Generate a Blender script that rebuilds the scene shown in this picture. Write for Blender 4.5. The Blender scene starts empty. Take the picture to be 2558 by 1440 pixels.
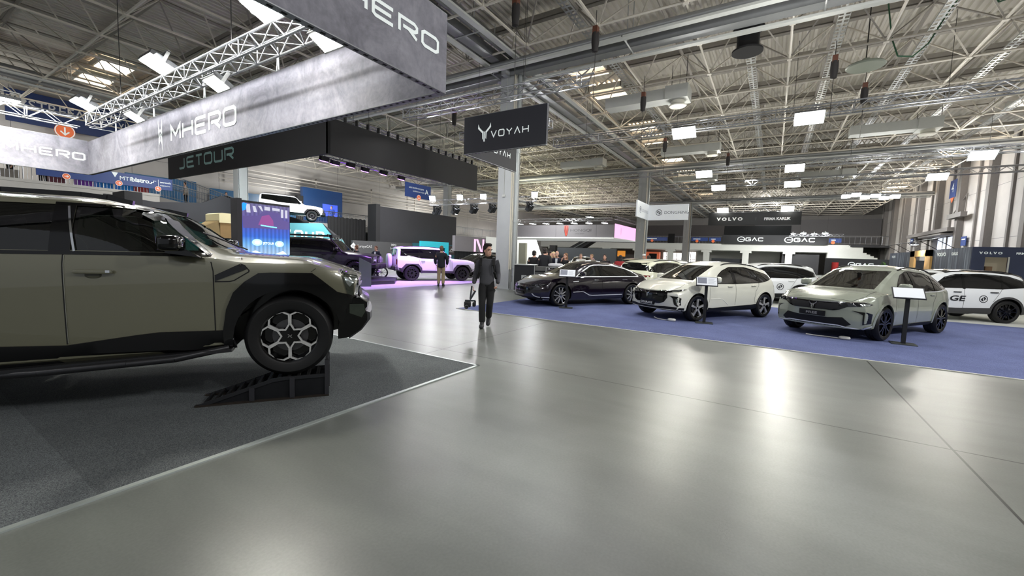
import bpy, bmesh, math, random
from mathutils import Vector as V, Matrix as MX, geometry as GEO
from mathutils.bvhtree import BVHTree
rnd = random.Random(7)
SC = bpy.context.scene
COL = SC.collection
R = math.radians
sin, cos, pi = math.sin, math.cos, math.pi

def lin(c):
    return tuple(((v/255)/12.92 if v/255 <= .04045 else ((v/255+.055)/1.055)**2.4) for v in c)

MATS = {}
def mat(name, col, rough=.5, metal=0., coat=0., var=.06, scale=6., emit=None, es=0., bump=0., bscale=200., spec=.5, alpha=1.):
    """Principled material with a little procedural colour variation."""
    if name in MATS: return MATS[name]
    m = bpy.data.materials.new(name); m.use_nodes = True
    nt = m.node_tree; b = nt.nodes['Principled BSDF']
    c = lin(col)
    b.inputs['Roughness'].default_value = rough
    b.inputs['Metallic'].default_value = metal
    b.inputs['Specular IOR Level'].default_value = spec
    if coat:
        b.inputs['Coat Weight'].default_value = coat; b.inputs['Coat Roughness'].default_value = .03
    b.inputs['Base Color'].default_value = (*c, 1)
    if var:
        tc = nt.nodes.new('ShaderNodeTexCoord'); nz = nt.nodes.new('ShaderNodeTexNoise')
        nz.inputs['Scale'].default_value = scale; nz.inputs['Detail'].default_value = 3
        rp = nt.nodes.new('ShaderNodeMixRGB'); rp.blend_type = 'MIX'
        rp.inputs[1].default_value = (*[v*(1-var) for v in c], 1); rp.inputs[2].default_value = (*[min(1, v*(1+var)) for v in c], 1)
        nt.links.new(tc.outputs['Object'], nz.inputs['Vector']); nt.links.new(nz.outputs['Fac'], rp.inputs[0])
        nt.links.new(rp.outputs[0], b.inputs['Base Color'])
    if bump:
        tc2 = nt.nodes.new('ShaderNodeTexCoord'); n2 = nt.nodes.new('ShaderNodeTexNoise'); n2.inputs['Scale'].default_value = bscale
        bp = nt.nodes.new('ShaderNodeBump'); bp.inputs['Strength'].default_value = bump; bp.inputs['Distance'].default_value = .01
        nt.links.new(tc2.outputs['Object'], n2.inputs['Vector']); nt.links.new(n2.outputs['Fac'], bp.inputs['Height']); nt.links.new(bp.outputs[0], b.inputs['Normal'])
    if emit:
        b.inputs['Emission Color'].default_value = (*lin(emit), 1); b.inputs['Emission Strength'].default_value = es
    if alpha < 1: b.inputs['Alpha'].default_value = alpha
    MATS[name] = m
    return m

def glass_mat(name, tint=(20, 24, 22), mixf=.25, rough=.02):
    """Car glazing: tinted see-through pane with a mirror-like surface."""
    if name in MATS: return MATS[name]
    m = bpy.data.materials.new(name); m.use_nodes = True; nt = m.node_tree; nt.nodes.clear()
    out = nt.nodes.new('ShaderNodeOutputMaterial'); tr = nt.nodes.new('ShaderNodeBsdfTransparent'); gl = nt.nodes.new('ShaderNodeBsdfGlossy')
    fr = nt.nodes.new('ShaderNodeFresnel'); fr.inputs[0].default_value = 1.52; mx = nt.nodes.new('ShaderNodeMixShader')
    ma = nt.nodes.new('ShaderNodeMath'); ma.operation = 'MULTIPLY_ADD'; ma.inputs[1].default_value = 1.0; ma.inputs[2].default_value = mixf*.1
    tr.inputs[0].default_value = (*lin(tint), 1); gl.inputs['Roughness'].default_value = rough; gl.inputs[0].default_value = (1, 1, 1, 1)
    nt.links.new(fr.outputs[0], ma.inputs[0]); nt.links.new(ma.outputs[0], mx.inputs[0])
    nt.links.new(tr.outputs[0], mx.inputs[1]); nt.links.new(gl.outputs[0], mx.inputs[2]); nt.links.new(mx.outputs[0], out.inputs[0])
    MATS[name] = m
    return m

def link(o, parent=None):
    COL.objects.link(o)
    if parent is not None: o.parent = parent
    return o

def tag(o, label=None, cat=None, group=None, kind=None):
    if label: o['label'] = label
    if cat: o['category'] = cat
    if group: o['group'] = group
    if kind: o['kind'] = kind
    return o

def thing(name, label, cat, loc=(0, 0, 0), rz=0., group=None):
    o = bpy.data.objects.new(name, None); o.empty_display_size = .2
    link(o); o.location = loc; o.rotation_euler = (0, 0, rz)
    return tag(o, label, cat, group)

class MB:
    def __init__(s): s.v = []; s.f = []; s.m = []
    def add(s, vs, fs, mi=0):
        b = len(s.v); s.v += [tuple(x) for x in vs]; s.f += [tuple(i+b for i in f) for f in fs]; s.m += [mi]*len(fs); return s
    def box(s, c, d, rot=None, mi=0):
        h = [x/2 for x in d]; vs = []
        for x in (-1, 1):
            for y in (-1, 1):
                for z in (-1, 1):
                    p = V((x*h[0], y*h[1], z*h[2]))
                    if rot is not None: p = rot @ p
                    vs.append(p+V(c))
        return s.add(vs, [(0, 1, 3, 2), (4, 6, 7, 5), (0, 4, 5, 1), (2, 3, 7, 6), (0, 2, 6, 4), (1, 5, 7, 3)], mi)
    def bb(s, x0, x1, y0, y1, z0, z1, mi=0):
        return s.box(((x0+x1)/2, (y0+y1)/2, (z0+z1)/2), (abs(x1-x0), abs(y1-y0), abs(z1-z0)), None, mi)
    def tube(s, a, b, r, n=6, mi=0, r2=None, caps=True):
        a = V(a); b = V(b); d = b-a
        if d.length < 1e-6: return s
        q = d.to_track_quat('Z', 'Y'); r2 = r if r2 is None else r2
        vs = [a+q @ V((r*cos(2*pi*i/n), r*sin(2*pi*i/n), 0)) for i in range(n)]+[b+q @ V((r2*cos(2*pi*i/n), r2*sin(2*pi*i/n), 0)) for i in range(n)]
        fs = [(i, (i+1) % n, n+(i+1) % n, n+i) for i in range(n)]
        if caps: fs += [tuple(range(n-1, -1, -1)), tuple(range(n, 2*n))]
        return s.add(vs, fs, mi)
    def path(s, pts, r, n=6, mi=0):
        for a, b in zip(pts, pts[1:]): s.tube(a, b, r, n, mi)
        return s
    def prism(s, poly, f0, f1, mi=0):
        """poly: 2-D points; f0, f1: functions (a,b)->3-D for the two faces"""
        n = len(poly); vs = [f0(*p) for p in poly]+[f1(*p) for p in poly]
        return s.add(vs, [tuple(range(n)), tuple(range(2*n-1, n-1, -1))]+[(i, n+i, n+(i+1) % n, (i+1) % n) for i in range(n)], mi)
    def lathe(s, prof, n=24, axis='Y', c=(0, 0, 0), mi=0, closed=False):
        """prof: (radius, offset along axis)"""
        k = len(prof); vs = []
        for i in range(n):
            a = 2*pi*i/n
            for r, o in prof:
                p = {'Y': (r*cos(a), o, r*sin(a)), 'Z': (r*cos(a), r*sin(a), o), 'X': (o, r*cos(a), r*sin(a))}[axis]
                vs.append((p[0]+c[0], p[1]+c[1], p[2]+c[2]))
        fs = []
        for i in range(n):
            j = (i+1) % n
            for t in range(k if closed else k-1):
                u = (t+1) % k; fs.append((i*k+t, i*k+u, j*k+u, j*k+t))
        return s.add(vs, fs, mi)
    def mesh(s, name, mats, smooth=None, bev=0):
        me = bpy.data.meshes.new(name); me.from_pydata(s.v, [], s.f)
        mats = mats if isinstance(mats, (list, tuple)) else [mats]
        for m in mats: me.materials.append(m)
        if len(mats) > 1: me.polygons.foreach_set('material_index', s.m)
        bm = bmesh.new(); bm.from_mesh(me); bmesh.ops.recalc_face_normals(bm, faces=bm.faces); bm.to_mesh(me); bm.free()
        if smooth is not None:
            me.polygons.foreach_set('use_smooth', [True]*len(me.polygons)); me.set_sharp_from_angle(angle=R(smooth))
        me.update(); return me
    def build(s, name, mats, parent=None, smooth=None, bev=0, loc=None):
        o = bpy.data.objects.new(name, s.mesh(name, mats, smooth)); link(o, parent)
        if loc: o.location = loc
        if bev:
            md = o.modifiers.new('bevel', 'BEVEL'); md.width = bev; md.segments = 2; md.limit_method = 'ANGLE'
        return o

def copy_tree(o, parent=None):
    c = o.copy(); link(c, parent)
    if parent is not None: c.matrix_parent_inverse = o.matrix_parent_inverse
    for ch in list(o.children): copy_tree(ch, c)
    return c

# ---------- flat shapes: polygons and lettering ----------
def tri_poly(loops, grid=None):
    """constrained triangulation of outlines (holes allowed, even-odd); grid adds inner points"""
    pts = []; edges = []
    for lp in loops:
        b = len(pts); n = len(lp); pts += [V(p) for p in lp]; edges += [(b+i, b+(i+1) % n) for i in range(n)]
    def inside(x, y):
        c = False
        for lp in loops:
            j = len(lp)-1
            for i in range(len(lp)):
                xi, yi = lp[i]; xj, yj = lp[j]
                if (yi > y) != (yj > y) and x < (xj-xi)*(y-yi)/(yj-yi)+xi: c = not c
                j = i
        return c
    if grid:
        x0 = min(p.x for p in pts); x1 = max(p.x for p in pts); y0 = min(p.y for p in pts); y1 = max(p.y for p in pts)
        x = x0+grid/2
        while x < x1:
            y = y0+grid/2
            while y < y1:
                if inside(x, y): pts.append(V((x, y)))
                y += grid
            x += grid
    r = GEO.delaunay_2d_cdt(pts, edges, [], 0, 1e-5)
    P = [tuple(p) for p in r[0]]
    return P, [tuple(f) for f in r[2] if inside(sum(P[i][0] for i in f)/len(f), sum(P[i][1] for i in f)/len(f))]

def resample(lp, d):
    out = []
    n = len(lp)
    for i in range(n):
        a = lp[i]; b = lp[(i+1) % n]; L = math.dist(a, b); k = max(1, int(math.ceil(L/d)))
        for j in range(k): out.append((a[0]+(b[0]-a[0])*j/k, a[1]+(b[1]-a[1])*j/k))
    return out

def stroke(pts, w):
    """outline of a polyline of width w with mitred corners -> one closed loop"""
    n = len(pts); P = [V((p[0], p[1])) for p in pts]; closed = (P[0]-P[-1]).length < 1e-6
    if closed: P = P[:-1]; n -= 1
    L = []; Rr = []
    for i in range(n):
        a = P[i-1] if (i > 0 or closed) else None; b = P[(i+1) % n] if (i < n-1 or closed) else None
        d1 = (P[i]-a).normalized() if a is not None else None; d2 = (b-P[i]).normalized() if b is not None else None
        if d1 is None: d1 = d2
        if d2 is None: d2 = d1
        n1 = V((-d1.y, d1.x)); n2 = V((-d2.y, d2.x)); m = n1+n2
        m = m.normalized() if m.length > 1e-6 else n1
        k = w/2/max(.35, m.dot(n1)); L.append(tuple(P[i]+m*k)); Rr.append(tuple(P[i]-m*k))
    if closed: return [L, Rr[::-1]]
    return [L+Rr[::-1]]

GLY = {
 'M': [[(0, 0), (0, 1), (.5, .35), (1, 1), (1, 0)]], 'H': [[(0, 0), (0, 1)], [(1, 0), (1, 1)], [(0, .5), (1, .5)]],
 'E': [[(1, 1), (.12, 1), (0, .88), (0, .12), (.12, 0), (1, 0)], [(0, .5), (.9, .5)]],
 'R': [[(0, 0), (0, 1), (.85, 1), (1, .85), (1, .6), (.85, .45), (.2, .45)], [(.5, .45), (1, 0)]],
 'O': [[(.15, 0), (.85, 0), (1, .15), (1, .85), (.85, 1), (.15, 1), (0, .85), (0, .15), (.15, 0)]],
 'J': [[(.9, 1), (.9, .12), (.78, 0), (.1, 0), (0, .1)]], 'T': [[(0, 1), (1, 1)], [(.5, 1), (.5, 0)]],
 'U': [[(0, 1), (0, .12), (.12, 0), (.88, 0), (1, .12), (1, 1)]], 'V': [[(0, 1), (.5, 0), (1, 1)]],
 'Y': [[(0, 1), (.5, .5), (1, 1)], [(.5, .5), (.5, 0)]], 'A': [[(0, 0), (.5, 1), (1, 0)]],
 'G': [[(1, .85), (.85, 1), (.15, 1), (0, .85), (0, .15), (.15, 0), (.85, 0), (1, .15), (1, .5), (.5, .5)]],
 'C': [[(1, .85), (.85, 1), (.15, 1), (0, .85), (0, .15), (.15, 0), (.85, 0), (1, .15)]],
}
def glyph_word(word, h, aspect=.9, gap=.25, wgt=.14):
    """loops of a squared-off wordmark, lower-left at origin; returns list of loop groups and width"""
    x = 0; groups = []; w = wgt*h
    for ch in word:
        cw = h*aspect*(1.0 if ch not in 'JT' else .85)
        for st in GLY[ch]:
            groups.append([[(p[0]+x, p[1]) for p in lp] for lp in stroke([(q[0]*(cw-w)+w/2, q[1]*(h-w)+w/2) for q in st], w)])
        x += cw+gap*h
    return groups, x-gap*h

def flat_groups(mb, groups, O, U, W, off=0., mi=0):
    """put 2-D loop groups on the plane O + a*U + b*W, lifted by off along the normal"""
    O = V(O); U = V(U).normalized(); W = V(W).normalized(); N = U.cross(W)
    for k, g in enumerate(groups):
        vs, fs = tri_poly(g)
        mb.add([O+U*p[0]+W*p[1]+N*(off+.0004*k) for p in vs], fs, mi)
    return mb

def wordmark(name, word, O, U, W, h, m, parent=None, aspect=.9, gap=.25, wgt=.14, off=.004, center=False):
    g, w = glyph_word(word, h, aspect, gap, wgt)
    O = V(O)
    if center: O = O-V(U).normalized()*w/2-V(W).normalized()*h/2
    mb = flat_groups(MB(), g, O, U, W, off)
    return mb.build(name, m, parent)

def text(name, s, O, U, W, h, m, parent=None, off=.004, align='LEFT', bold=0., sx=1., shear=0.):
    """lettering in the built-in face as a real mesh; h = cap height; O is the lower-left/centre of the baseline"""
    cu = bpy.data.curves.new(name, 'FONT'); cu.body = s; cu.size = h/.69; cu.align_x = align; cu.offset = bold*h; cu.resolution_u = 3; cu.shear = shear
    t = bpy.data.objects.new(name, cu); COL.objects.link(t)
    dg = bpy.context.evaluated_depsgraph_get(); dg.update()
    me = bpy.data.meshes.new_from_object(t.evaluated_get(dg)); bpy.data.objects.remove(t); bpy.data.curves.remove(cu)
    O = V(O); U = V(U).normalized(); W = V(W).normalized(); N = U.cross(W)
    for v in me.vertices: v.co = O+U*(v.co.x*sx)+W*v.co.y+N*off
    me.materials.clear(); me.materials.append(m); me.name = name
    return link(bpy.data.objects.new(name, me), parent)

def ring(cx, cy, r, n=28, ph=0.):
    return [(cx+r*cos(2*pi*i/n+ph), cy+r*sin(2*pi*i/n+ph)) for i in range(n)]

def pwl(pts, x):
    if x <= pts[0][0]: return pts[0][1]
    for (a, b), (c, d) in zip(pts, pts[1:]):
        if x <= c: return b+(d-b)*(x-a)/(c-a)
    return pts[-1][1]
def pws(pts, x, s=.06):
    return sum(pwl(pts, x+s*k)*w for k, w in ((-1, .15), (-.5, .22), (0, .26), (.5, .22), (1, .15)))
def sst(a, b, x):
    t = max(0, min(1, (x-a)/(b-a))); return t*t*(3-2*t)
# camera
cam = bpy.data.cameras.new('camera'); co = bpy.data.objects.new('camera', cam); COL.objects.link(co); SC.camera = co
cam.sensor_fit = 'HORIZONTAL'; cam.sensor_width = 36; cam.lens = 1034.4*36/2558; cam.clip_start = .05; cam.clip_end = 400
def setcam():
    p, r, y = R(4.655), R(1.962), R(31.97)
    f = V((cos(p)*cos(y), cos(p)*sin(y), -sin(p))); rt = f.cross(V((0, 0, 1))).normalized(); d = -rt.cross(f)
    r2 = rt*cos(r)-d*sin(r); d2 = rt*sin(r)+d*cos(r)
    m = MX((r2, -d2, -f)).transposed().to_4x4(); m.translation = V((0, 0, 1.58)); co.matrix_world = m
setcam()
# ---------------- hall shell ----------------
def nodes(m):
    m.use_nodes = True; nt = m.node_tree; return nt, nt.nodes['Principled BSDF']
def N(nt, t, **k):
    n = nt.nodes.new(t)
    for a, b in k.items(): setattr(n, a, b)
    return n
def floor_material():
    m = bpy.data.materials.new('polished_concrete'); nt, b = nodes(m); L = nt.links.new
    geo = N(nt, 'ShaderNodeNewGeometry'); sep = N(nt, 'ShaderNodeSeparateXYZ'); L(geo.outputs['Position'], sep.inputs[0])
    def joint(out, off):
        a = N(nt, 'ShaderNodeMath', operation='SUBTRACT'); a.inputs[1].default_value = off; L(out, a.inputs[0])
        p = N(nt, 'ShaderNodeMath', operation='PINGPONG'); p.inputs[1].default_value = 2.955; L(a.outputs[0], p.inputs[0])
        c = N(nt, 'ShaderNodeMath', operation='LESS_THAN'); c.inputs[1].default_value = .010; L(p.outputs[0], c.inputs[0]); return c.outputs[0]
    jx = joint(sep.outputs[0], 5.06); jy = joint(sep.outputs[1], 4.45)
    j = N(nt, 'ShaderNodeMath', operation='MAXIMUM'); L(jx, j.inputs[0]); L(jy, j.inputs[1])
    def noise(sc, det, dist=0, stretch=None):
        n = N(nt, 'ShaderNodeTexNoise'); n.inputs['Scale'].default_value = sc; n.inputs['Detail'].default_value = det; n.inputs['Distortion'].default_value = dist
        if stretch:
            mp = N(nt, 'ShaderNodeMapping'); mp.inputs['Scale'].default_value = stretch; mp.inputs['Rotation'].default_value = (0, 0, .2); L(geo.outputs['Position'], mp.inputs[0]); L(mp.outputs[0], n.inputs['Vector'])
        else: L(geo.outputs['Position'], n.inputs['Vector'])
        return n.outputs['Fac']
    n1 = noise(.45, 6, .6); n2 = noise(3.5, 8, .3, (1, .25, 1)); n3 = noise(60, 4)
    r1 = N(nt, 'ShaderNodeValToRGB'); e = r1.color_ramp.elements; e[0].position = .3; e[0].color = (*lin((92, 95, 91)), 1); e[1].position = .72; e[1].color = (*lin((119, 122, 117)), 1); L(n1, r1.inputs[0])
    mx = N(nt, 'ShaderNodeMixRGB', blend_type='OVERLAY'); mx.inputs[0].default_value = .22; L(r1.outputs[0], mx.inputs[1]); L(n2, mx.inputs[2])
    mx3 = N(nt, 'ShaderNodeMixRGB', blend_type='OVERLAY'); mx3.inputs[0].default_value = .18; L(mx.outputs[0], mx3.inputs[1]); L(n3, mx3.inputs[2])
    sp = N(nt, 'ShaderNodeTexVoronoi'); sp.inputs['Scale'].default_value = 1.1; L(geo.outputs['Position'], sp.inputs['Vector'])
    sl = N(nt, 'ShaderNodeMath', operation='LESS_THAN'); sl.inputs[1].default_value = .011; L(sp.outputs['Distance'], sl.inputs[0])
    mk = N(nt, 'ShaderNodeMath', operation='MAXIMUM'); L(sl.outputs[0], mk.inputs[0]); L(j.outputs[0], mk.inputs[1])
    mj = N(nt, 'ShaderNodeMixRGB'); mj.inputs[2].default_value = (.02, .02, .02, 1); L(mk.outputs[0], mj.inputs[0]); L(mx3.outputs[0], mj.inputs[1]); L(mj.outputs[0], b.inputs['Base Color'])
    rr = N(nt, 'ShaderNodeMapRange'); rr.inputs['To Min'].default_value = .285; rr.inputs['To Max'].default_value = .37; L(n1, rr.inputs[0]); L(rr.outputs[0], b.inputs['Roughness'])
    b.inputs['Specular IOR Level'].default_value = .5
    bp = N(nt, 'ShaderNodeBump'); bp.inputs['Strength'].default_value = .03; bp.inputs['Distance'].default_value = .01; L(n2, bp.inputs['Height']); L(bp.outputs[0], b.inputs['Normal'])
    return m
def carpet_material(name, c1, c2, scale=170, bump=.5, seam=None):
    m = bpy.data.materials.new(name); nt, b = nodes(m); L = nt.links.new; geo = N(nt, 'ShaderNodeNewGeometry')
    n = N(nt, 'ShaderNodeTexNoise'); n.inputs['Scale'].default_value = scale; n.inputs['Detail'].default_value = 4; L(geo.outputs['Position'], n.inputs['Vector'])
    n2 = N(nt, 'ShaderNodeTexNoise'); n2.inputs['Scale'].default_value = 1.3; n2.inputs['Detail'].default_value = 5; L(geo.outputs['Position'], n2.inputs['Vector'])
    r = N(nt, 'ShaderNodeValToRGB'); e = r.color_ramp.elements; e[0].position = .36; e[0].color = (*lin(c1), 1); e[1].position = .66; e[1].color = (*lin(c2), 1); L(n.outputs['Fac'], r.inputs[0])
    mx = N(nt, 'ShaderNodeMixRGB', blend_type='OVERLAY'); mx.inputs[0].default_value = .3; L(r.outputs[0], mx.inputs[1]); L(n2.outputs['Fac'], mx.inputs[2]); out = mx.outputs[0]
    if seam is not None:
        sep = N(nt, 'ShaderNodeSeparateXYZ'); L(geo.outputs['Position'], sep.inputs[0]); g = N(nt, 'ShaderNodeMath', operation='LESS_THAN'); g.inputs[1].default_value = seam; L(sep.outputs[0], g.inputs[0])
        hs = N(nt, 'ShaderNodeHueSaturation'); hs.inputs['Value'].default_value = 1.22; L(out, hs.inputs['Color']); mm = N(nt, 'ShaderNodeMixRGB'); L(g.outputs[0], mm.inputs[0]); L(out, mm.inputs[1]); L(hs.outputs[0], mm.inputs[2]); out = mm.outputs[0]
    L(out, b.inputs['Base Color']); b.inputs['Roughness'].default_value = .95; b.inputs['Specular IOR Level'].default_value = .1
    bp = N(nt, 'ShaderNodeBump'); bp.inputs['Strength'].default_value = bump; bp.inputs['Distance'].default_value = .004; L(n.outputs['Fac'], bp.inputs['Height']); L(bp.outputs[0], b.inputs['Normal'])
    return m
def struct(o): o['kind'] = 'structure'; return o
def sheet(name, x0, x1, y0, y1, z, m, z0=0.):
    return MB().bb(x0, x1, y0, y1, z0, z).build(name, m)
struct(MB().bb(-14, 90, -16, 46, -.3, 0).build('floor', floor_material()))
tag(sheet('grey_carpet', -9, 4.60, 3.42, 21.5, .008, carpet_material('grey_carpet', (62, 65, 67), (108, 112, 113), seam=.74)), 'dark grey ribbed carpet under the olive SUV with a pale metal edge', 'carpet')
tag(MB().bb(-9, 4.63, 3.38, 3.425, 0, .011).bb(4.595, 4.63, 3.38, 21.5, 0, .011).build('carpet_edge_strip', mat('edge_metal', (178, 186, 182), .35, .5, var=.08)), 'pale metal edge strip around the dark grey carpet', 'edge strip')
tag(sheet('blue_carpet', 9.02, 17.45, -13, 7.44, .010, carpet_material('blue_carpet', (78, 86, 122), (114, 122, 162), 140)), 'wide blue carpet under the sedan and the two SUVs', 'carpet')
tag(MB().bb(8.99, 9.025, -13, 7.44, 0, .013).build('carpet_edge_tape', mat('edge_tape', (205, 205, 196), .5)), 'thin pale tape along the front edge of the blue carpet', 'edge tape')
tag(sheet('white_carpet', 17.46, 33, -13, 7.44, .009, carpet_material('white_carpet', (176, 178, 172), (205, 206, 200), 120, .2)), 'white carpet behind the blue one under the white crossovers', 'carpet')
tag(sheet('pale_carpet', 8.97, 24.4, 13.25, 29.6, .010, carpet_material('pale_carpet', (158, 158, 162), (188, 188, 190), 120, .2)), 'pale grey carpet of the black and teal stand', 'carpet')
tag(sheet('pale_carpet', 38.9, 51.2, 12, 34, .006, carpet_material('pale_carpet_far', (165, 165, 160), (192, 192, 186), 120, .2)), 'pale carpet of the far stand with the red shield emblem', 'carpet')

# walls: precast panels with vertical joints
def wall_material(name, c, jw=2.95, axis=0):
    m = bpy.data.materials.new(name); nt, b = nodes(m); L = nt.links.new; geo = N(nt, 'ShaderNodeNewGeometry'); sep = N(nt, 'ShaderNodeSeparateXYZ'); L(geo.outputs['Position'], sep.inputs[0])
    p = N(nt, 'ShaderNodeMath', operation='PINGPONG'); p.inputs[1].default_value = jw; L(sep.outputs[axis], p.inputs[0]); c1 = N(nt, 'ShaderNodeMath', operation='LESS_THAN'); c1.inputs[1].default_value = .012; L(p.outputs[0], c1.inputs[0])
    p2 = N(nt, 'ShaderNodeMath', operation='PINGPONG'); p2.inputs[1].default_value = 2.0; L(sep.outputs[2], p2.inputs[0]); c2 = N(nt, 'ShaderNodeMath', operation='LESS_THAN'); c2.inputs[1].default_value = .012; L(p2.outputs[0], c2.inputs[0])
    mm = N(nt, 'ShaderNodeMath', operation='MAXIMUM'); L(c1.outputs[0], mm.inputs[0]); L(c2.outputs[0], mm.inputs[1])
    n = N(nt, 'ShaderNodeTexNoise'); n.inputs['Scale'].default_value = .6; n.inputs['Detail'].default_value = 6; L(geo.outputs['Position'], n.inputs['Vector'])
    r = N(nt, 'ShaderNodeValToRGB'); e = r.color_ramp.elements; e[0].position = .3; e[0].color = (*[v*.85 for v in lin(c)], 1); e[1].position = .7; e[1].color = (*lin(c), 1); L(n.outputs['Fac'], r.inputs[0])
    mx = N(nt, 'ShaderNodeMixRGB'); mx.inputs[2].default_value = (.12, .12, .12, 1); L(mm.outputs[0], mx.inputs[0]); L(r.outputs[0], mx.inputs[1]); L(mx.outputs[0], b.inputs['Base Color']); b.inputs['Roughness'].default_value = .8
    return m
WM = wall_material('wall_panels', (196, 192, 186)); CONC = mat('concrete_grey', (142, 142, 138), .7, var=.12, scale=2, bump=.1, bscale=60)
HT = 12.2
struct(MB().bb(-14, 90, -14.3, -14, 0, HT).build('wall_right', WM)); struct(MB().bb(-14, 90, 42, 42.3, 0, HT).build('wall_left', WM))
struct(MB().bb(86, 86.3, -14, 42, 0, HT).build('wall_far', wall_material('wall_far_panels', (120, 117, 112), 2.95, 1)))
def deck():
    mb = MB(); y = -14; k = 0
    prof = [(0, 0), (.10, 0), (.14, .09), (.24, .09), (.28, 0)]
    vs = []
    while y < 42:
        for a, z in prof[:4]: vs.append((y+a, 11.75+z))
        y += .29
    n = len(vs); mb.v = [(-14, y, z) for y, z in vs]+[(88, y, z) for y, z in vs]; mb.f = [(i, i+1, n+i+1, n+i) for i in range(n-1)]; mb.m = [0]*(n-1)
    return struct(mb.build('ceiling', mat('deck_metal', (206, 201, 190), .6, 0, var=.1, scale=.5)))
deck()
def space_frame():
    mb = MB(); a = 2.9; X = [14.4+a*i for i in range(-8, 26)]; Y = [a*j for j in range(-4, 15)]; zb, zt = 9.7, 11.35; B = lambda i, j: (X[i], Y[j], zb); T = lambda i, j: (X[i]+a/2, Y[j]+a/2, zt)
    for i in range(len(X)):
        for j in range(len(Y)):
            if i+1 < len(X): mb.tube(B(i, j), B(i+1, j), .046, 5, caps=False)
            if j+1 < len(Y): mb.tube(B(i, j), B(i, j+1), .046, 5, caps=False)
            if i+1 < len(X) and j+1 < len(Y):
                for p, q in ((i, j), (i+1, j), (i, j+1), (i+1, j+1)): mb.tube(B(p, q), T(i, j), .032, 4, rnd.choice((0, 0, 0, 1)), caps=False)  # random darker struts imitate shadow on the frame by colour
                if i+2 < len(X): mb.tube(T(i, j), T(i+1, j), .075, 4, 1, caps=False)
                if j+2 < len(Y): mb.tube(T(i, j), T(i, j+1), .075, 4, 1, caps=False)
            mb.box(B(i, j), (.17, .17, .12))
    # purlins under the deck, hangers
    for x in X:
        mb.bb(x+a/2-.06, x+a/2+.06, -14, 42, 11.42, 11.62, 1)
    for i in range(len(X)-1):
        for j in range(len(Y)-1): mb.tube(T(i, j), (X[i]+a/2, Y[j]+a/2, 11.5), .05, 4, caps=False)
    return struct(mb.build('roof_space_frame', [mat('frame_white', (204, 198, 184), .5, var=.1), mat('frame_dark', (150, 145, 136), .55, var=.15)]))
space_frame()
STEEL = mat('duct_steel', (150, 152, 152), .38, .5, var=.1, scale=3); GALV = mat('galvanised', (184, 186, 184), .4, .5, var=.12, scale=12); WHITE_DUCT = mat('duct_white', (188, 190, 184), .5)
def service_run(axis, at, lo, hi, label):
    """bundle under the roof: two round pipes, a light channel and a wide cable duct"""
    t = thing('service_duct', label, 'duct', (at, 0, 0) if axis == 'Y' else (0, at, 0), group='service ducts on the column lines')
    def pt(a, l, z): return (a, l, z) if axis == 'Y' else (l, a, z)
    dz = .36 if axis == 'X' else 0.
    for a, z, r in ((-.55, 9.55+dz, .13), (-.22, 9.62+dz, .10), (.85, 9.6+dz, .09)):
        o = MB(); o.tube(pt(a, lo, z), pt(a, hi, z), r, 12); o.build('pipe', STEEL, t, 40)
    def boxx(a0, a1, z0, z1, m, nm):
        o = MB(); (o.bb(a0, a1, lo, hi, z0, z1) if axis == 'Y' else o.bb(lo, hi, a0, a1, z0, z1)); o.build(nm, m, t)
    boxx(.0, .45, 9.3+dz, 9.62+dz, STEEL, 'cable_duct'); boxx(-.95, -.72, 9.22+dz, 9.3+dz, WHITE_DUCT, 'light_channel'); boxx(.5, .72, 9.18+dz, 9.26+dz, WHITE_DUCT, 'light_channel')
    l = lo+1.4
    while l < hi: h = MB(); h.tube(pt(-.4, l, 9.3+dz), pt(-.4, l, 11.4), .02, 4); h.tube(pt(-.95, l, 9.28+dz), pt(.8, l, 9.28+dz), .03, 4); h.tube(pt(.25, l, 9.3+dz), pt(.25, l, 11.4), .02, 4); h.build('hanger', GALV, t); l += 5.8
service_run('Y', 15.6, -13.8, 41.5, 'silver pipes and ducts crossing the roof above the near grey column')
service_run('Y', 38.2, -13.8, 41.5, 'silver pipes and ducts crossing the roof above the column behind the DONGFENG sign')
service_run('Y', 61., -13.8, 41.5, 'silver pipes and ducts crossing the far end of the roof')
service_run('X', 10.3, -12, 85, 'silver pipes and ducts running down the hall from one grey column to the next')
service_run('X', 33., -12, 85, 'silver pipes and ducts running down the hall over the balcony side')
def tray(y, x0, x1, z=10.2):
    mb = MB(); mb.bb(x0, x1, y-.17, y-.155, z, z+.07); mb.bb(x0, x1, y+.155, y+.17, z, z+.07); x = x0
    while x < x1: mb.bb(x, x+.10, y-.155, y+.155, z, z+.008); mb.bb(x+.10, x+.28, y-.03, y+.03, z, z+.008); x += .28
    return tag(mb.build('cable_tray', GALV), 'perforated pale cable tray running along under the roof deck', 'cable tray', 'perforated cable trays under the roof')
for y in (1.4, -1.5, -4.35, -7.2, -10.1, 6.7): tray(y, 8, 60)
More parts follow.
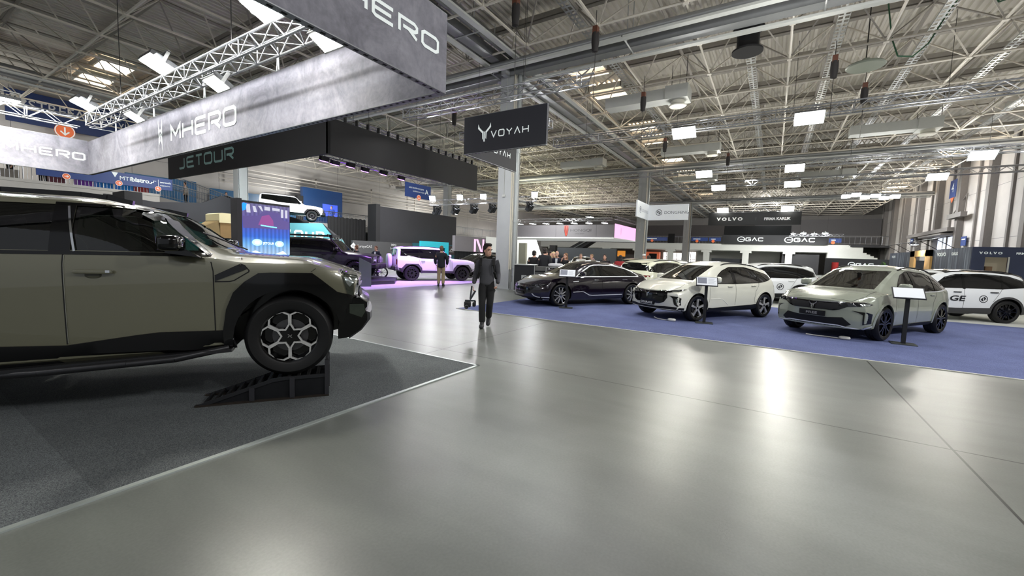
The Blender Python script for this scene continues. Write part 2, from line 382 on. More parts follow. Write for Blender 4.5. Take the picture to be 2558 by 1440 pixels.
# columns
def column(x, y, label, zt=9.75, drain=True):
    t = thing('steel_column', label, 'column', (x, y, 0), group='grey columns carrying the roof'); m = mat('column_grey', (172, 175, 175), .5, .1, var=.06, scale=3)
    mb = MB(); mb.bb(-.30, .30, -.36, -.30, 0, zt); mb.bb(-.30, .30, .30, .36, 0, zt); mb.bb(-.27, .27, -.3, .3, 0, zt); mb.bb(-.33, -.27, -.36, .36, 0, zt); mb.bb(.27, .33, -.36, .36, 0, zt); mb.build('shaft', m, t)
    b = MB(); b.bb(-.4, .4, -.45, .45, 0, .03); b.build('base_plate', m, t)
    if drain:
        d = MB(); d.tube((-.2, -.54, .0), (-.2, -.54, zt), .085, 12)
        for z in (.12, .62, .95, 3.0, 6.0): d.tube((-.2, -.54, z), (-.2, -.54, z+.08), .105, 12)
        d.tube((-.2, -.54, 0), (-.2, -.54, .34), .12, 12); d.box((-.2, -.60, .28), (.16, .12, .22)); d.build('drain_pipe', mat('pipe_grey', (160, 165, 164), .35, .3), t, 40)
        c = MB(); c.tube((-.35, -.38, .9), (-.35, -.38, zt), .03, 8); c.tube((-.31, -.44, .9), (-.31, -.44, zt), .022, 8); c.build('conduit', mat('conduit_cream', (196, 190, 172), .5), t, 40)
        e = MB(); e.tube((-.345, .02, 4.2), (-.345, .02, zt), .012, 6); e.bb(-.37, -.33, -.05, .09, 4.12, 4.22); e.build('socket_box', WHITE_DUCT, t)
    h = MB(); h.bb(-.7, .7, -.12, .12, zt-.5, zt-.2); h.bb(-.12, .12, -.7, .7, zt-.5, zt-.2); h.build('head_beam', m, t)
column(16.0, 10.35, 'grey steel column with drain pipe right behind the walking man')
column(38.3, 10.3, 'grey steel column behind the DONGFENG sign', 9.75)
column(61.2, 10.3, 'grey steel column farther down the hall right of the DONGFENG sign', 9.75)
column(15.3, 33., 'grey column at the balcony side left of the white ramp car', 9.75, False)
column(37.8, 33., 'grey column at the balcony side behind the blue conference room sign', 9.75, False)
# pillars of the right wall, roof windows
for i in range(12):
    x = 17.05+5.91*i; struct(MB().bb(x-.3, x+.3, -14, -13.55, 0, 11.4).build('trim_%d' % (i+1), mat('pillar_grey', (112, 108, 104), .7, var=.1)))
for i in range(11):
    x = 20.0+5.91*i; struct(MB().bb(x-.14, x+.14, -14, -13.85, 0, 11.4).build('trim_%d' % (i+21), mat('pillar_grey', (112, 108, 104), .7, var=.1)))
SKY = mat('roof_window_light', (255, 236, 214), .5, emit=(255, 233, 208), es=9, var=0)
def roof_window(i, x, y):
    t = struct(MB().bb(x-.7, x+.7, y-.95, y+.95, 11.69, 11.71).build('window_%d' % i, SKY))
    f = MB(); f.bb(x-.78, x-.7, y-1, y+1, 11.45, 11.74); f.bb(x+.7, x+.78, y-1, y+1, 11.45, 11.74); f.bb(x-.78, x+.78, y-1.03, y-.95, 11.45, 11.74); f.bb(x-.78, x+.78, y+.95, y+1.03, 11.45, 11.74); f.build('window_frame', WHITE_DUCT, t)
for i, (x, y) in enumerate([(21.5, 9.1), (24.8, 9.1), (33, 9.1), (36.5, 9.1), (56, 9.1), (8.6, 33), (8.6, 36.5), (52, 9.1), (47, -12.3), (50, -12.3), (58, -12.3), (62, -12.3), (69, -12.3), (73, -12.3), (44, 9.1), (68, 9.1), (37, -12.3)]): roof_window(i+1, x, y)
# ---------------- hanging lighting trusses ----------------
ALU = mat('truss_aluminium', (158, 160, 163), .32, .8, var=.06)
LAMP = mat('lamp_glow', (255, 252, 240), .4, emit=(255, 252, 242), es=110, var=0)
LAMP_L = mat('lamp_glow_low', (255, 252, 240), .4, emit=(255, 252, 242), es=26, var=0)
LAMP_R = mat('lamp_glow_ring', (255, 252, 240), .4, emit=(255, 252, 242), es=300, var=0)
LAMP_S = mat('lamp_glow_soft', (255, 255, 250), .4, emit=(250, 252, 255), es=260, var=0)
HOUS = mat('lamp_housing_grey', (96, 98, 100), .45, .4)
def truss(a, b, label, w=.3, h=.3, hang=True, group=None, name='hanging_truss', r=.021):
    a = V(a); b = V(b); d = b-a; L = d.length; u = d.normalized(); s = V((-u.y, u.x, 0)).normalized()*w/2; up = V((0, 0, h))
    t = thing(name, label, 'truss', a, 0, group); c = MB(); O = V((0, 0, 0))
    for q in (s, -s, s+up, -s+up): c.tube(q, q+d, r, 8)
    c.build('chord', ALU, t, 40)
    g = MB(); n = max(2, int(L/(h*1.15))); st = d/n
    for i in range(n):
        p, q = st*i, st*(i+1)
        for A, B in ((s, s+up), (-s, -s+up), (s, -s), (s+up, -s+up)):
            if i % 2: A, B = B, A
            g.tube(A+p, B+q, r*.5, 5, caps=False)
    for i in range(0, n+1, 6):
        p = st*i
        for A, B in ((s, -s), (s+up, -s+up), (s, s+up), (-s, -s+up)): g.tube(A+p, B+p, r*.6, 5, caps=False)
    g.build('lattice', ALU, t)
    if hang:
        m = max(2, int(L/6)+1)
        for i in range(m): k = MB(); p = d*((i+.4)/m)+V((0, 0, h)); k.tube(p, V((p.x, p.y, 11.3-a.z)), .009, 4); k.build('chain', mat('chain_dark', (60, 58, 56), .5, .6), t)
    return t
def flood(p, label, rot=0., size=(.62, .40), tilt=(0, 0), m=None, group='bright floodlights on the trusses', up=.0):
    t = thing('hanging_floodlight', label, 'lamp', p, rot, group); t.rotation_euler = (R(tilt[0]), R(tilt[1]), rot); x, y = size
    b = MB(); b.bb(-x/2-.03, x/2+.03, -y/2-.03, y/2+.03, .0, .09)
    for k in range(6): b.bb(-x/2+.06+k*x/6.5, -x/2+.08+k*x/6.5, -y/2, y/2, .09, .14)
    b.build('housing', HOUS, t); l = MB(); l.bb(-x/2, x/2, -y/2, y/2, -.012, .0); l.build('lens', m or LAMP, t)
    y_ = MB(); y_.bb(-x/2-.05, -x/2-.03, -.03, .03, .0, .26); y_.bb(x/2+.03, x/2+.05, -.03, .03, .0, .26); y_.bb(-x/2-.05, x/2+.05, -.03, .03, .24, .27); y_.build('bracket', GALV, t)
    return t
# ring above the olive SUV
truss((4.0, 17.2, 4.90), (4.0, 5.3, 4.90), 'aluminium truss with floodlights along the long concrete look banner', .32, .32)
truss((-6, 19.6, 5.25), (4.2, 19.6, 5.25), 'aluminium truss with floodlights along the left concrete look banner', .32, .32)
for (x, y, z, s, w) in ((4.0, 7.16, 5.42, (.62, .42), 'topmost beside the front banner'), (4.0, 11.46, 5.42, (.62, .42), 'second from the front banner, above the truss'), (4.0, 16.71, 5.42, (.62, .42), 'at the far corner, above the truss')):
    flood((x-.30, y, z-.05), 'bright floodlight over the olive SUV stand, %s' % w, R(90), s, (22, 0), LAMP_R)
for (x, y, z, w) in ((4.0, 5.96, 4.72, 'lowest beside the front banner'), (4.0, 9.52, 4.72, 'below the middle of the truss'), (4.0, 13.94, 4.72, 'below the truss near the far corner')):
    flood((x+.0, y, z), 'bright floodlight over the olive SUV stand, %s' % w, R(90), (.46, .30), (28, 0), LAMP_L)
flood((2.6, 19.5, 5.62), 'bright floodlight at the left edge of the photo on the left banner truss', 0, (.62, .42), m=LAMP_R); flood((1.2, 19.5, 5.2), 'bright floodlight below the left banner truss at the photo edge', 0, (.5, .3), m=LAMP_R)
# trusses above the blue and white stands
T1 = 22.5; T2 = 33.6; T3 = 40.2
truss((T1, 11.4, 8.0), (T1, -13, 8.0), 'nearest long truss over the blue and white carpets', .4, .4, r=.03)
truss((T2, 10.6, 8.0), (T2, -13.2, 8.0), 'second long truss over the blue and white carpets', .4, .4, r=.03)
truss((T3, 10.2, 8.0), (T3, -13.4, 8.0), 'third long truss over the blue and white carpets', .4, .4, r=.03)
truss((50, 6.3, 6.8), (50, -2.2, 6.8), 'short truss carrying the black VOLVO banner', .35, .35)
def pair(x, y, z, label, d=0): flood((x, y, z), label, R(90), (1.05, .62), (38, 0), LAMP)
for x, y, z, w in ((T1-.1, 4.2, 7.9, 'left one on the nearest long truss'), (T1-.1, -.9, 7.9, 'right one on the nearest long truss'), (T2-.1, 4.7, 7.9, 'left one on the second long truss'), (T2-.1, -.8, 7.9, 'middle one on the second long truss'), (T2-.1, -9.4, 7.9, 'right one on the second long truss'),
    (T3-.1, 4.4, 7.9, 'left one on the third long truss'), (T3-.1, -.9, 7.9, 'middle one on the third long truss'), (T3-.1, -9.2, 7.9, 'right one on the third long truss'), (49.9, 4.9, 7.05, 'left one above the black VOLVO banner'), (49.9, -.9, 7.05, 'right one above the black VOLVO banner')):
    pair(x, y, z, 'bright floodlight, '+w)
for k, (y, w) in enumerate(((7.6, 'left'), (-6.3, 'right'), (-10.2, 'far right'))): pass
# slanting truss with six small lamps, right background
truss((52.5, -5.6, 8.6), (55.5, -9.9, 8.6), 'short slanting lamp bar in front of the right wall', .2, .15)
for k in range(3):
    for q, e in ((.6, 'upper'), (-.6, 'lower')):
        flood((52.9+k*1.15+q*.8, -6.1-k*1.65+q*.55, 8.5), 'small lamp on the slanting bar before the right wall', R(90), (.7, .45), (38, 0), m=LAMP_S, group='lamps on the slanting bar')
# voyah truss
truss((11.9, 12.6, 6.72), (11.9, 4.9, 6.72), 'aluminium truss from which the dark VOYAH sign hangs', .34, .34, r=.026)
truss((14.6, 12.0, 6.5), (14.6, 7.6, 6.5), 'aluminium truss behind the dark VOYAH sign', .3, .3)
# black and teal stand: rigs with violet lamps
truss((9.4, 13.75, 6.05), (17.6, 13.75, 6.05), 'truss with black fittings above the long black banner', .3, .3)
for k in range(17):
    t = thing('hanging_stage_spot', 'black stage spot clamped along the top of the long black banner', 'spotlight', (9.3+k*.5, 13.5, 6.05), 0, 'stage spots on the long black banner'); b = MB(); b.tube((0, 0, .1), (0, .06, -.16), .07, 10); b.box((0, 0, .2), (.05, .12, .2)); b.build('spot_body', BLKM if 'BLKM' in globals() else mat('spot_black', (16, 16, 17), .4), t, 40)
truss((9.6, 14.6, 4.98), (16.5, 14.6, 4.98), 'truss with violet lamps under the long black banner', .3, .3)
VIO = mat('violet_glow', (150, 80, 255), .4, emit=(150, 70, 255), es=60, var=0)
for k, x in enumerate((9.6, 10.2, 10.75, 11.6, 12.4, 13.6)):
    t = thing('hanging_violet_lamp', 'violet glowing wash lamp hanging under the long black banner', 'lamp', (x, 14.45+.2*(k % 2), 4.92), 0, 'violet wash lamps'); t.rotation_euler = (R(20), 0, 0)
    b = MB(); b.bb(-.16, .16, -.08, .08, -.10, .06); b.build('lamp_body', mat('spot_black', (16, 16, 17), .4), t); g = MB(); g.bb(-.14, .14, -.06, .06, -.115, -.10); g.build('lens', VIO, t)
# ---------------- vehicles ----------------
def eval_bool(ob, cutters, slots=True):
    par = ob.parent; ob.parent = None
    for c in cutters:
        md = ob.modifiers.new('b', 'BOOLEAN'); md.operation = 'DIFFERENCE'; md.solver = 'EXACT'; md.object = c
        md.material_mode = 'TRANSFER'
    dg = bpy.context.evaluated_depsgraph_get(); dg.update()
    me = bpy.data.meshes.new_from_object(ob.evaluated_get(dg))
    for c in cutters:
        d = c.data; bpy.data.objects.remove(c); bpy.data.meshes.remove(d)
    ob.parent = par; ob.modifiers.clear(); old = ob.data; ob.data = me; bpy.data.meshes.remove(old)
    return ob

class Car:
    nx = 64; ns = 12; ng = 7; nt = 7; gb = .945; pf = .16; pr = .14; pe = 2.6; wsx = (.5, .5); roofk = 2.6; arch = .40; arch_depth = .34
    nose = [(0, 0), (2, 0)]; tail = [(0, 0), (2, 0)]; cr = [(0, .07)]; cabin = False; step = .07
    prof = [(.90, 0), (.965, .05), (.985, .16), (1., .42), (1., .62), (.988, .80), (.97, .92), (.945, 1.)]
    def __init__(s, **k): s.__dict__.update(k)
    def half(s, x, ins=0., floor=None):
        zt = pws(s.top, x, .05)-ins; zb = min(pws(s.belt, x), pws(s.top, x, .05)-.04)-ins*.3; zs = pws(s.sill, x) if floor is None else floor
        w = pws(s.w, x)-ins*1.5; wr = min(pws(s.wr, x)-ins, w*.97); cr = min(pws(s.cr, x), (pws(s.top, x)-zb)*.8)
        h = zb-zs; raw = [(w*a, zs+h*b) for a, b in s.prof]
        cum = [0]
        for p, q in zip(raw, raw[1:]): cum.append(cum[-1]+math.dist(p, q))
        S = []
        for i in range(s.ns+1):
            d = cum[-1]*i/s.ns
            S.append((pwl(list(zip(cum, [p[0] for p in raw])), d), pwl(list(zip(cum, [p[1] for p in raw])), d)))
        y0, z0 = S[-1]; y1, z1 = wr, zt-cr
        for i in range(1, s.ng+1):
            t = i/s.ng; bow = .02*sin(pi*t)*min(1, (z1-z0)/.3)
            S.append((y0+(y1-y0)*t+bow, z0+(z1-z0)*t))
        T = [(wr*(1-t), zt-cr*(1-t)**s.roofk) for t in [i/s.nt for i in range(s.nt+1)]]
        B = [(S[0][0]*i/s.nt, zs) for i in range(s.nt+1)]
        return B, S, T
    def warp(s, p, x):
        y, z = p; w = pws(s.w, x); q = min(1, abs(y)/w)
        sf = sst(s.xf-.75, s.xf, x); sr = sst(s.xr+.6, s.xr, x)
        return (x-sf*(s.pf*q**s.pe+pwl(s.nose, z))+sr*(s.pr*q**2.6+pwl(s.tail, z)), y, z)
    def shell(s, xa, xb, ins=0., floor=None, mi=0):
        n = max(8, int((xb-xa)/s.step)); xs = [xa+(xb-xa)*i/n for i in range(n+1)]
        mb = MB(); rings = []; nt = s.nt; ns = s.ns+s.ng
        for x in xs:
            B, S, T = s.half(x, ins, floor); L = B[:-1]+S+T[1:]; K = len(L)-1
            ringv = L+[(-y, z) for y, z in L[-2:0:-1]]
            rings.append([s.warp(p, x) for p in ringv])
        K2 = len(rings[0])
        for rg in rings: mb.v += rg
        for i in range(n):
            for j in range(K2):
                k = (j+1) % K2; mb.f.append((i*K2+j, i*K2+k, (i+1)*K2+k, (i+1)*K2+j)); mb.m.append(mi)
        for end, x in ((0, xs[0]), (n, xs[-1])):
            B, S, T = s.half(x, ins, floor); base = end*K2
            def rid(side, r, c):            # ring vertex ids on the boundary of the cap
                pass
            N = ns; grid = {}
            for r in range(N+1):
                for c in range(-nt, nt+1):
                    a = abs(c)
                    if r == 0: li = a
                    elif r == N: li = nt+N+(nt-a)
                    elif a == nt: li = nt+r
                    else: li = None
                    if li is not None:
                        idx = li if (c >= 0 or li == 0 or li == len(B)-1+N+nt) else K2-li
                        grid[r, c] = base+(idx % K2)
                    else:
                        t = r/N; y = S[r][0]*c/nt; zt_ = T[nt-a][1]-T[0][1]
                        grid[r, c] = len(mb.v); mb.v.append(s.warp((y, S[r][1]+zt_*t**3), x))
            for r in range(N):
                for c in range(-nt, nt):
                    q = [grid[r, c], grid[r, c+1], grid[r+1, c+1], grid[r+1, c]]
                    q = list(dict.fromkeys(q))
                    if len(q) > 2: mb.f.append(tuple(q)); mb.m.append(mi)
        return mb
    def make(s, root, paint, black, inner):
        s.root = root; mb = s.shell(s.xr, s.xf)
        s.bvh = BVHTree.FromPolygons([V(v) for v in mb.v], mb.f)
        o = mb.build('body', [paint, black, inner], root)
        cut = []
        for wx, wz in s.wheels:
            c = MB(); w = pwl(s.w, wx)
            for sg in (-1, 1):
                c.lathe([(0, sg*(w-s.arch_depth)), (s.arch, sg*(w-s.arch_depth)), (s.arch, sg*(w+.3)), (0, sg*(w+.3))], 36, 'Y', (wx, 0, wz))
            cut.append(c)
        obs = []
        for c in cut:
            bm = bmesh.new(); me = c.mesh('cut', black); bm.from_mesh(me); bmesh.ops.remove_doubles(bm, verts=bm.verts, dist=1e-4); bmesh.ops.recalc_face_normals(bm, faces=bm.faces); bm.to_mesh(me); bm.free()
            obs.append(link(bpy.data.objects.new('cut', me)))
        if s.cabin:
            c = s.shell(s.cab[0], s.cab[1], .05, s.cabfloor); obs.append(c.build('cut', inner))
            for kind, lp, a, b in s.cuts:
                c = MB()
                if kind == 'S': c.prism(lp, lambda x, z: (x, a, z), lambda x, z: (x, b, z))
                else: c.prism(lp, lambda y, z: (a, y, z), lambda y, z: (b, y, z))
                obs.append(c.build('cut', black))
        eval_bool(o, obs)
        me = o.data; me.name = 'body'
        me.polygons.foreach_set('use_smooth', [True]*len(me.polygons)); me.set_sharp_from_angle(angle=R(s.__dict__.get('sharp', 32)))
        s.body = o
        return o
    def hit(s, view, a, b, sg=1):
        if view == 'S': o, d, near = V((a, 3*sg, b)), V((0, -sg, 0)), V((a, sg*.9, b))
        elif view == 'F': o, d, near = V((6, a, b)), V((-1, 0, 0)), V((s.xf-.1, a, b))
        elif view == 'B': o, d, near = V((-9, a, b)), V((1, 0, 0)), V((s.xr+.1, a, b))
        else: o, d, near = V((a, b, 5)), V((0, 0, -1)), V((a, b, 1.2))
        h = s.bvh.ray_cast(o, d)
        if h[0] is None: h = s.bvh.find_nearest(near)
        n = h[1]
        if n.dot(d) > 0: n = -n
        return h[0], n
    def deco(s, name, loops_list, m, view='S', sides=(1,), off=.004, grid=.07, parent=None, thick=0., smooth=True):
        """surface-following panel: outlines in side (x,z), front/back (y,z) or top (x,y) view laid onto the body"""
        first = None; mb = MB()
        for sg in sides:
            for lp in loops_list:
                lps = lp if isinstance(lp[0][0], (tuple, list)) else [lp]
                lps = [resample(l, grid) for l in lps]
                vs, fs = tri_poly(lps, grid)
                H = [s.hit(view, p[0], p[1], sg) for p in vs]
                if thick:
                    k = len(vs); mb.add([h+n*(off+thick) for h, n in H]+[h-n*.004 for h, n in H], [])
                    b = len(mb.v)-2*k
                    for f in fs: mb.f.append(tuple(b+i for i in f)); mb.m.append(0)
                    cnt = {}
                    for f in fs:
                        for i, j in zip(f, f[1:]+f[:1]): cnt[(i, j)] = 1
                    for (i, j) in cnt:
                        if (j, i) not in cnt: mb.f.append((b+j, b+i, b+k+i, b+k+j)); mb.m.append(0)
                else: mb.add([h+n*off for h, n in H], fs)
                if 'badge' not in name and 'emblem' not in name:
                    o = mb.build(name, m, parent or s.root, 40 if smooth else None); first = first or o; mb = MB()
        return first or mb.build(name, m, parent or s.root, 40 if smooth else None)
    def line(s, name, pts, w, m, view='S', sides=(1,), off=.005, parent=None, thick=0.):
        lp = stroke(pts, w)
        return s.deco(name, [lp if len(lp) > 1 else lp[0]], m, view, sides, off, .08, parent, thick)

def extr(mb, groups, y0, y1, mi=0):
    for g in groups:
        vs, fs = tri_poly(g); k = len(vs)
        mb.add([(p[0], y1, p[1]) for p in vs]+[(p[0], y0, p[1]) for p in vs], [tuple(f) for f in fs], mi)
        b = len(mb.v)-2*k; ed = {}
        for f in fs:
            for i, j in zip(f, f[1:]+f[:1]): ed[(i, j)] = 1
        for (i, j) in ed:
            if (j, i) not in ed: mb.f.append((b+j, b+i, b+k+i, b+k+j)); mb.m.append(mi)
    return mb

WHEELS = {}
def wheel_meshes(style, r, rr, w):
    key = (style, r, rr, w)
    if key in WHEELS: return WHEELS[key]
    t = MB().lathe([(rr, -w/2+.01), (rr+.02, -w/2), (r*.9, -w/2-.004), (r*.975, -w/2+.02), (r, -w/2+.05), (r, -.032), (r-.008, -.03), (r-.008, -.022), (r, -.02), (r, .02), (r-.008, .022), (r-.008, .03), (r, .032), (r, w/2-.05), (r*.975, w/2-.02), (r*.9, w/2+.004), (rr+.02, w/2), (rr, w/2-.01)], 56, 'Y')
    if style == 'mud':
        for i in range(26):
            a = 2*pi*i/26
            for sg in (-1, 1): t.box((cos(a+sg*.06)*(r+.003), sg*w*.3, sin(a+sg*.06)*(r+.003)), (.045, w*.42, .03), MX.Rotation(-a-sg*.06+pi/2, 3, 'Y'))
    dish = MB().lathe([(rr+.004, w/2-.006), (rr*.955, w/2-.012), (rr*.93, w/2-.05), (rr*.88, .03), (rr*.3, .035), (0, .035)], 40, 'Y').lathe([(rr+.003, -w/2+.02), (rr*.9, -w/2+.02), (0, -w/2+.04)], 40, 'Y')
    # brake disc behind the spokes
    disc = MB().lathe([(rr*.62, .04), (rr*.62, .048), (rr*.2, .05), (0, .05)], 32, 'Y')
    sp = MB(); G = []; y0, y1 = w/2-.045, w/2-.012
    if style == 'petal6':
        for k in range(6):
            a = pi/2+k*pi/3+pi/6
            loc = [(.285, 0), (.41, .21), (.73, .385), (.93, .25), (.99, 0), (.93, -.25), (.73, -.385), (.41, -.21), (.285, 0)]
            pts = [((u*cos(a)-v*sin(a))*rr, (u*sin(a)+v*cos(a))*rr) for u, v in loc]
            G.append(stroke(pts, rr*.056))
        hub = MB().lathe([(rr*.36, y1-.028), (rr*.33, y1-.016), (0, y1-.012)], 24, 'Y')
        z = rr*.075
        extr(sp, [[[(-z, z*.9), (-.1*z, 0), (-z, -z*.9), (-.2*z, -.55*z)]], [[(z, z*.9), (.1*z, 0), (z, -z*.9), (.2*z, .55*z)]]], y1-.012, y1-.006)
    elif style == 'star5':
        for k in range(5):
            a = pi/2+k*2*pi/5
            def q(u, v): return ((u*cos(a)-v*sin(a))*rr, (u*sin(a)+v*cos(a))*rr)
            G.append([[q(.12, .1), q(.5, .09), q(.96, .17), q(.97, -.10), q(.5, -.09), q(.12, -.1)]])
            G.append([[q(.96, .17), q(.78, .33), q(.84, .45), q(.95, .27)]])
        hub = MB().lathe([(rr*.2, y1-.02), (rr*.17, y1-.004), (0, y1-.002)], 20, 'Y')
    elif style == 'vee10':
        for k in range(5):
            a = pi/2+k*2*pi/5
            def q(u, v): return ((u*cos(a)-v*sin(a))*rr, (u*sin(a)+v*cos(a))*rr)
            for sg in (-1, 1): G.append([[q(.14, sg*.02), q(.14, sg*.10), q(.96, sg*.32), q(.975, sg*.22)]][0:1])
            G.append(stroke([q(.955, -.30), q(.965, .30)], rr*.04))
        hub = MB().lathe([(rr*.17, y1-.02), (rr*.14, y1-.004), (0, y1-.002)], 20, 'Y')
    elif style in ('black5', 'mud'):
        for k in range(6 if style == 'mud' else 5):
            a = pi/2+k*2*pi/(6 if style == 'mud' else 5)
            def q(u, v): return ((u*cos(a)-v*sin(a))*rr, (u*sin(a)+v*cos(a))*rr)
            for sg in (-1, 1): G.append([[q(.12, sg*.03), q(.14, sg*.14), q(.55, sg*.16), q(.97, sg*.34), q(.97, sg*.22), q(.55, sg*.05)]])
        hub = MB().lathe([(rr*.2, y1-.02), (rr*.17, y1-.002), (0, y1)], 20, 'Y')
    else:  # flower6: six looped spokes
        for k in range(6):
            a = pi/2+k*pi/3
            def q(u, v): return ((u*cos(a)-v*sin(a))*rr, (u*sin(a)+v*cos(a))*rr)
            G.append(stroke([q(.26, 0), q(.5, .20), q(.95, .28)], rr*.10)); G.append(stroke([q(.26, 0), q(.5, -.20), q(.95, -.28)], rr*.10))
        hub = MB().lathe([(rr*.27, y1-.02), (rr*.24, y1-.004), (0, y1-.002)], 20, 'Y')
    extr(sp, G, y0, y1)
    WHEELS[key] = (t, dish, disc, sp, hub)
    return WHEELS[key]

def add_wheels(car, style, r, rr, w, spoke, dark, hubm, inset=.0, steer=0., sides=((0, 1), (0, -1), (1, 1), (1, -1))):
    t, dish, disc, sp, hub = wheel_meshes(style, r, rr, w)
    tm = t.mesh('wheel', mat('tyre', (11, 11, 12), .5, var=.1, spec=.4), 40); dm = dish.mesh('rim_barrel', dark, 40); sm = sp.mesh('rim', spoke)
    am = disc.mesh('brake_disc', mat('disc', (90, 90, 92), .35, .8), 40); hm = hub.mesh('hub_cap', hubm, 40)
    for i, sg in sides:
        wx, wz = car.wheels[i]; y = pwl(car.w, wx)-w/2-inset
        o = link(bpy.data.objects.new('wheel', tm), car.root); o.location = (wx, sg*y, wz)
        o.rotation_euler = (0, 0, (0 if sg > 0 else pi)+(steer if i == 0 else 0))
        for me, nm in ((dm, 'rim_barrel'), (sm, 'rim'), (am, 'brake_disc'), (hm, 'hub_cap')): link(bpy.data.objects.new(nm, me), o)

def blob(mb, c, d, n=14, k=9, e=.7, mi=0, rot=None):
    """rounded pillow (super-ellipsoid)"""
    vs = []; fs = []
    f = lambda v: math.copysign(abs(v)**e, v)
    for i in range(k+1):
        ph = -pi/2+pi*i/k
        for j in range(n):
            th = 2*pi*j/n
            p = V((d[0]/2*f(cos(ph))*f(cos(th)), d[1]/2*f(cos(ph))*f(sin(th)), d[2]/2*f(sin(ph))))
            if rot is not None: p = rot @ p
            vs.append(p+V(c))
    for i in range(k):
        for j in range(n): fs.append((i*n+j, i*n+(j+1) % n, (i+1)*n+(j+1) % n, (i+1)*n+j))
    return mb.add(vs, fs, mi)

def interior(car, x_front, zf, lhd=1, col=(70, 66, 62)):
    """dashboard, steering wheel and seats seen through the glass"""
    dk = mat('cabin_dark', (24, 24, 26), .7); sm = mat('seat_%d' % col[0], col, .7)
    d = MB(); blob(d, (x_front, 0, zf-.08), (.55, 1.42, .2), e=.45); d.bb(x_front-.35, x_front-.1, -.12, .12, zf-.35, zf-.02)
    d.build('dashboard', dk, car.root, 50)
    st = MB(); c = V((x_front-.38, .38*lhd, zf-.03)); rot = MX.Rotation(R(-65), 3, 'Y')
    pts = [c+rot @ V((.19*cos(a), .19*sin(a), 0)) for a in [2*pi*i/20 for i in range(21)]]
    st.path(pts, .016, 6); st.tube(c+rot @ V((-.18, 0, 0)), c+rot @ V((.18, 0, 0)), .02); st.tube(c+rot @ V((0, -.18, 0)), c+rot @ V((0, .18, 0)), .02)
    st.tube(c, c+V((.3, 0, -.12)), .03)
    st.build('steering_wheel', dk, car.root, 60)
    zb = zf-.48
    for sx, ys in ((x_front-.95, (.38, -.38)), (x_front-1.85, (.4, -.4))):
        for y in ys:
            b = MB(); blob(b, (sx, y, zb+.03), (.52, .5, .18), e=.5); blob(b, (sx-.33, y, zb+.33), (.17, .5, .66), e=.5, rot=MX.Rotation(R(-12), 3, 'Y'))
            blob(b, (sx-.42, y, zb+.74), (.12, .27, .19), e=.6)
            b.build('seat', sm, car.root, 60)

def rails(car, x0, x1, y, parent=None, m=None, h=.035):
    m = m or mat('black_plastic', (10, 10, 11), .45, spec=.35, var=.08)
    for sg in (-1, 1):
        n = 12; pts = []
        for i in range(n+1):
            x = x0+(x1-x0)*i/n; p, nn = car.hit('T', x, sg*y); pts.append(p+V((0, 0, h*min(1, 4*min(i, n-i)/n)**.6)))
        b = MB(); b.path(pts, .017, 8); b.build('roof_rail', m, car.root, 60)
def mirrors(car, x, z, y, shell, parent=None, size=(.13, .24, .17), sides=(1, -1), foot=None):
    bk = mat('gloss_black', (9, 9, 10), .12, coat=.6, var=0)
    for sg in sides:
        b = MB(); blob(b, (x, sg*(y+.16), z+.07), size, e=.62); o = b.build('wing_mirror', shell, car.root, 50)
        f = MB(); f.tube((x+.02, sg*(y-.06), z-.02), (x, sg*(y+.10), z+.02), .03, 8, r2=.022); f.build('mirror_foot', bk, o, 50)
        g = MB(); g.box((x-size[0]*.47, sg*(y+.16), z+.07), (.012, size[1]*.8, size[2]*.7)); g.build('mirror_glass', mat('chrome', (210, 212, 214), .06, 1., var=0), o)

def handles(car, pts, m, sides=(1, -1), L=.22, h=.032, cup=False):
    for sg in sides:
        for x, z in pts:
            p, n = car.hit('S', x, z, sg); b = MB(); blob(b, p+n*.018, (L, .035, h), e=.4); b.build('door_handle', m, car.root, 50)

def place(o, x, y, hd, z=0): o.location = (x, y, z); o.rotation_euler = (0, 0, R(hd)); return o

def dongfeng_loops(cx, cy, r):
    """ring with two swooping commas"""
    sw = [(-.55, -.28), (-.1, .2), (.1, .62), (-.05, .75), (-.5, .45), (-.68, .05), (-.5, .15), (-.2, .38)]
    A = [(cx+r*p[0], cy+r*p[1]) for p in [(-.62, -.3), (-.62, .1), (-.35, .5), (.1, .66), (-.12, .3), (-.15, -.05), (.02, -.42), (-.3, -.28), (-.48, .12)]]
    B = [(2*cx-a, 2*cy-b) for a, b in A]
    return [[ring(cx, cy, r, 30), ring(cx, cy, r*.84, 30)[::-1]], [A], [B]]

def voyah_loops(cx, cy, r):
    """winged Y badge"""
    return [[[(cx+sg*p[0]*r, cy+p[1]*r) for p in q]] for sg in (-1, 1) for q in ([(.95, 1.0), (1.0, .45), (.34, -.15), (.30, -.95), (.18, -.8), (.18, .02), (.75, .55)], [(.02, -.05), (.12, .1), (.12, -1.15), (.02, -1.25)])]
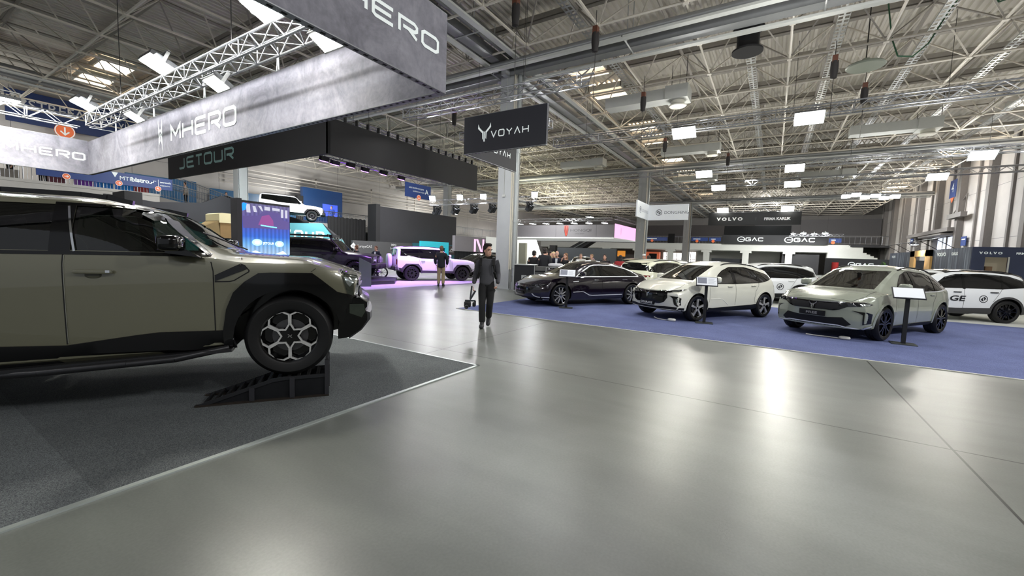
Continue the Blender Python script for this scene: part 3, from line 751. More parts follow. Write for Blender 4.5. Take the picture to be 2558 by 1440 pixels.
# ---------------- olive off-roader on the ramp ----------------
def olive_suv():
    root = thing('off_road_suv', 'large olive green off-road SUV with its front wheel on a black steel ramp', 'car')
    th = R(-35.4); u = V((cos(th), sin(th), 0)); n = V((-sin(th), cos(th), 0)); root.location = V((1.71, 4.58, 0))+u*.78+n*1.045
    root.rotation_euler = (0, 0, th)
    paint = mat('olive_paint', (101, 100, 82), .3, .15, 1., .02); blk = mat('gloss_black', (5, 5, 6), .12, coat=.3, spec=.35, var=0)
    plas = mat('black_plastic', (10, 10, 11), .45, spec=.35, var=.08); inn = mat('cabin_dark', (24, 24, 26), .7)
    gls = glass_mat('front_glass', (178, 190, 178), .2); gl2 = glass_mat('tinted_glass', (80, 88, 82), .2); chrome = mat('chrome', (210, 212, 214), .06, 1., var=0)
    side_win = [(-1.69, 1.485), (-.73, 1.49), (-.86, 1.585), (-1.13, 1.83), (-1.22, 1.872), (-1.30, 1.885), (-1.69, 1.882)]
    rear_win = [(-2.66, 1.47), (-1.83, 1.48), (-1.83, 1.885), (-2.62, 1.872)]
    q_win = [(-3.75, 1.50), (-2.8, 1.47), (-2.78, 1.868), (-3.66, 1.82)]
    car = Car(xr=-4.22, xf=.73, wheels=[(0, .657), (-3.0, .418)], arch=.505, arch_depth=.42, cabin=True, cab=(-4.0, -.45), cabfloor=.85, pf=.08, pe=2.2, pr=.12, gb=.97, roofk=3.2, step=.055,
        top=[(-4.22, 1.5), (-4.12, 1.86), (-3.9, 1.93), (-3.2, 1.975), (-2.4, 1.99), (-1.63, 1.985), (-1.42, 1.955), (-1.24, 1.905), (-1.07, 1.815), (-.84, 1.628), (-.62, 1.50), (-.34, 1.484), (.16, 1.468), (.33, 1.42), (.51, 1.36), (.66, 1.30), (.73, 1.27)],
        belt=[(-4.22, 1.46), (-2.1, 1.448), (-.85, 1.455), (-.60, 1.44), (-.45, 1.408), (-.08, 1.41), (.28, 1.412), (.39, 1.388), (.47, 1.352), (.66, 1.26), (.73, 1.22)],
        sill=[(-4.22, .62), (-3.6, .45), (-2.6, .43), (-2.15, .455), (-1.08, .50), (-.5, .56), (.4, .60), (.73, .68)],
        w=[(-4.22, .93), (-3.9, .985), (-3.0, 1.0), (-1.6, .992), (-.5, .995), (0, 1.0), (.45, .99), (.73, .96)],
        wr=[(-4.22, .8), (-3.8, .80), (-1.5, .80), (-1.2, .79), (-.62, .77), (-.3, .86), (.4, .88), (.73, .86)],
        cr=[(-4.0, .07), (-1.5, .06), (-1.0, .05), (-.6, .03), (.73, .03)],
        prof=[(.93, 0), (.985, .04), (.995, .2), (1., .5), (1., .78), (.997, .9), (.985, .965), (.972, 1.)],
        nose=[(0, .12), (.7, .10), (1.05, .035), (1.25, 0), (1.32, .0), (2, .1)], tail=[(0, .2), (.7, .05), (1., 0), (1.5, .03), (2., .14)],
        cuts=[('S', side_win, -1.3, 1.3), ('S', rear_win, -1.3, 1.3), ('F', [(-.66, 1.545), (.66, 1.545), (.64, 1.885), (-.64, 1.885)], -1.35, -.3)])
    car.make(root, paint, blk, inn)
    car.deco('side_window', [side_win], gls, 'S', (-1, 1), -.006, .09)
    car.deco('rear_door_window', [rear_win], gl2, 'S', (-1, 1), -.006, .09)
    car.deco('quarter_window', [q_win], mat('black_glass', (8, 9, 9), .04, coat=.3, var=0), 'S', (-1, 1), .004, .09)
    car.deco('windscreen', [[(-.66, 1.545), (.66, 1.545), (.64, 1.885), (-.64, 1.885)]], gls, 'F', (1,), -.006, .09)
    car.deco('rear_window', [[(-.7, 1.5), (.7, 1.5), (.66, 1.85), (-.66, 1.85)]], mat('black_glass', (8, 9, 9), .04, coat=.3, var=0), 'B', (1,), .004, .09)
    # black pillars between the windows and the waist strip
    car.deco('pillar_trim', [[(-1.83, 1.455), (-1.69, 1.455), (-1.69, 1.888), (-1.83, 1.89)], [(-2.80, 1.46), (-2.66, 1.46), (-2.62, 1.88), (-2.77, 1.875)]], blk, 'S', (-1, 1), .005)
    car.line('window_frame', [(-1.83, 1.892), (-1.3, 1.893), (-1.22, 1.88), (-1.12, 1.832), (-.85, 1.59), (-.70, 1.474)], .024, blk, 'S', (-1, 1), .006)
    car.line('waist_strip', [(-3.76, 1.468), (-2.1, 1.457), (-1.2, 1.468), (-.68, 1.470)], .03, blk, 'S', (-1, 1), .006)
    car.line('pillar_strip', [(-1.735, 1.87), (-1.66, 1.475)], .016, chrome, 'S', (-1, 1), .008, thick=.004)
    # door shut lines
    gap = mat('shut_line', (6, 6, 6), .8, var=0); glint = mat('painted_glint', (150, 150, 140), .25, .6, var=0)
    car.line('door_gap', [(-1.735, 1.452), (-1.725, .66)], .009, gap, 'S', (-1, 1), .003); car.line('door_edge', [(-1.727, 1.44), (-1.718, .67)], .005, glint, 'S', (-1, 1), .004)  # bright line beside the door gap is a painted glint
    car.line('door_gap', [(-.70, 1.452), (-.665, 1.40), (-.648, 1.32), (-.64, .74)], .009, gap, 'S', (-1, 1), .003)
    car.line('hood_gap', [(-.455, 1.50), (-.44, 1.452), (-.425, 1.43)], .009, gap, 'S', (-1, 1), .003)
    car.line('fender_gap', [(.20, 1.325), (.285, 1.395)], .006, gap, 'S', (-1, 1), .003)
    # lower cladding, arch cladding
    car.deco('sill_cladding', [[(-2.55, .48), (-2.55, .70), (-2.14, .662), (-1.73, .652), (-1.25, .722), (-1.08, .742), (-.57, .742), (-.50, .70), (-.48, .53), (-1.08, .46), (-2.15, .42), (-2.55, .42)]], plas, 'S', (-1, 1), .006, .1, thick=.01)
    fr = [(-.575, .735), (-.545, .95), (-.485, 1.115), (-.39, 1.22), (-.27, 1.306), (-.16, 1.314), (.21, 1.314), (.30, 1.245), (.45, 1.118), (.62, 1.075), (.62, .66), (.46, .63), (.44, .62)]
    inner = [(0+.49*cos(a), .657+.49*sin(a)) for a in [R(t) for t in range(-4, 186, 10)]]
    car.deco('wheel_arch_cladding', [fr[:-2]+[(.505, .64)]+inner+[(-.50, .60), (-.57, .60)]], blk, 'S', (-1, 1), .006, .06, thick=.022)
    rr_ = [(-3+.60*cos(a), .418+.62*sin(a)) for a in [R(t) for t in range(6, 176, 10)]]; ri = [(-3+.50*cos(a), .418+.50*sin(a)) for a in [R(t) for t in range(174, 4, -10)]]
    car.deco('wheel_arch_cladding', [rr_+ri], blk, 'S', (-1, 1), .006, .08, thick=.022)
    # vent plate on the fender
    car.deco('fender_vent', [[(-.632, 1.275), (-.60, 1.30), (-.425, 1.388), (-.395, 1.375), (-.37, 1.345), (-.632, 1.226)]], blk, 'S', (-1, 1), .006, .06, thick=.008)
    car.line('vent_outline', [(-.635, 1.276), (-.425, 1.392), (-.39, 1.378), (-.352, 1.332), (-.355, 1.318), (-.478, 1.232), (-.515, 1.222), (-.635, 1.219)], .010, gap, 'S', (-1, 1), .004)
    car.deco('side_marker', [[(.385, 1.338), (.455, 1.332), (.455, 1.318), (.385, 1.324)]], mat('marker', (190, 186, 160), .2, var=0), 'S', (-1, 1), .005)
    # headlamps wrap the corner
    hl = mat('lamp_housing', (78, 84, 74), .08, .7, 1., var=.3, scale=25); lens = mat('lamp_lens', (185, 195, 195), .08, .9, 1., var=.35, scale=40)
    o = car.deco('headlight', [[(.475, 1.342), (.66, 1.292), (.66, 1.14), (.655, 1.065), (.60, 1.065), (.56, 1.07), (.525, 1.19)]], hl, 'S', (-1, 1), .005, .04, thick=.006)
    car.deco('lamp_unit', [[(.495, 1.335), (.665, 1.288), (.655, 1.268), (.51, 1.30)], [(.512, 1.272), (.64, 1.245), (.575, 1.17), (.545, 1.20)]], lens, 'S', (-1, 1), .014, .03, o)
    car.deco('daytime_light', [[(-.9, 1.235), (-.55, 1.215), (-.55, 1.18), (-.9, 1.17)], [(.9, 1.235), (.55, 1.215), (.55, 1.18), (.9, 1.17)]], lens, 'F', (1,), .02, .05, o)
    car.deco('grille', [[(-.5, 1.21), (.5, 1.21), (.5, 1.12), (.62, 1.0), (-.62, 1.0), (-.5, 1.12)]], blk, 'F', (1,), .01, .08)
    # front bumper built as a faceted block
    b = MB(); pr = [(.40, 1.035), (.67, 1.06), (.755, 1.0), (.755, .955), (.735, .93), (.755, .86), (.755, .80), (.69, .70), (.56, .61), (.46, .60), (.46, .72), (.50, .90)]
    secs = [(-.99, 0), (-.93, .01), (-.80, .03), (-.4, .06), (0, .07), (.4, .06), (.80, .03), (.93, .01), (.99, 0)]; k = len(pr)
    for y, dx in secs:
        tp = 1 if abs(y) < .97 else .97
        b.v += [(x+(dx if x > .6 else 0), y, .84+(z-.84)*tp) for x, z in pr]
    for i in range(len(secs)-1):
        for j in range(k): b.f.append((i*k+j, i*k+(j+1) % k, (i+1)*k+(j+1) % k, (i+1)*k+j)); b.m.append(0)
    b.f += [tuple(range(k)), tuple(range(len(secs)*k-1, (len(secs)-1)*k-1, -1))]; b.m += [0, 0]
    bo = b.build('front_bumper', blk, root, 25)
    s2 = MB()
    for y, dx in secs: s2.v += [(x+dx, y*.97, z) for x, z in [(.745, .90), (.785, .885), (.79, .81), (.775, .79), (.70, .69), (.575, .60), (.56, .625), (.67, .71), (.74, .80)]]
    for i in range(len(secs)-1):
        for j in range(9): s2.f.append((i*9+j, i*9+(j+1) % 9, (i+1)*9+(j+1) % 9, (i+1)*9+j)); s2.m.append(0)
    s2.f += [tuple(range(9)), tuple(range(len(secs)*9-1, (len(secs)-1)*9-1, -1))]; s2.m += [0, 0]
    s2.build('skid_plate', mat('grey_plastic', (62, 63, 66), .35, .3), bo, 25)
    lp = MB()
    for sg in (-1, 1): lp.add([(.575, sg*.998, .985), (.72, sg*.997, .985), (.735, sg*.995, .90), (.70, sg*.997, .835), (.575, sg*.999, .885)], [(0, 1, 2, 3, 4)])
    lp.build('fog_lamp', mat('lamp_dark', (62, 70, 62), .08, .6, 1., var=.2, scale=30), bo)
    # mirror
    for sg in (-1, 1):
        m = MB(); blob(m, (-.93, sg*1.115, 1.575), (.17, .24, .145), e=.5); mo = m.build('wing_mirror', blk, root, 50)
        f = MB(); f.prism([(-.99, 1.475), (-.72, 1.44), (-.78, 1.475), (-.86, 1.52), (-.97, 1.53)], lambda x, z: (x, sg*.96, z), lambda x, z: (x, sg*1.09, z+.01)); f.build('mirror_foot', blk, mo)
        g = MB(); g.box((-1.008, sg*1.115, 1.575), (.008, .13, .07)); g.build('mirror_glass', mat('mirror_dark', (60, 64, 66), .08, .9, var=0), mo)
    # handles with a cup below
    for sg in (-1, 1):
        for x in (-1.52, -2.62):
            p, nn = car.hit('S', x, 1.30, sg); h = MB(); blob(h, p+nn*.03, (.275, .03, .036), e=.35); ho = h.build('door_handle', paint, root, 50)
            c = MB(); blob(c, p+nn*.0+V((-.01, 0, -.028)), (.12, .016, .06), e=.8); c.build('handle_cup', mat('olive_dark', (84, 84, 70), .4, .1), ho, 50)
            e = MB(); e.box(p+nn*.046+V((.105, 0, .004)), (.03, .006, .022)); e.build('handle_tip', chrome, ho)
    # roof rails and running boards
    for sg in (-1, 1):
        r = MB(); pts = [(-3.7, sg*.75, 1.945), (-3.55, sg*.75, 1.985), (-2.2, sg*.75, 2.0), (-1.68, sg*.75, 2.0), (-1.5, sg*.75, 1.985), (-1.32, sg*.75, 1.95)]
        for a, c in zip(pts, pts[1:]): r.box((V(a)+V(c))/2-V((0, 0, .012)), ((V(c)-V(a)).length+.01,   .045, .042), MX.Rotation(math.atan2(-(c[2]-a[2]), c[0]-a[0]), 3, 'Y'))
        r.build('roof_rail', blk, root, 40)
        t = MB(); pr2 = [(-2.5, sg*.98, .41), (-1.9, sg*1.03, .43), (-1.3, sg*1.05, .47), (-.95, sg*1.04, .49), (-.53, sg*.99, .565)]
        for a, c in zip(pr2, pr2[1:]): t.tube(a, c, .032, 8)
        t.box((-1.5, sg*.96, .49), (2.0, .16, .03), MX.Rotation(R(-3.2), 3, 'Y'))
        t.build('running_board', mat('gunmetal', (58, 58, 60), .35, .7), root, 50)
    car.line('roof_gap', [(-3.9, 0.66), (-1.35, .66)], .01, gap, 'T', (1,), .003)
    add_wheels(car, 'petal6', .412, .272, .285, mat('machined', (212, 212, 210), .3, .55, var=.05), blk, blk, -.006)
    interior(car, -.98, 1.45, 1, (34, 34, 36))
    # wiper
    wp = MB(); wp.path([(-.60, .35, 1.525), (-.85, -.05, 1.665), (-.9, -.3, 1.70)], .009, 6); wp.build('wiper', plas, root)
    return root

def ramp():
    """black steel drive-on ramp under the off-roader's front wheel"""
    th = R(-35.4); t = thing('drive_on_ramp', 'black steel wedge ramp under the front wheel of the olive SUV', 'ramp', (1.71, 4.58, 0), th)
    st = mat('black_steel', (26, 26, 28), .4, .6, var=.15); w = .34
    def prof(x): return pwl([(0, .03), (.62, .232), (.72, .245), (1.12, .25)], x)
    for y in (.0, w):
        s = MB(); xs = [0, .62, .72, 1.14]
        for a, b in zip(xs, xs[1:]):
            za, zb = prof(a), prof(b); s.add([(a, y, za-.035), (a, y+.014, za-.035), (a, y+.014, za), (a, y, za), (b, y, zb-.035), (b, y+.014, zb-.035), (b, y+.014, zb), (b, y, zb)], [(0, 1, 2, 3), (4, 7, 6, 5), (0, 4, 5, 1), (1, 5, 6, 2), (2, 6, 7, 3), (3, 7, 4, 0)])
        s.build('side_rail', mat('rail_dark', (46, 47, 50), .4, .5), t)
        pnl = MB(); pnl.add([(.06, y+.02, .02), (1.13, y+.02, .02), (1.13, y+.02, .225), (.70, y+.02, .22)], [(0, 1, 2, 3)]); pnl.build('side_plate', mat('dark_sheet', (34, 35, 38), .35, .5, var=.3, scale=8), t)
    b = MB(); b.bb(-.03, 1.15, -.012, .03, 0, .025); b.bb(-.03, 1.15, w-.01, w+.03, 0, .025); b.build('base_bar', mat('worn_steel', (52, 46, 40), .45, .5, var=.25), t)
    for x in (.42, .78):
        p = MB(); p.bb(x, x+.045, -.012, .03, .02, prof(x)-.01); p.bb(x, x+.045, w-.01, w+.03, .02, prof(x)-.01); p.build('upright', mat('upright_grey', (58, 58, 62), .4, .5), t)
    e = MB()
    for y in (-.01, w): e.bb(1.11, 1.15, y, y+.035, 0, .40)
    e.bb(1.115, 1.145, 0, w+.02, .36, .40); e.bb(1.115, 1.145, 0, w+.02, .27, .30); e.build('end_stop', mat('upright_grey', (58, 58, 62), .4, .5), t)
    for i in range(12):
        x = .05+i*.09; r = MB(); r.box((x, w/2+.01, prof(x)-.012), (.03, w, .02), MX.Rotation(R(-18 if x < .62 else 0), 3, 'Y')); r.build('tread_bar', mat('tread_black', (12, 12, 13), .6, .3), t)
    return t
olive_suv(); ramp()
# ---------------- cars on the blue carpet ----------------
BLK = mat('gloss_black', (5, 5, 6), .12, coat=.3, spec=.35, var=0); PLAS = mat('black_plastic', (10, 10, 11), .45, spec=.35, var=.08)
INN = mat('cabin_dark', (24, 24, 26), .7); CHR = mat('chrome', (210, 212, 214), .06, 1., var=0); GAP = mat('shut_line', (6, 6, 6), .8, var=0)
TRIM = mat('bright_trim', (232, 234, 236), .25, .35, var=0); GLS = glass_mat('clear_glass', (118, 128, 120), .6); DGL = mat('black_glass', (8, 9, 9), .04, coat=.3, var=0)
MACH = mat('machined', (212, 212, 210), .3, .55, var=.05); LENS = mat('lamp_lens', (185, 195, 195), .08, .9, 1., var=.35, scale=40)
LED = mat('led_white', (230, 235, 235), .3, emit=(255, 255, 255), es=3, var=0); WHT = mat('lettering_white', (235, 236, 236), .5, var=0)
TAIL = mat('tail_lamp', (110, 12, 14), .15, coat=1., var=.1)

def white_suv():
    r = thing('white_suv', 'pearl white SUV in the middle of the blue carpet with a plate reading COURAGE', 'car')
    p = mat('pearl_white', (222, 222, 208), .28, .0, 1., .01)
    W1 = [(-.62, 1.03), (-1.0, 1.27), (-1.16, 1.36), (-1.45, 1.455), (-1.52, 1.47), (-1.52, 1.02)]
    W2 = [(-1.63, 1.02), (-1.63, 1.475), (-2.2, 1.475), (-2.62, 1.40), (-2.62, 1.05)]
    W3 = [(-2.70, 1.06), (-2.70, 1.385), (-3.2, 1.27), (-3.42, 1.19), (-3.22, 1.14), (-3.08, 1.10)]
    ws = [(-.60, 1.085), (.60, 1.085), (.53, 1.50), (-.53, 1.50)]
    c = Car(xr=-3.83, xf=.9, wheels=[(0, .355), (-2.9, .355)], arch=.415, pf=.25, pr=.22, cabin=True, cab=(-3.3, -.15), cabfloor=.5, roofk=2.6, gb=.94,
        top=[(-3.83, .98), (-3.74, 1.10), (-3.62, 1.17), (-3.45, 1.36), (-3.2, 1.47), (-2.6, 1.58), (-1.9, 1.635), (-1.4, 1.625), (-1.1, 1.57), (-.9, 1.49), (-.1, 1.085), (.3, 1.03), (.6, .96), (.8, .87), (.9, .80)],
        belt=[(-3.83, .95), (-3.4, 1.07), (-2.9, 1.06), (-1.5, .99), (-.5, .99), (0, .985), (.5, .91), (.9, .74)],
        sill=[(-3.83, .38), (-3.4, .27), (-2.4, .25), (-.5, .25), (.6, .26), (.9, .30)],
        w=[(-3.83, .80), (-3.5, .90), (-2.9, .95), (-1.5, .93), (0, .95), (.5, .935), (.9, .86)],
        wr=[(-3.83, .66), (-3.2, .62), (-2.5, .63), (-1.0, .63), (-.15, .74), (.4, .80), (.9, .74)],
        cr=[(-3.8, .05), (-2.0, .09), (-1, .08), (-.1, .04), (.9, .05)],
        nose=[(.2, .02), (.5, 0), (.72, .0), (.85, .06), (1.2, .2)], tail=[(.3, .1), (.6, .0), (.9, .06), (1.2, .16), (1.7, .2)],
        cuts=[('S', W1, -1.2, 1.2), ('S', W2, -1.2, 1.2), ('F', ws, -1.15, .1)])
    c.make(r, p, PLAS, INN)
    c.deco('front_window', [W1], GLS, 'S', (1, -1), -.004); c.deco('rear_door_window', [W2], GLS, 'S', (1, -1), -.004); c.deco('quarter_window', [W3], DGL, 'S', (1, -1), .004)
    c.deco('pillar_trim', [[(-1.63, 1.02), (-1.52, 1.02), (-1.52, 1.47), (-1.63, 1.475)], [(-2.7, 1.06), (-2.62, 1.05), (-2.62, 1.40), (-2.7, 1.385)]], BLK, 'S', (1, -1), .004)
    c.line('window_frame', W1[:-1]+W2[2:4]+W3[1:4]+[(-3.05, 1.095), (-2.62, 1.04), (-1.5, 1.012), (-.62, 1.02), (-.62, 1.03)], .022, BLK, 'S', (1, -1), .005)
    c.deco('windscreen', [ws], GLS, 'F', (1,), -.004)
    c.deco('rear_window', [[(-.55, 1.20), (.55, 1.20), (.5, 1.42), (-.5, 1.42)]], DGL, 'B')
    # nose
    g = c.deco('grille', [[(-.60, .80), (-.3, .775), (0, .765), (.3, .775), (.60, .80), (.61, .62), (.53, .50), (.41, .45), (.27, .45), (.25, .40), (-.25, .40), (-.27, .45), (-.41, .45), (-.53, .50), (-.61, .62)]], BLK, 'F', (1,), .006, .06, thick=.004)
    c.deco('badge', voyah_loops(0, .70, .085), CHR, 'F', (1,), .02, .03, g)
    c.deco('headlight', [[(.58, .795), (.62, .755), (.80, .785), (.885, .86), (.80, .845)], [(-.58, .795), (-.62, .755), (-.80, .785), (-.885, .86), (-.80, .845)]], BLK, 'F', (1,), .006, .05, thick=.004)
    c.deco('lamp_unit', [[(s*.68, .785), (s*.70, .77), (s*.80, .80), (s*.80, .82)] for s in (1, -1)], LENS, 'F', (1,), .016, .04)
    c.deco('chrome_strip', [[(-.62, .812), (0, .778), (.62, .812), (.62, .80), (0, .766), (-.62, .80)]], CHR, 'F', (1,), .012, .07)
    pl = c.deco('number_plate', [[(-.25, .395), (.25, .395), (.25, .50), (-.25, .50)]], PLAS, 'F', (1,), .02, .06, thick=.008)
    h, n = c.hit('F', 0, .445); text('plate_lettering', 'COURAGE', h+V((.034, 0, -.028)), (0, 1, 0), (0, 0, 1), .055, WHT, pl, 0, 'CENTER', .03, 1.15)
    c.deco('front_air_intake', [[(-.84, .38), (-.55, .39), (-.3, .37), (.3, .37), (.55, .39), (.84, .38), (.80, .275), (-.80, .275)]], PLAS, 'F', (1,), .006, .08)
    c.line('lip_strip', [(-.8, .285), (-.5, .262), (.5, .262), (.8, .285)], .018, TRIM, 'F', (1,), .014)
    f = c.deco('fog_lamp_pod', [[(s*.64, .675), (s*.84, .665), (s*.875, .62), (s*.872, .44), (s*.84, .395), (s*.77, .45), (s*.735, .61), (s*.69, .655)] for s in (1, -1)], BLK, 'F', (1,), .006, .05)
    c.deco('fog_lamp', [[(s*.80, .60), (s*.84, .59), (s*.84, .50), (s*.81, .51)] for s in (1, -1)], LENS, 'F', (1,), .014, .04, f)
    # sides
    c.deco('sill_cladding', [[(-2.52, .30), (-2.50, .42), (-2.3, .40), (-1.9, .385), (-.6, .345), (-.42, .36), (-.41, .26), (-2.4, .255)]], PLAS, 'S', (1, -1), .006, .09, thick=.012)
    c.deco('sill_cladding', [[(-3.75, .42), (-3.31, .40), (-3.31, .29), (-3.7, .36)], [(.40, .36), (.62, .37), (.75, .33), (.7, .27), (.41, .27)]], PLAS, 'S', (1, -1), .006, .09)
    for wx in (0, -2.9):
        o = [(wx+.46*cos(R(t)), .355+.46*sin(R(t))) for t in range(-6, 187, 8)]; i = [(wx+.41*cos(R(t)), .355+.41*sin(R(t))) for t in range(186, -7, -8)]
        c.deco('wheel_arch_trim', [o+i], p if wx else p, 'S', (1, -1), .004, .08, thick=.008)
    c.line('door_gap', [(-.52, 1.0), (-.46, .86), (-.44, .36)], .007, GAP, 'S', (1, -1), .003); c.line('door_gap', [(-1.575, 1.0), (-1.56, .40)], .007, GAP, 'S', (1, -1), .003)
    c.line('door_gap', [(-2.62, 1.04), (-2.58, .95), (-2.45, .80), (-2.4, .55), (-2.44, .45)], .007, GAP, 'S', (1, -1), .003)
    c.line('body_crease', [(-.5, .60), (-.85, .605), (-1.02, .57), (-1.25, .42)], .012, mat('crease_light', (240, 240, 232), .3, var=0), 'S', (1, -1), .003, thick=.004)
    c.line('hood_gap', [(-.1, .70), (.45, .74), (.72, .62)], .007, GAP, 'T', (1,), .003); c.line('hood_gap', [(-.1, -.70), (.45, -.74), (.72, -.62)], .007, GAP, 'T', (1,), .003)
    c.deco('tail_light', [[(-3.79, 1.0), (-3.55, 1.03), (-3.55, 1.01), (-3.79, .96)]], TAIL, 'S', (1, -1), .006, .06)
    mirrors(c, -.62, 1.06, .84, p); handles(c, [(-1.32, .93), (-2.35, .95)], p)
    rails(c, -3.0, -1.25, .60)
    add_wheels(c, 'star5', .36, .262, .235, MACH, BLK, BLK, .0, 0)
    interior(c, -.40, 1.04)
    r.scale = (.96,)*3
    return place(r, 12.03, 2.32, 148.9, .012), c

def grey_suv():
    r = thing('grey_suv', 'glossy grey green SUV on the blue carpet with black grille and black wheels', 'car')
    p = mat('grey_paint', (144, 150, 136), .24, .2, 1., .02)
    W1 = [(-.66, 1.06), (-1.20, 1.42), (-1.5, 1.505), (-1.62, 1.51), (-1.62, 1.05)]; W2 = [(-1.74, 1.05), (-1.74, 1.515), (-2.5, 1.47), (-2.72, 1.42), (-2.62, 1.06)]
    W3 = [(-2.74, 1.07), (-2.82, 1.40), (-3.1, 1.33), (-3.32, 1.18), (-3.30, 1.10)]
    ws = [(-.64, 1.105), (.64, 1.105), (.57, 1.52), (-.57, 1.52)]
    c = Car(xr=-3.95, xf=.97, wheels=[(0, .37), (-2.96, .37)], arch=.43, pf=.26, pr=.22, cabin=True, cab=(-3.4, -.15), cabfloor=.5, roofk=2.6, gb=.94,
        top=[(-3.95, 1.0), (-3.85, 1.12), (-3.6, 1.25), (-3.35, 1.43), (-3.0, 1.56), (-2.4, 1.64), (-1.8, 1.665), (-1.4, 1.64), (-1.15, 1.585), (-.95, 1.50), (-.12, 1.10), (.3, 1.05), (.65, .985), (.85, .93), (.97, .85)],
        belt=[(-3.95, .97), (-3.4, 1.07), (-2.9, 1.06), (-1.5, 1.02), (-.5, 1.01), (0, 1.0), (.5, .94), (.97, .79)],
        sill=[(-3.95, .36), (-3.4, .26), (-2.4, .24), (-.5, .24), (.6, .25), (.97, .26)],
        w=[(-3.95, .80), (-3.6, .92), (-2.96, .985), (-2.3, .95), (-1.5, .935), (-.6, .945), (0, .985), (.4, .975), (.97, .90)],
        wr=[(-3.95, .66), (-3.2, .62), (-2.5, .65), (-1.0, .65), (-.15, .76), (.4, .82), (.97, .78)],
        cr=[(-3.8, .05), (-2.0, .09), (-1, .08), (-.1, .04), (.9, .05)],
        nose=[(.2, .03), (.45, 0), (.72, .0), (.85, .03), (.95, .08), (1.2, .2)], tail=[(.3, .1), (.6, .0), (.9, .05), (1.2, .16), (1.7, .2)],
        cuts=[('S', W1, -1.2, 1.2), ('S', W2, -1.2, 1.2), ('F', ws, -1.25, .1)])
    c.make(r, p, PLAS, INN)
    grn = glass_mat('privacy_glass', (70, 74, 70), .6)
    c.deco('front_window', [W1], grn, 'S', (1, -1), -.004); c.deco('rear_door_window', [W2], grn, 'S', (1, -1), -.004); c.deco('quarter_window', [W3], DGL, 'S', (1, -1), .004)
    c.deco('pillar_trim', [[(-1.74, 1.05), (-1.62, 1.05), (-1.62, 1.51), (-1.74, 1.515)], [(-2.74, 1.07), (-2.62, 1.06), (-2.72, 1.42), (-2.82, 1.40)]], BLK, 'S', (1, -1), .004)
    c.line('window_frame', [(-.66, 1.05), (-1.20, 1.43), (-1.5, 1.515), (-1.7, 1.525), (-2.5, 1.48), (-2.82, 1.412), (-3.1, 1.34), (-3.34, 1.18)], .02, BLK, 'S', (1, -1), .005)
    c.line('waist_strip', [(-3.36, 1.10), (-2.7, 1.05), (-1.6, 1.04), (-.62, 1.045)], .018, TRIM, 'S', (1, -1), .006)
    c.deco('windscreen', [ws], GLS, 'F', (1,), -.004)
    c.deco('rear_window', [[(-.55, 1.25), (.55, 1.25), (.5, 1.47), (-.5, 1.47)]], DGL, 'B')
    g = c.deco('grille', [[(-.86, .835), (-.5, .815), (0, .795), (.5, .815), (.86, .835), (.84, .76), (.62, .73), (.50, .66), (.40, .635), (-.40, .635), (-.50, .66), (-.62, .73), (-.84, .76)]], BLK, 'F', (1,), .006, .06, thick=.004)
    c.deco('grille_mesh', [[(-.48, .79), (-.08, .78), (-.05, .65), (-.38, .65), (-.48, .70)], [(.48, .79), (.08, .78), (.05, .65), (.38, .65), (.48, .70)]], mat('mesh_black', (5, 5, 5), .6, var=.3, scale=90, bump=.4, bscale=120), 'F', (1,), .013, .06, g)
    c.line('chrome_strip', [(-.86, .838), (-.5, .82), (0, .80), (.5, .82), (.86, .838)], .014, CHR, 'F', (1,), .014, g)
    c.deco('badge', voyah_loops(0, .73, .085), CHR, 'F', (1,), .022, .03, g)
    c.deco('headlight', [[(s*.60, .81), (s*.88, .825), (s*.92, .80), (s*.88, .765), (s*.64, .74)] for s in (1, -1)], LENS if 0 else mat('lamp_smoke', (30, 32, 38), .06, .5, 1., var=.6, scale=30), 'F', (1,), .014, .05)
    c.deco('lamp_unit', [[(s*.80, .805), (s*.90, .81), (s*.89, .77), (s*.81, .765)] for s in (1, -1)], LENS, 'F', (1,), .02, .04)
    pl = c.deco('number_plate', [[(-.26, .485), (.26, .485), (.26, .60), (-.26, .60)]], PLAS, 'F', (1,), .02, .06, thick=.008)
    h, n = c.hit('F', 0, .54); text('plate_lettering', 'FREE', h+V((.034, 0, -.024)), (0, 1, 0), (0, 0, 1), .05, mat('lettering_grey', (150, 150, 152), .5, var=0), pl, 0, 'CENTER', .02, 1.6)
    c.deco('front_air_intake', [[(-.56, .50), (-.3, .47), (.3, .47), (.56, .50), (.70, .36), (.62, .31), (-.62, .31), (-.70, .36)]], PLAS, 'F', (1,), .006, .07)
    c.deco('side_air_intake', [[(s*.70, .66), (s*.90, .64), (s*.935, .60), (s*.925, .40), (s*.86, .37), (s*.86, .58), (s*.80, .62)] for s in (1, -1)], BLK, 'F', (1,), .006, .05, thick=.004)
    c.line('lip_strip', [(-.93, .34), (-.84, .275), (-.62, .29), (-.5, .32), (.5, .32), (.62, .29), (.84, .275), (.93, .34)], .02, TRIM, 'F', (1,), .012)
    c.deco('front_lip', [[(-.9, .33), (-.84, .262), (-.62, .276), (-.5, .30), (.5, .30), (.62, .276), (.84, .262), (.9, .33), (.80, .255), (-.80, .255)]], PLAS, 'F', (1,), .008, .07)
    for wx in (0, -2.96):
        o = [(wx+.485*cos(R(t)), .37+.485*sin(R(t))) for t in range(-10, 191, 8)]; i = [(wx+.425*cos(R(t)), .37+.425*sin(R(t))) for t in range(190, -11, -8)]
        c.deco('wheel_arch_trim', [o+i], p, 'S', (1, -1), .004, .08, thick=.014)
    c.deco('sill_cladding', [[(-2.5, .25), (-2.48, .33), (-.5, .31), (-.48, .245)]], PLAS, 'S', (1, -1), .006, .09, thick=.01)
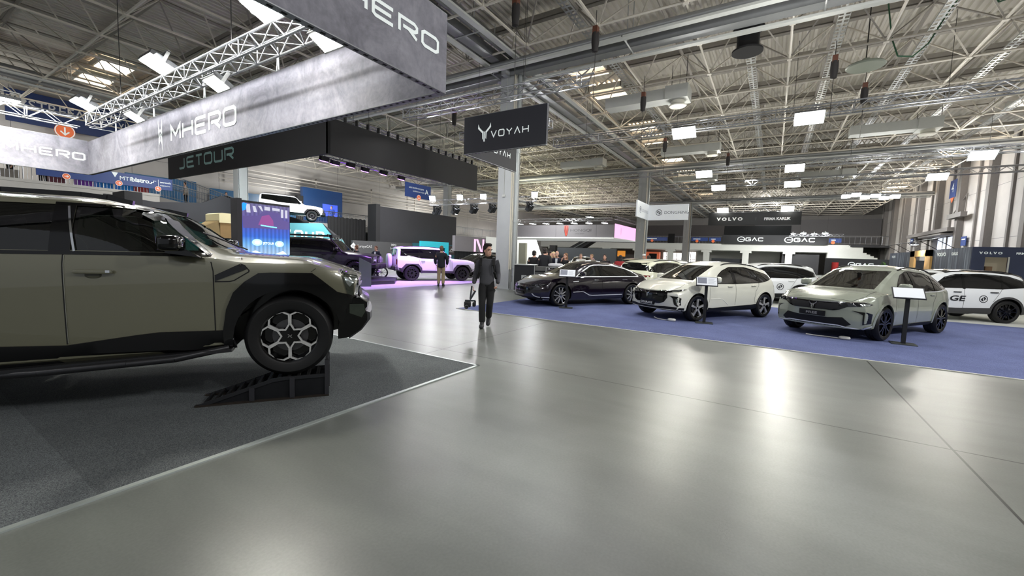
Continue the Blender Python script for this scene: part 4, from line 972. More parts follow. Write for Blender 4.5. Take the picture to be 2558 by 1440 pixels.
    c.line('door_gap', [(-.58, 1.03), (-.52, .86), (-.5, .34)], .007, GAP, 'S', (1, -1), .003); c.line('door_gap', [(-1.68, 1.03), (-1.66, .34)], .007, GAP, 'S', (1, -1), .003)
    c.line('door_gap', [(-2.68, 1.05), (-2.6, .95), (-2.46, .80), (-2.42, .5)], .007, GAP, 'S', (1, -1), .003)
    for s in (1, -1): c.line('hood_gap', [(-.1, s*.72), (.45, s*.77), (.78, s*.66), (.86, s*.3)], .008, GAP, 'T', (1,), .003)
    c.deco('tail_light', [[(-3.9, 1.03), (-3.6, 1.05), (-3.6, 1.02), (-3.9, .98)]], TAIL, 'S', (1, -1), .006, .06)
    mirrors(c, -.66, 1.10, .86, p); handles(c, [(-1.40, .95), (-2.42, .97)], p)
    rails(c, -3.1, -1.28, .62)
    add_wheels(c, 'black5', .375, .275, .25, BLK, BLK, mat('gunmetal', (58, 58, 60), .35, .7), .0)
    interior(c, -.42, 1.06, 1, (150, 146, 136))
    r.scale = (.97,)*3
    return place(r, 12.04, -1.30, 149.4, .012), c

def black_sedan():
    r = thing('black_sedan', 'long black purple sedan with chrome window surround and a plate reading PASSION', 'car')
    p = mat('black_purple_paint', (20, 12, 26), .16, .2, 1., .02)
    W1 = [(-.72, 1.0), (-1.30, 1.29), (-1.45, 1.325), (-1.62, 1.33), (-1.62, .985)]; W2 = [(-1.70, .985), (-1.70, 1.332), (-2.3, 1.325), (-2.75, 1.25), (-2.80, 1.0)]
    W3 = [(-2.86, 1.005), (-2.82, 1.225), (-3.05, 1.15), (-3.18, 1.06), (-3.16, 1.01)]
    ws = [(-.60, 1.03), (.60, 1.03), (.52, 1.37), (-.52, 1.37)]
    c = Car(xr=-4.08, xf=.98, wheels=[(0, .36), (-3.0, .36)], arch=.415, pf=.28, pr=.24, cabin=True, cab=(-3.2, -.2), cabfloor=.45, roofk=2.6, gb=.93,
        top=[(-4.08, .95), (-4.0, 1.04), (-3.85, 1.09), (-3.6, 1.12), (-3.2, 1.24), (-2.8, 1.38), (-2.3, 1.47), (-1.8, 1.50), (-1.4, 1.475), (-1.1, 1.40), (-.2, 1.0), (.2, .955), (.6, .86), (.85, .76), (.98, .68)],
        belt=[(-4.08, .90), (-3.6, 1.0), (-3.0, 1.0), (-1.5, .965), (-.6, .955), (0, .92), (.5, .83), (.98, .62)],
        sill=[(-4.08, .40), (-3.5, .24), (-2.4, .21), (-.5, .21), (.6, .22), (.98, .25)],
        w=[(-4.08, .80), (-3.6, .93), (-3.0, .975), (-1.5, .96), (0, .975), (.5, .955), (.98, .86)],
        wr=[(-4.08, .70), (-3.3, .60), (-2.5, .60), (-1.0, .60), (-.2, .72), (.4, .80), (.98, .74)],
        cr=[(-3.8, .05), (-2.0, .09), (-1, .08), (-.1, .04), (.9, .05)],
        nose=[(.2, .05), (.4, 0), (.55, .0), (.75, .06), (1.2, .2)], tail=[(.3, .1), (.6, .0), (.9, .04), (1.2, .16)],
        cuts=[('S', W1, -1.2, 1.2), ('S', W2, -1.2, 1.2), ('F', ws, -1.3, .1)])
    c.make(r, p, PLAS, INN)
    c.deco('front_window', [W1], GLS, 'S', (1, -1), -.004); c.deco('rear_door_window', [W2], glass_mat('privacy_glass', (70, 74, 70), .6), 'S', (1, -1), -.004); c.deco('quarter_window', [W3], DGL, 'S', (1, -1), .004)
    c.deco('pillar_trim', [[(-1.70, .985), (-1.62, .985), (-1.62, 1.33), (-1.70, 1.332)], [(-2.86, 1.0), (-2.80, 1.0), (-2.75, 1.25), (-2.82, 1.235)]], BLK, 'S', (1, -1), .004)
    c.line('chrome_window_surround', [(-.60, .955), (-1.30, 1.305), (-1.48, 1.345), (-1.7, 1.352), (-2.3, 1.342), (-2.78, 1.255), (-3.08, 1.155), (-3.24, 1.05), (-3.26, .99), (-3.12, .985), (-1.6, .965), (-.60, .955)], .03, TRIM, 'S', (1, -1), .006, thick=.006)
    c.deco('windscreen', [ws], GLS, 'F', (1,), -.004)
    c.deco('rear_window', [[(-.55, 1.14), (.55, 1.14), (.45, 1.36), (-.45, 1.36)]], DGL, 'B')
    g = c.deco('grille', [[(-.66, .585), (-.3, .60), (0, .60), (.3, .60), (.66, .585), (.50, .44), (.36, .40), (-.36, .40), (-.50, .44)]], BLK, 'F', (1,), .006, .06, thick=.004)
    c.line('chrome_strip', [(-.85, .625), (-.5, .605), (0, .612), (.5, .605), (.85, .625)], .012, CHR, 'F', (1,), .012, g)
    c.deco('badge', voyah_loops(0, .545, .07), CHR, 'F', (1,), .02, .03, g)
    c.deco('headlight', [[(s*.52, .66), (s*.80, .685), (s*.92, .74), (s*.90, .69), (s*.82, .64), (s*.60, .625)] for s in (1, -1)], mat('lamp_smoke', (30, 32, 38), .06, .5, 1., var=.6, scale=30), 'F', (1,), .010, .05)
    c.deco('lamp_unit', [[(s*.66, .66), (s*.72, .67), (s*.74, .65), (s*.68, .64)] for s in (1, -1)]+[[(s*.78, .675), (s*.85, .70), (s*.85, .68), (s*.79, .655)] for s in (1, -1)], LENS, 'F', (1,), .018, .04)
    pl = c.deco('number_plate', [[(-.25, .36), (.25, .36), (.25, .455), (-.25, .455)]], PLAS, 'F', (1,), .02, .06, thick=.008)
    h, n = c.hit('F', 0, .405); text('plate_lettering', 'PASSION', h+V((.034, 0, -.024)), (0, 1, 0), (0, 0, 1), .045, mat('lettering_grey', (150, 150, 152), .5, var=0), pl, 0, 'CENTER', .02, 1.2)
    c.deco('front_lip', [[(-.86, .285), (-.5, .27), (.5, .27), (.86, .285), (.8, .235), (-.8, .235)]], PLAS, 'F', (1,), .03, .07, thick=.01)
    c.line('bumper_chrome', [(.60, .40), (.66, .33), (.76, .30), (.93, .295)], .022, TRIM, 'F', (1,), .010, thick=.004); c.line('bumper_chrome', [(-.60, .40), (-.66, .33), (-.76, .30), (-.93, .295)], .022, TRIM, 'F', (1,), .010, thick=.004)
    c.line('chrome_side_strip', [(-.47, .46), (-.80, .475), (-.90, .465), (-1.12, .36), (-1.25, .345), (-2.53, .365)], .022, TRIM, 'S', (1, -1), .006, thick=.006)
    c.line('fender_badge', [(-.46, .80), (-.68, .815)], .022, TRIM, 'S', (1, -1), .006, thick=.004)
    c.line('door_gap', [(-.62, .95), (-.5, .8), (-.46, .28)], .006, GAP, 'S', (1, -1), .003); c.line('door_gap', [(-1.66, .96), (-1.65, .25)], .006, GAP, 'S', (1, -1), .003)
    c.deco('tail_light', [[(-4.02, .90), (-3.6, .92), (-3.6, .89), (-4.02, .86)]], TAIL, 'S', (1, -1), .006, .06)
    mirrors(c, -.78, 1.0, .85, p, size=(.13, .24, .14)); handles(c, [(-1.40, .86), (-2.60, .88)], CHR, (1, -1), .2, .02)
    add_wheels(c, 'vee10', .36, .275, .25, MACH, BLK, CHR, .0)
    interior(c, -.55, .98, 1, (120, 110, 95))
    r.scale = (.965,)*3
    return place(r, 12.16, 6.28, 148.4, .012), c

def stand(x, y, hd, label, faded=False):
    """slim floor stand with a sloped specification board"""
    t = thing('info_stand', label, 'information stand', (x, y, .012), R(hd), 'information stands before the cars'); m = mat('stand_black', (18, 18, 19), .45)
    b = MB(); b.bb(-.17, .17, -.2, .2, 0, .014); b.build('base', mat('stand_grey', (70, 74, 72), .4, .3), t)
    p = MB(); p.bb(-.025, .025, -.035, .035, .014, 1.0); p.build('post', m, t)
    rot = MX.Rotation(R(-55), 3, 'Y'); f = MB(); f.box((0, 0, 1.05), (.02, .50, .36), rot); fo = f.build('board_frame', m, t)
    s = MB(); s.box(V((0, 0, 1.05))+rot @ V((.012, 0, 0)), (.006, .46, .32), rot); so = s.build('sheet', mat('paper', (214, 218, 224), .4, var=.03), fo)
    if not faded:
        k = MB(); N = rot @ V((.016, 0, 0)); U = V((0, 1, 0)); W = rot @ V((0, 0, 1)); C0 = V((0, 0, 1.05))+N
        k.add([C0+U*a+W*b_ for a, b_ in ((-.21, .14), (0, .14), (0, -.10), (-.21, -.10))], [(0, 1, 2, 3)])
        for i in range(7): z = .12-i*.035; k.add([C0+U*a+W*b_ for a, b_ in ((.03, z), (.2-.02*(i % 3), z), (.2-.02*(i % 3), z-.012), (.03, z-.012))], [(0, 1, 2, 3)], 1)
        k.build('printing', [mat('print_grey', (110, 114, 128), .5, var=.2, scale=30), mat('print_light', (160, 164, 172), .5)], so)
    return t
white_car, WC = white_suv(); grey_car, GC = grey_suv(); sedan, SD = black_sedan()
stand(11.50, 5.22, 180+22, 'black stand with sloped spec board before the front wheel of the black sedan')
stand(11.42, 1.36, 180+10, 'black stand with sloped spec board before the white SUV on the blue carpet')
def floor_cable(pts, label):
    b = MB(); b.path(pts, .012, 6); t = tag(b.build('charging_cable', mat('cable_white', (214, 214, 206), .5), None, 60), label, 'cable'); c = MB(); blob(c, V(pts[-1])+V((0, -.07, .02)), (.12, .2, .07), e=.6); c.build('plug', mat('cable_white', (214, 214, 206), .5), t, 50)
floor_cable([(11.25, 2.55, .06), (11.2, 2.45, .03), (11.15, 2.3, .025), (11.12, 2.15, .025)], 'white charging cable with plug lying under the pearl white SUV nose')
floor_cable([(11.3, -.75, .03), (11.25, -.95, .025), (11.25, -1.15, .025), (11.2, -1.35, .025)], 'pale cable with plug lying under the grey SUV nose')
stand(11.45, -2.40, 180-2, 'black stand with a blank looking white board before the grey SUV', True)
# ---------------- white crossovers of the next stand ----------------
def crossover(name, label, paint, x, y, hd, wheel='black5', roof=None, side_logo=None, letters=None, clad=PLAS, group=None, s=.97, z=0):
    """x, y: rear axle centre"""
    r = thing(name, label, 'car', group=group)
    W = [(-.70, 1.04), (-1.18, 1.36), (-1.5, 1.46), (-2.2, 1.49), (-2.9, 1.44), (-3.3, 1.30), (-3.42, 1.14), (-2.6, 1.06)]
    c = Car(xr=-3.78, xf=.92, wheels=[(0, .36), (-2.78, .36)], arch=.42, pf=.26, pr=.2, roofk=2.6, gb=.945, step=.09, ns=10, ng=6, nt=6,
        top=[(-3.78, 1.0), (-3.70, 1.14), (-3.55, 1.28), (-3.42, 1.46), (-3.1, 1.57), (-2.5, 1.63), (-1.8, 1.645), (-1.4, 1.62), (-1.1, 1.55), (-.9, 1.45), (-.15, 1.08), (.3, 1.03), (.65, .965), (.92, .86)],
        belt=[(-3.78, .97), (-3.2, 1.09), (-1.5, 1.01), (-.5, .99), (.5, .92), (.92, .78)], sill=[(-3.78, .38), (-3.3, .27), (-.5, .25), (.92, .28)],
        w=[(-3.78, .80), (-3.4, .90), (-2.78, .945), (-1.5, .93), (0, .945), (.5, .93), (.92, .84)], wr=[(-3.78, .68), (-3.2, .63), (-1.0, .63), (-.15, .74), (.4, .80), (.92, .74)],
        cr=[(-3.8, .05), (-2, .09), (-1, .08), (-.1, .04), (.9, .05)], nose=[(.2, .02), (.5, 0), (.8, .02), (1.2, .2)], tail=[(.3, .1), (.6, 0), (.9, .04), (1.2, .14), (1.7, .2)])
    c.make(r, paint, PLAS, INN)
    c.deco('side_window', [W], DGL, 'S', (1, -1), .004); c.deco('windscreen', [[(-.6, 1.10), (.6, 1.10), (.53, 1.50), (-.53, 1.50)]], DGL, 'F')
    c.deco('rear_window', [[(-.62, 1.20), (.62, 1.20), (.54, 1.47), (-.54, 1.47)]], DGL, 'B')
    if roof: c.deco('roof_panel', [[(-3.3, -.60), (-1.25, -.60), (-1.25, .60), (-3.3, .60)]], roof, 'T', (1,), .004, .12)
    c.line('window_frame', [(-.72, 1.03), (-1.18, 1.375), (-1.5, 1.475), (-2.2, 1.505), (-2.9, 1.455), (-3.32, 1.31)], .022, BLK if roof else CHR, 'S', (1, -1), .006)
    c.line('pillar_trim', [(-1.62, 1.03), (-1.66, 1.47)], .07, BLK, 'S', (1, -1), .006); c.line('pillar_trim', [(-2.62, 1.06), (-2.72, 1.46)], .05, BLK, 'S', (1, -1), .006)
    c.deco('sill_cladding', [[(-2.38, .26), (-2.34, .47), (-1.4, .43), (-.46, .44), (-.44, .26)], [(-3.7, .45), (-3.2, .46), (-3.2, .3), (-3.65, .36)]], clad, 'S', (1, -1), .006, .12, thick=.012)
    for wx in (0, -2.78):
        o = [(wx+.475*cos(R(t)), .36+.475*sin(R(t))) for t in range(-6, 187, 12)]; i = [(wx+.415*cos(R(t)), .36+.415*sin(R(t))) for t in range(186, -7, -12)]
        c.deco('wheel_arch_cladding', [o+i], clad, 'S', (1, -1), .006, .1, thick=.012)
    for pts in ([(-.54, 1.0), (-.46, .8), (-.46, .44)], [(-1.62, 1.02), (-1.60, .44)], [(-2.62, 1.06), (-2.52, .9), (-2.38, .66)]): c.line('door_gap', pts, .008, GAP, 'S', (1, -1), .003)
    c.deco('grille', [[(-.55, .78), (.55, .78), (.45, .46), (-.45, .46)]], BLK, 'F', (1,), .006, .09)
    c.deco('headlight', [[(q*.60, .80), (q*.84, .83), (q*.80, .74), (q*.62, .74)] for q in (1, -1)], LENS, 'F', (1,), .008, .06)
    c.deco('tail_light', [[(-.80, .99), (.80, .99), (.80, .93), (-.80, .93)]], TAIL, 'B', (1,), .008, .08)
    mirrors(c, -.68, 1.08, .85, BLK if roof else paint); handles(c, [(-1.42, .93), (-2.40, .95)], clad if roof else paint)
    rails(c, -3.0, -1.25, .60)
    add_wheels(c, wheel, .362, .26, .235, BLK if wheel == 'black5' else MACH, BLK, BLK)
    dk = mat('lettering_black', (22, 22, 24), .4, var=0)
    if side_logo: c.deco('side_emblem', dongfeng_loops(side_logo[0], side_logo[1], side_logo[2]), dk, 'S', (1,), .006, .03)
    if letters:
        h, n = c.hit('S', letters[1], letters[2]); text('side_lettering', letters[0], h+V((0, .02, 0)), (-1, 0, 0), (0, 0, 1), .16, dk, r, 0, 'CENTER', .02, 1.5, .12)
    r.scale = (s,)*3; a = R(hd)
    return place(r, x+2.78*s*cos(a), y+2.78*s*sin(a), hd, z), c
PW = mat('plain_white', (226, 229, 228), .25, 0, 1., .01); CRM = mat('cream_white', (214, 216, 190), .3, 0, 1., .01)
crossover('white_crossover', 'white crossover with black roof, ringed emblem and large letters GE on its doors', PW, 19.18, -5.70, 113, 'black5', BLK, (-2.12, .74, .115), ('MAGE', -1.15, .66), mat('clad_grey', (58, 58, 58), .55))
crossover('white_crossover', 'white crossover with small ringed emblem between the pearl white SUV and the grey SUV', PW, 19.95, -.60, 116, 'star5', None, (-2.0, .72, .13), None)
crossover('white_crossover', 'white car mostly hidden behind the white crossover with the small ringed emblem', PW, 24.6, -.9, 118, 'star5')
crossover('dark_crossover', 'dark car with only its roof showing behind the grey SUV rear window', mat('dark_paint', (26, 27, 30), .2, .3, 1., .02), 24.8, -7.6, 120, 'black5')
# cream car seen from behind
def rear_car(label, paint, x, y, hd, s=.97):
    r, c = crossover('cream_suv', label, paint, x, y, hd, 'star5', s=s)
    c.deco('window_surround', [[(-.70, 1.17), (.70, 1.17), (.60, 1.50), (-.60, 1.50)], ], BLK, 'B', (1,), .002, .08)
    c.deco('rear_bumper', [[(-.82, .70), (.82, .70), (.78, .42), (-.78, .42)]], PLAS, 'B', (1,), .006, .09)
    return r
rear_car('cream coloured SUV seen from behind between the black sedan and the pearl white SUV', CRM, 16.7, 4.3, -22)
crossover('white_hatchback', 'white car right behind the cream SUV, only roof edge and side glass showing', PW, 22.9, 4.3, 10, 'star5')

# ---------------- boxy off-roaders of the black and teal stand ----------------
def boxy(name, label, paint, x, y, hd, z=0., wheel='flower6', clad=PLAS, spare=True, rack=False, pitch=0., s=1.):
    """x, y: front axle centre"""
    r = thing(name, label, 'car')
    W = [[(-.74, 1.20), (-1.12, 1.66), (-1.50, 1.675), (-1.50, 1.18)], [(-1.58, 1.18), (-1.58, 1.675), (-2.40, 1.675), (-2.40, 1.20), (-2.3, 1.18)], [(-2.46, 1.215), (-2.46, 1.675), (-3.38, 1.66), (-3.40, 1.30), (-2.75, 1.275)]]
    c = Car(xr=-3.62, xf=.86, wheels=[(0, .40), (-2.8, .40)], arch=.47, pf=.14, pr=.08, roofk=5, gb=.965, step=.09, ns=10, ng=6, nt=6,
        top=[(-3.62, 1.66), (-3.55, 1.76), (-3.3, 1.80), (-2.4, 1.82), (-1.4, 1.80), (-1.2, 1.76), (-1.08, 1.68), (-.62, 1.24), (-.4, 1.20), (.3, 1.17), (.7, 1.12), (.86, 1.06)],
        belt=[(-3.62, 1.2), (-1, 1.15), (-.5, 1.13), (.5, 1.06), (.86, 1.0)], sill=[(-3.62, .58), (-3.3, .45), (-.6, .42), (.5, .44), (.86, .54)],
        w=[(-3.62, .90), (-3.2, .955), (0, .96), (.5, .95), (.86, .92)], wr=[(-3.62, .78), (-1.3, .78), (-.62, .80), (-.3, .86), (.86, .84)],
        cr=[(-3.6, .07), (-1.3, .07), (-.6, .04), (.9, .04)], nose=[(.4, .03), (.9, 0), (1.1, .05)], tail=[(.4, .08), (.8, 0), (1.2, 0), (1.8, .1)],
        prof=[(.93, 0), (.98, .05), (.995, .2), (1., .5), (1., .80), (.995, .92), (.985, .97), (.97, 1.)])
    c.make(r, paint, PLAS, INN)
    c.deco('side_window', W, DGL, 'S', (1, -1), .004, .1); c.deco('windscreen', [[(-.70, 1.27), (.70, 1.27), (.66, 1.66), (-.66, 1.66)]], DGL, 'F')
    c.deco('rear_window', [[(-.66, 1.25), (.66, 1.25), (.62, 1.65), (-.62, 1.65)]], DGL, 'B')
    c.deco('pillar_trim', [[(-1.58, 1.19), (-1.50, 1.19), (-1.50, 1.675), (-1.58, 1.675)], [(-2.46, 1.21), (-2.40, 1.21), (-2.40, 1.675), (-2.46, 1.675)]], BLK, 'S', (1, -1), .005, .1)
    c.deco('sill_cladding', [[(-2.30, .44), (-2.26, .56), (-.55, .54), (-.50, .43)], [(-3.6, .70), (-3.30, .66), (-3.26, .42), (-3.5, .50)], [(.48, .44), (.50, .62), (.72, .66), (.84, .66), (.80, .50)]], clad, 'S', (1, -1), .006, .12, thick=.012)
    for wx in (0, -2.8):
        o = [(wx+a, .40+b) for a, b in [(.56, -.02), (.52, .28), (.33, .50), (-.33, .50), (-.52, .28), (-.57, -.02)]]; i = [(wx+.465*cos(R(t)), .40+.465*sin(R(t))) for t in range(180, -1, -12)]
        c.deco('wheel_arch_cladding', [o+i], clad, 'S', (1, -1), .006, .1, thick=.035)
    for pts in ([(-.60, 1.14), (-.56, .56)], [(-1.54, 1.17), (-1.53, .56)], [(-2.42, 1.19), (-2.38, .9), (-2.28, .7)]): c.line('door_gap', pts, .009, GAP, 'S', (1, -1), .003)
    c.deco('grille', [[(-.84, 1.04), (.84, 1.04), (.82, .76), (-.82, .76)]], BLK, 'F', (1,), .006, .09)
    g = MB()
    for k in range(4): h, n = c.hit('F', 0, .82+k*.055); g.box(h+V((.02, 0, 0)), (.02, .86, .016))
    g.build('grille_bar', CHR if rack else PLAS, r)
    c.deco('headlight', [[(q*.56, 1.01), (q*.80, 1.01), (q*.80, .82), (q*.56, .82)] for q in (1, -1)], LENS, 'F', (1,), .012, .06)
    b = MB(); blob(b, (.80, 0, .60), (.34, 1.84, .28), e=.35); bo = b.build('front_bumper', clad, r, 40)
    d = MB(); d.box((.975, 0, .56), (.03, .9, .14)); d.build('bumper_bar', mat('gunmetal', (58, 58, 60), .35, .7), bo)
    b = MB(); blob(b, (-3.58, 0, .66), (.26, 1.8, .26), e=.35); b.build('rear_bumper', clad, r, 40)
    c.deco('tail_light', [[(q*.74, 1.12), (q*.88, 1.12), (q*.88, .84), (q*.74, .84)] for q in (1, -1)], TAIL, 'B', (1,), .008, .08)
    mirrors(c, -.80, 1.26, .92, BLK if rack else paint); handles(c, [(-1.38, 1.06), (-2.22, 1.07)], PLAS if rack else paint)
    if spare:
        t = MB(); blob(t, (-3.78, .08, 1.0), (.26, .80, .80), e=.55); t.build('spare_wheel_box', paint, r, 50)
    rails(c, -3.35, -1.35, .70)
    if rack:
        q = MB()
        for yy in (-.72, .72): q.bb(-3.3, -1.3, yy-.02, yy+.02, 1.90, 1.95)
        for k in range(6): q.bb(-3.3+k*.39, -3.26+k*.39, -.72, .72, 1.90, 1.93)
        q.bb(-1.34, -1.28, -.72, .72, 1.88, 1.98); q.build('roof_rack', PLAS, r)
        l = MB()
        for xx in (-3.30, -2.92): l.box((xx, -.985, 1.50), (.03, .025, .62), MX.Rotation(0, 3, 'X'))
        for k in range(4): l.bb(-3.3, -2.92, -.995, -.97, 1.24+k*.16, 1.265+k*.16)
        l.build('side_ladder', mat('gunmetal', (58, 58, 60), .35, .7), r)
        k = MB()
        for q_ in (-.5, -.17, .17, .5): k.box((-1.16, q_, 1.83), (.08, .22, .07))
        k.build('roof_light_bar', BLK, r)
        sn = MB(); sn.path([(-.35, -.93, 1.10), (-.60, -.90, 1.20), (-1.05, -.82, 1.68), (-1.15, -.80, 1.84)], .035, 8); sn.box((-1.12, -.80, 1.90), (.14, .09, .13)); sn.build('snorkel', PLAS, r, 50)
    add_wheels(c, wheel, .405, .245 if wheel == 'mud' else .255, .26, mat('gunmetal', (58, 58, 60), .35, .7) if not rack else BLK, BLK, BLK, -.01)
    r.scale = (s,)*3; place(r, x, y, hd, z)
    if pitch: r.rotation_euler = (0, R(-pitch), R(hd))
    return r
n_ = lambda hd: V((-sin(R(hd)), cos(R(hd)), 0))
LAV = mat('white_paint', (225, 225, 228), .3, 0, 1., .01)
boxy('boxy_white_suv', 'white boxy SUV with black arches lit violet, spare wheel box on its tail', LAV, 18.0+.40, 14.55+.72, -29.7, .012, 'flower6', mat('clad_grey', (58, 58, 58), .55), s=1.0)
boxy('black_off_roader', 'black lifted off-roader with roof rack, side ladder and knobbly tyres', mat('satin_black', (34, 34, 37), .3, .3, .6, .03), 13.4, 17.15, -55, .165, 'mud', PLAS, False, True, s=1.04)
boxy('ramp_show_car', 'white off-roader parked high on the teal ramp before the balcony', mat('white_paint', (225, 225, 228), .3, 0, 1., .01), 19.6, 31.2, -31, 3.62, 'flower6', PLAS, False, False, -2.0)
crossover('black_suv', 'black SUV with bright window surrounds behind the bonnet of the boxy white SUV', mat('dark_paint', (26, 27, 30), .2, .3, 1., .02), 23.6, 16.4, 168, 'black5', None)
# ---------------- hanging banners ----------------
def banner_material(name, c1, c2, emis=0.):
    m = bpy.data.materials.new(name); nt, b = nodes(m); L = nt.links.new; tc = N(nt, 'ShaderNodeTexCoord')
    n = N(nt, 'ShaderNodeTexNoise'); n.inputs['Scale'].default_value = 1.6; n.inputs['Detail'].default_value = 9; n.inputs['Roughness'].default_value = .68; n.inputs['Distortion'].default_value = .8; L(tc.outputs['Object'], n.inputs['Vector'])
    r = N(nt, 'ShaderNodeValToRGB'); e = r.color_ramp.elements; e[0].position = .32; e[0].color = (*lin(c1), 1); e[1].position = .7; e[1].color = (*lin(c2), 1); L(n.outputs['Fac'], r.inputs[0])
    v = N(nt, 'ShaderNodeTexNoise'); v.inputs['Scale'].default_value = 14; v.inputs['Detail'].default_value = 6; L(tc.outputs['Object'], v.inputs['Vector'])
    mx = N(nt, 'ShaderNodeMixRGB', blend_type='OVERLAY'); mx.inputs[0].default_value = .25; L(r.outputs[0], mx.inputs[1]); L(v.outputs['Fac'], mx.inputs[2]); L(mx.outputs[0], b.inputs['Base Color']); b.inputs['Roughness'].default_value = .75
    return m
BAN = banner_material('concrete_print', (104, 103, 112), (148, 147, 156)); PROF = mat('profile_alu', (120, 122, 124), .4, .6)
BANK = mat('banner_black', (13, 12, 15), .7, var=.1); BNV = mat('banner_navy', (24, 25, 34), .65, var=.08); LW = mat('lettering_pale', (226, 234, 232), .5, var=0, emit=(226, 234, 232), es=.25)
def panel(name, label, O, U, L, H, m, cat='banner', th=.1, perf=True, group=None):
    """upright hanging panel: O lower-left corner of the front, U direction along the front"""
    O = V(O); U = V(U).normalized(); W = V((0, 0, 1)); Nn = U.cross(W)
    t = thing(name, label, cat, O, 0, group)
    b = MB(); c = [U*0, U*L, U*L+W*H, W*H]; b.v = [p for p in c]+[p-Nn*th for p in c]; b.f = [(0, 1, 2, 3), (7, 6, 5, 4), (0, 4, 5, 1), (1, 5, 6, 2), (2, 6, 7, 3), (3, 7, 4, 0)]; b.m = [0]*6
    b.build('fabric', m, t)
    if perf:
        f = MB()
        for z in (-.012, H): f.add([p for p in (W*z, U*L+W*z, U*L+W*(z+.012), W*(z+.012))]+[p-Nn*th for p in (W*z, U*L+W*z, U*L+W*(z+.012), W*(z+.012))], [(0, 1, 2, 3), (7, 6, 5, 4), (0, 4, 5, 1), (1, 5, 6, 2), (2, 6, 7, 3), (3, 7, 4, 0)])
        n = int(L/.14); h = MB()
        for i in range(n):
            p = U*(.07+i*.14)-Nn*th/2+W*-.0135; h.add([p-U*.03-Nn*.02, p+U*.03-Nn*.02, p+U*.03+Nn*.02, p-U*.03+Nn*.02], [(0, 1, 2, 3)])
        fo = f.build('edge_profile', PROF, t); h.build('profile_slot', mat('slot_black', (8, 8, 8), .9, var=0), fo)
    return t
def mh_logo(t, O, U, h, m):
    a = []; s = 1
    for sg in (-1, 1):
        g = lambda pts: [[(sg*x*h*.28, y*h) for x, y in pts]]
        a += [g([(1, 1), (1, -.0), (.55, .18), (.05, .45), (.05, .25), (.6, .55)]), g([(.05, .20), (.05, .02), (.70, -.28), (.10, -.35), (.10, -.12)][:3]+[(.9, -.1), (.9, -.02), (.55, .10)]), g([(.95, -.05), (1.0, -1.0), (.72, -.45), (.12, -.25), (.12, -.08)])]
    return flat_groups(MB(), a, O, U, (0, 0, 1), .006).build('emblem', m, t)
# ring of four-sided banner over the olive SUV
t = panel('hanging_banner', 'front grey concrete look banner with cropped MHERO lettering, hanging top centre left', (-3.4, 4.23, 3.9), (1, 0, 0), 8.16, 1.09, BAN); g_, w_ = glyph_word('MHERO', .215, 1.55, .26, .17)
wordmark('lettering', 'MHERO', (4.50-w_-(-3.4), 0, .455), (1, 0, 0), (0, 0, 1), .225, LW, t, 1.55, .26, .20)
t = panel('hanging_banner', 'long grey concrete look banner with emblem and MHERO lettering running back to the corner', (4.66, 20.8, 3.9), (0, -1, 0), 16.45, 1.12, BAN)
wordmark('lettering', 'MHERO', (0, -7.12, .32), (0, -1, 0), (0, 0, 1), .43, LW, t, 1.46, .22, .19, off=.006)
mh = mh_logo(t, (0, 0, 0), (0, -1, 0), .46, LW); mh.location = (0, -6.45, .54)
t = panel('hanging_banner', 'left grey concrete look banner with MHERO lettering at the left edge of the photo', (-6, 20.8, 3.9), (1, 0, 0), 10.66, 1.15, BAN)
wordmark('lettering', 'MHERO', (8.72, 0, .45), (1, 0, 0), (0, 0, 1), .26, LW, t, 1.28, .20, .20)
for y in (6.5, 8.6, 11.8, 14.9, 18.0):
    k = MB(); k.tube((4.70, y-.05, 5.02), (4.08, y-.05, 5.0+.0), .008, 4); k.tube((4.70, y-.06, 5.02), (4.70, y-.02, 5.5), .012, 5); k.tube((4.70, y+.02, 5.02), (4.70, y-.02, 5.5), .012, 5); tag(k.build('banner_hanger', mat('hanger_white', (225, 228, 228), .4)), 'white strap hanger on the top edge of the long concrete look banner', 'hanger', 'white strap hangers of the long banner')
# black banner of the neighbouring stand
TEALG = mat('lettering_teal', (104, 136, 132), .5, var=0, emit=(104, 136, 132), es=.12)
t = panel('hanging_black_banner', 'black banner with dull teal JETOUR lettering facing left', (8.97, 26.8, 4.85), (0, -1, 0), 13.5, 1.08, BANK, perf=False)
wordmark('lettering', 'JETOUR', (0, -1.35, .38), (0, -1, 0), (0, 0, 1), .56, TEALG, t, 1.5, .28, .18)
t = panel('hanging_black_banner', 'long plain black banner running from the JETOUR corner to the right', (8.97, 13.3, 4.83), (1, 0, 0), 8.55, 1.25, BANK, perf=False)
# dark blue VOYAH sign
t = panel('dark_sign', 'front face of the dark sign with white VOYAH lettering and winged badge', (11.55, 9.38, 5.0), (0, -1, 0), 3.22, 1.22, BNV, 'sign')
wordmark('lettering', 'VOYAH', (0, -1.13, .43), (0, -1, 0), (0, 0, 1), .23, LW, t, 1.05, .28, .15)
b = flat_groups(MB(), voyah_loops(0, 0, .27), (0, 0, 0), (0, -1, 0), (0, 0, 1), .006).build('emblem', LW, t); b.location = (0, -.87, .66)
t = panel('dark_sign', 'side panel of the dark VOYAH sign running away behind its front face', (11.7, 9.30, 5.0), (1, 0, 0), 3.2, 1.2, BNV, 'sign')
wordmark('lettering', 'VOYAH', (1.25, 0, .43), (1, 0, 0), (0, 0, 1), .23, LW, t, 1.05, .28, .15)
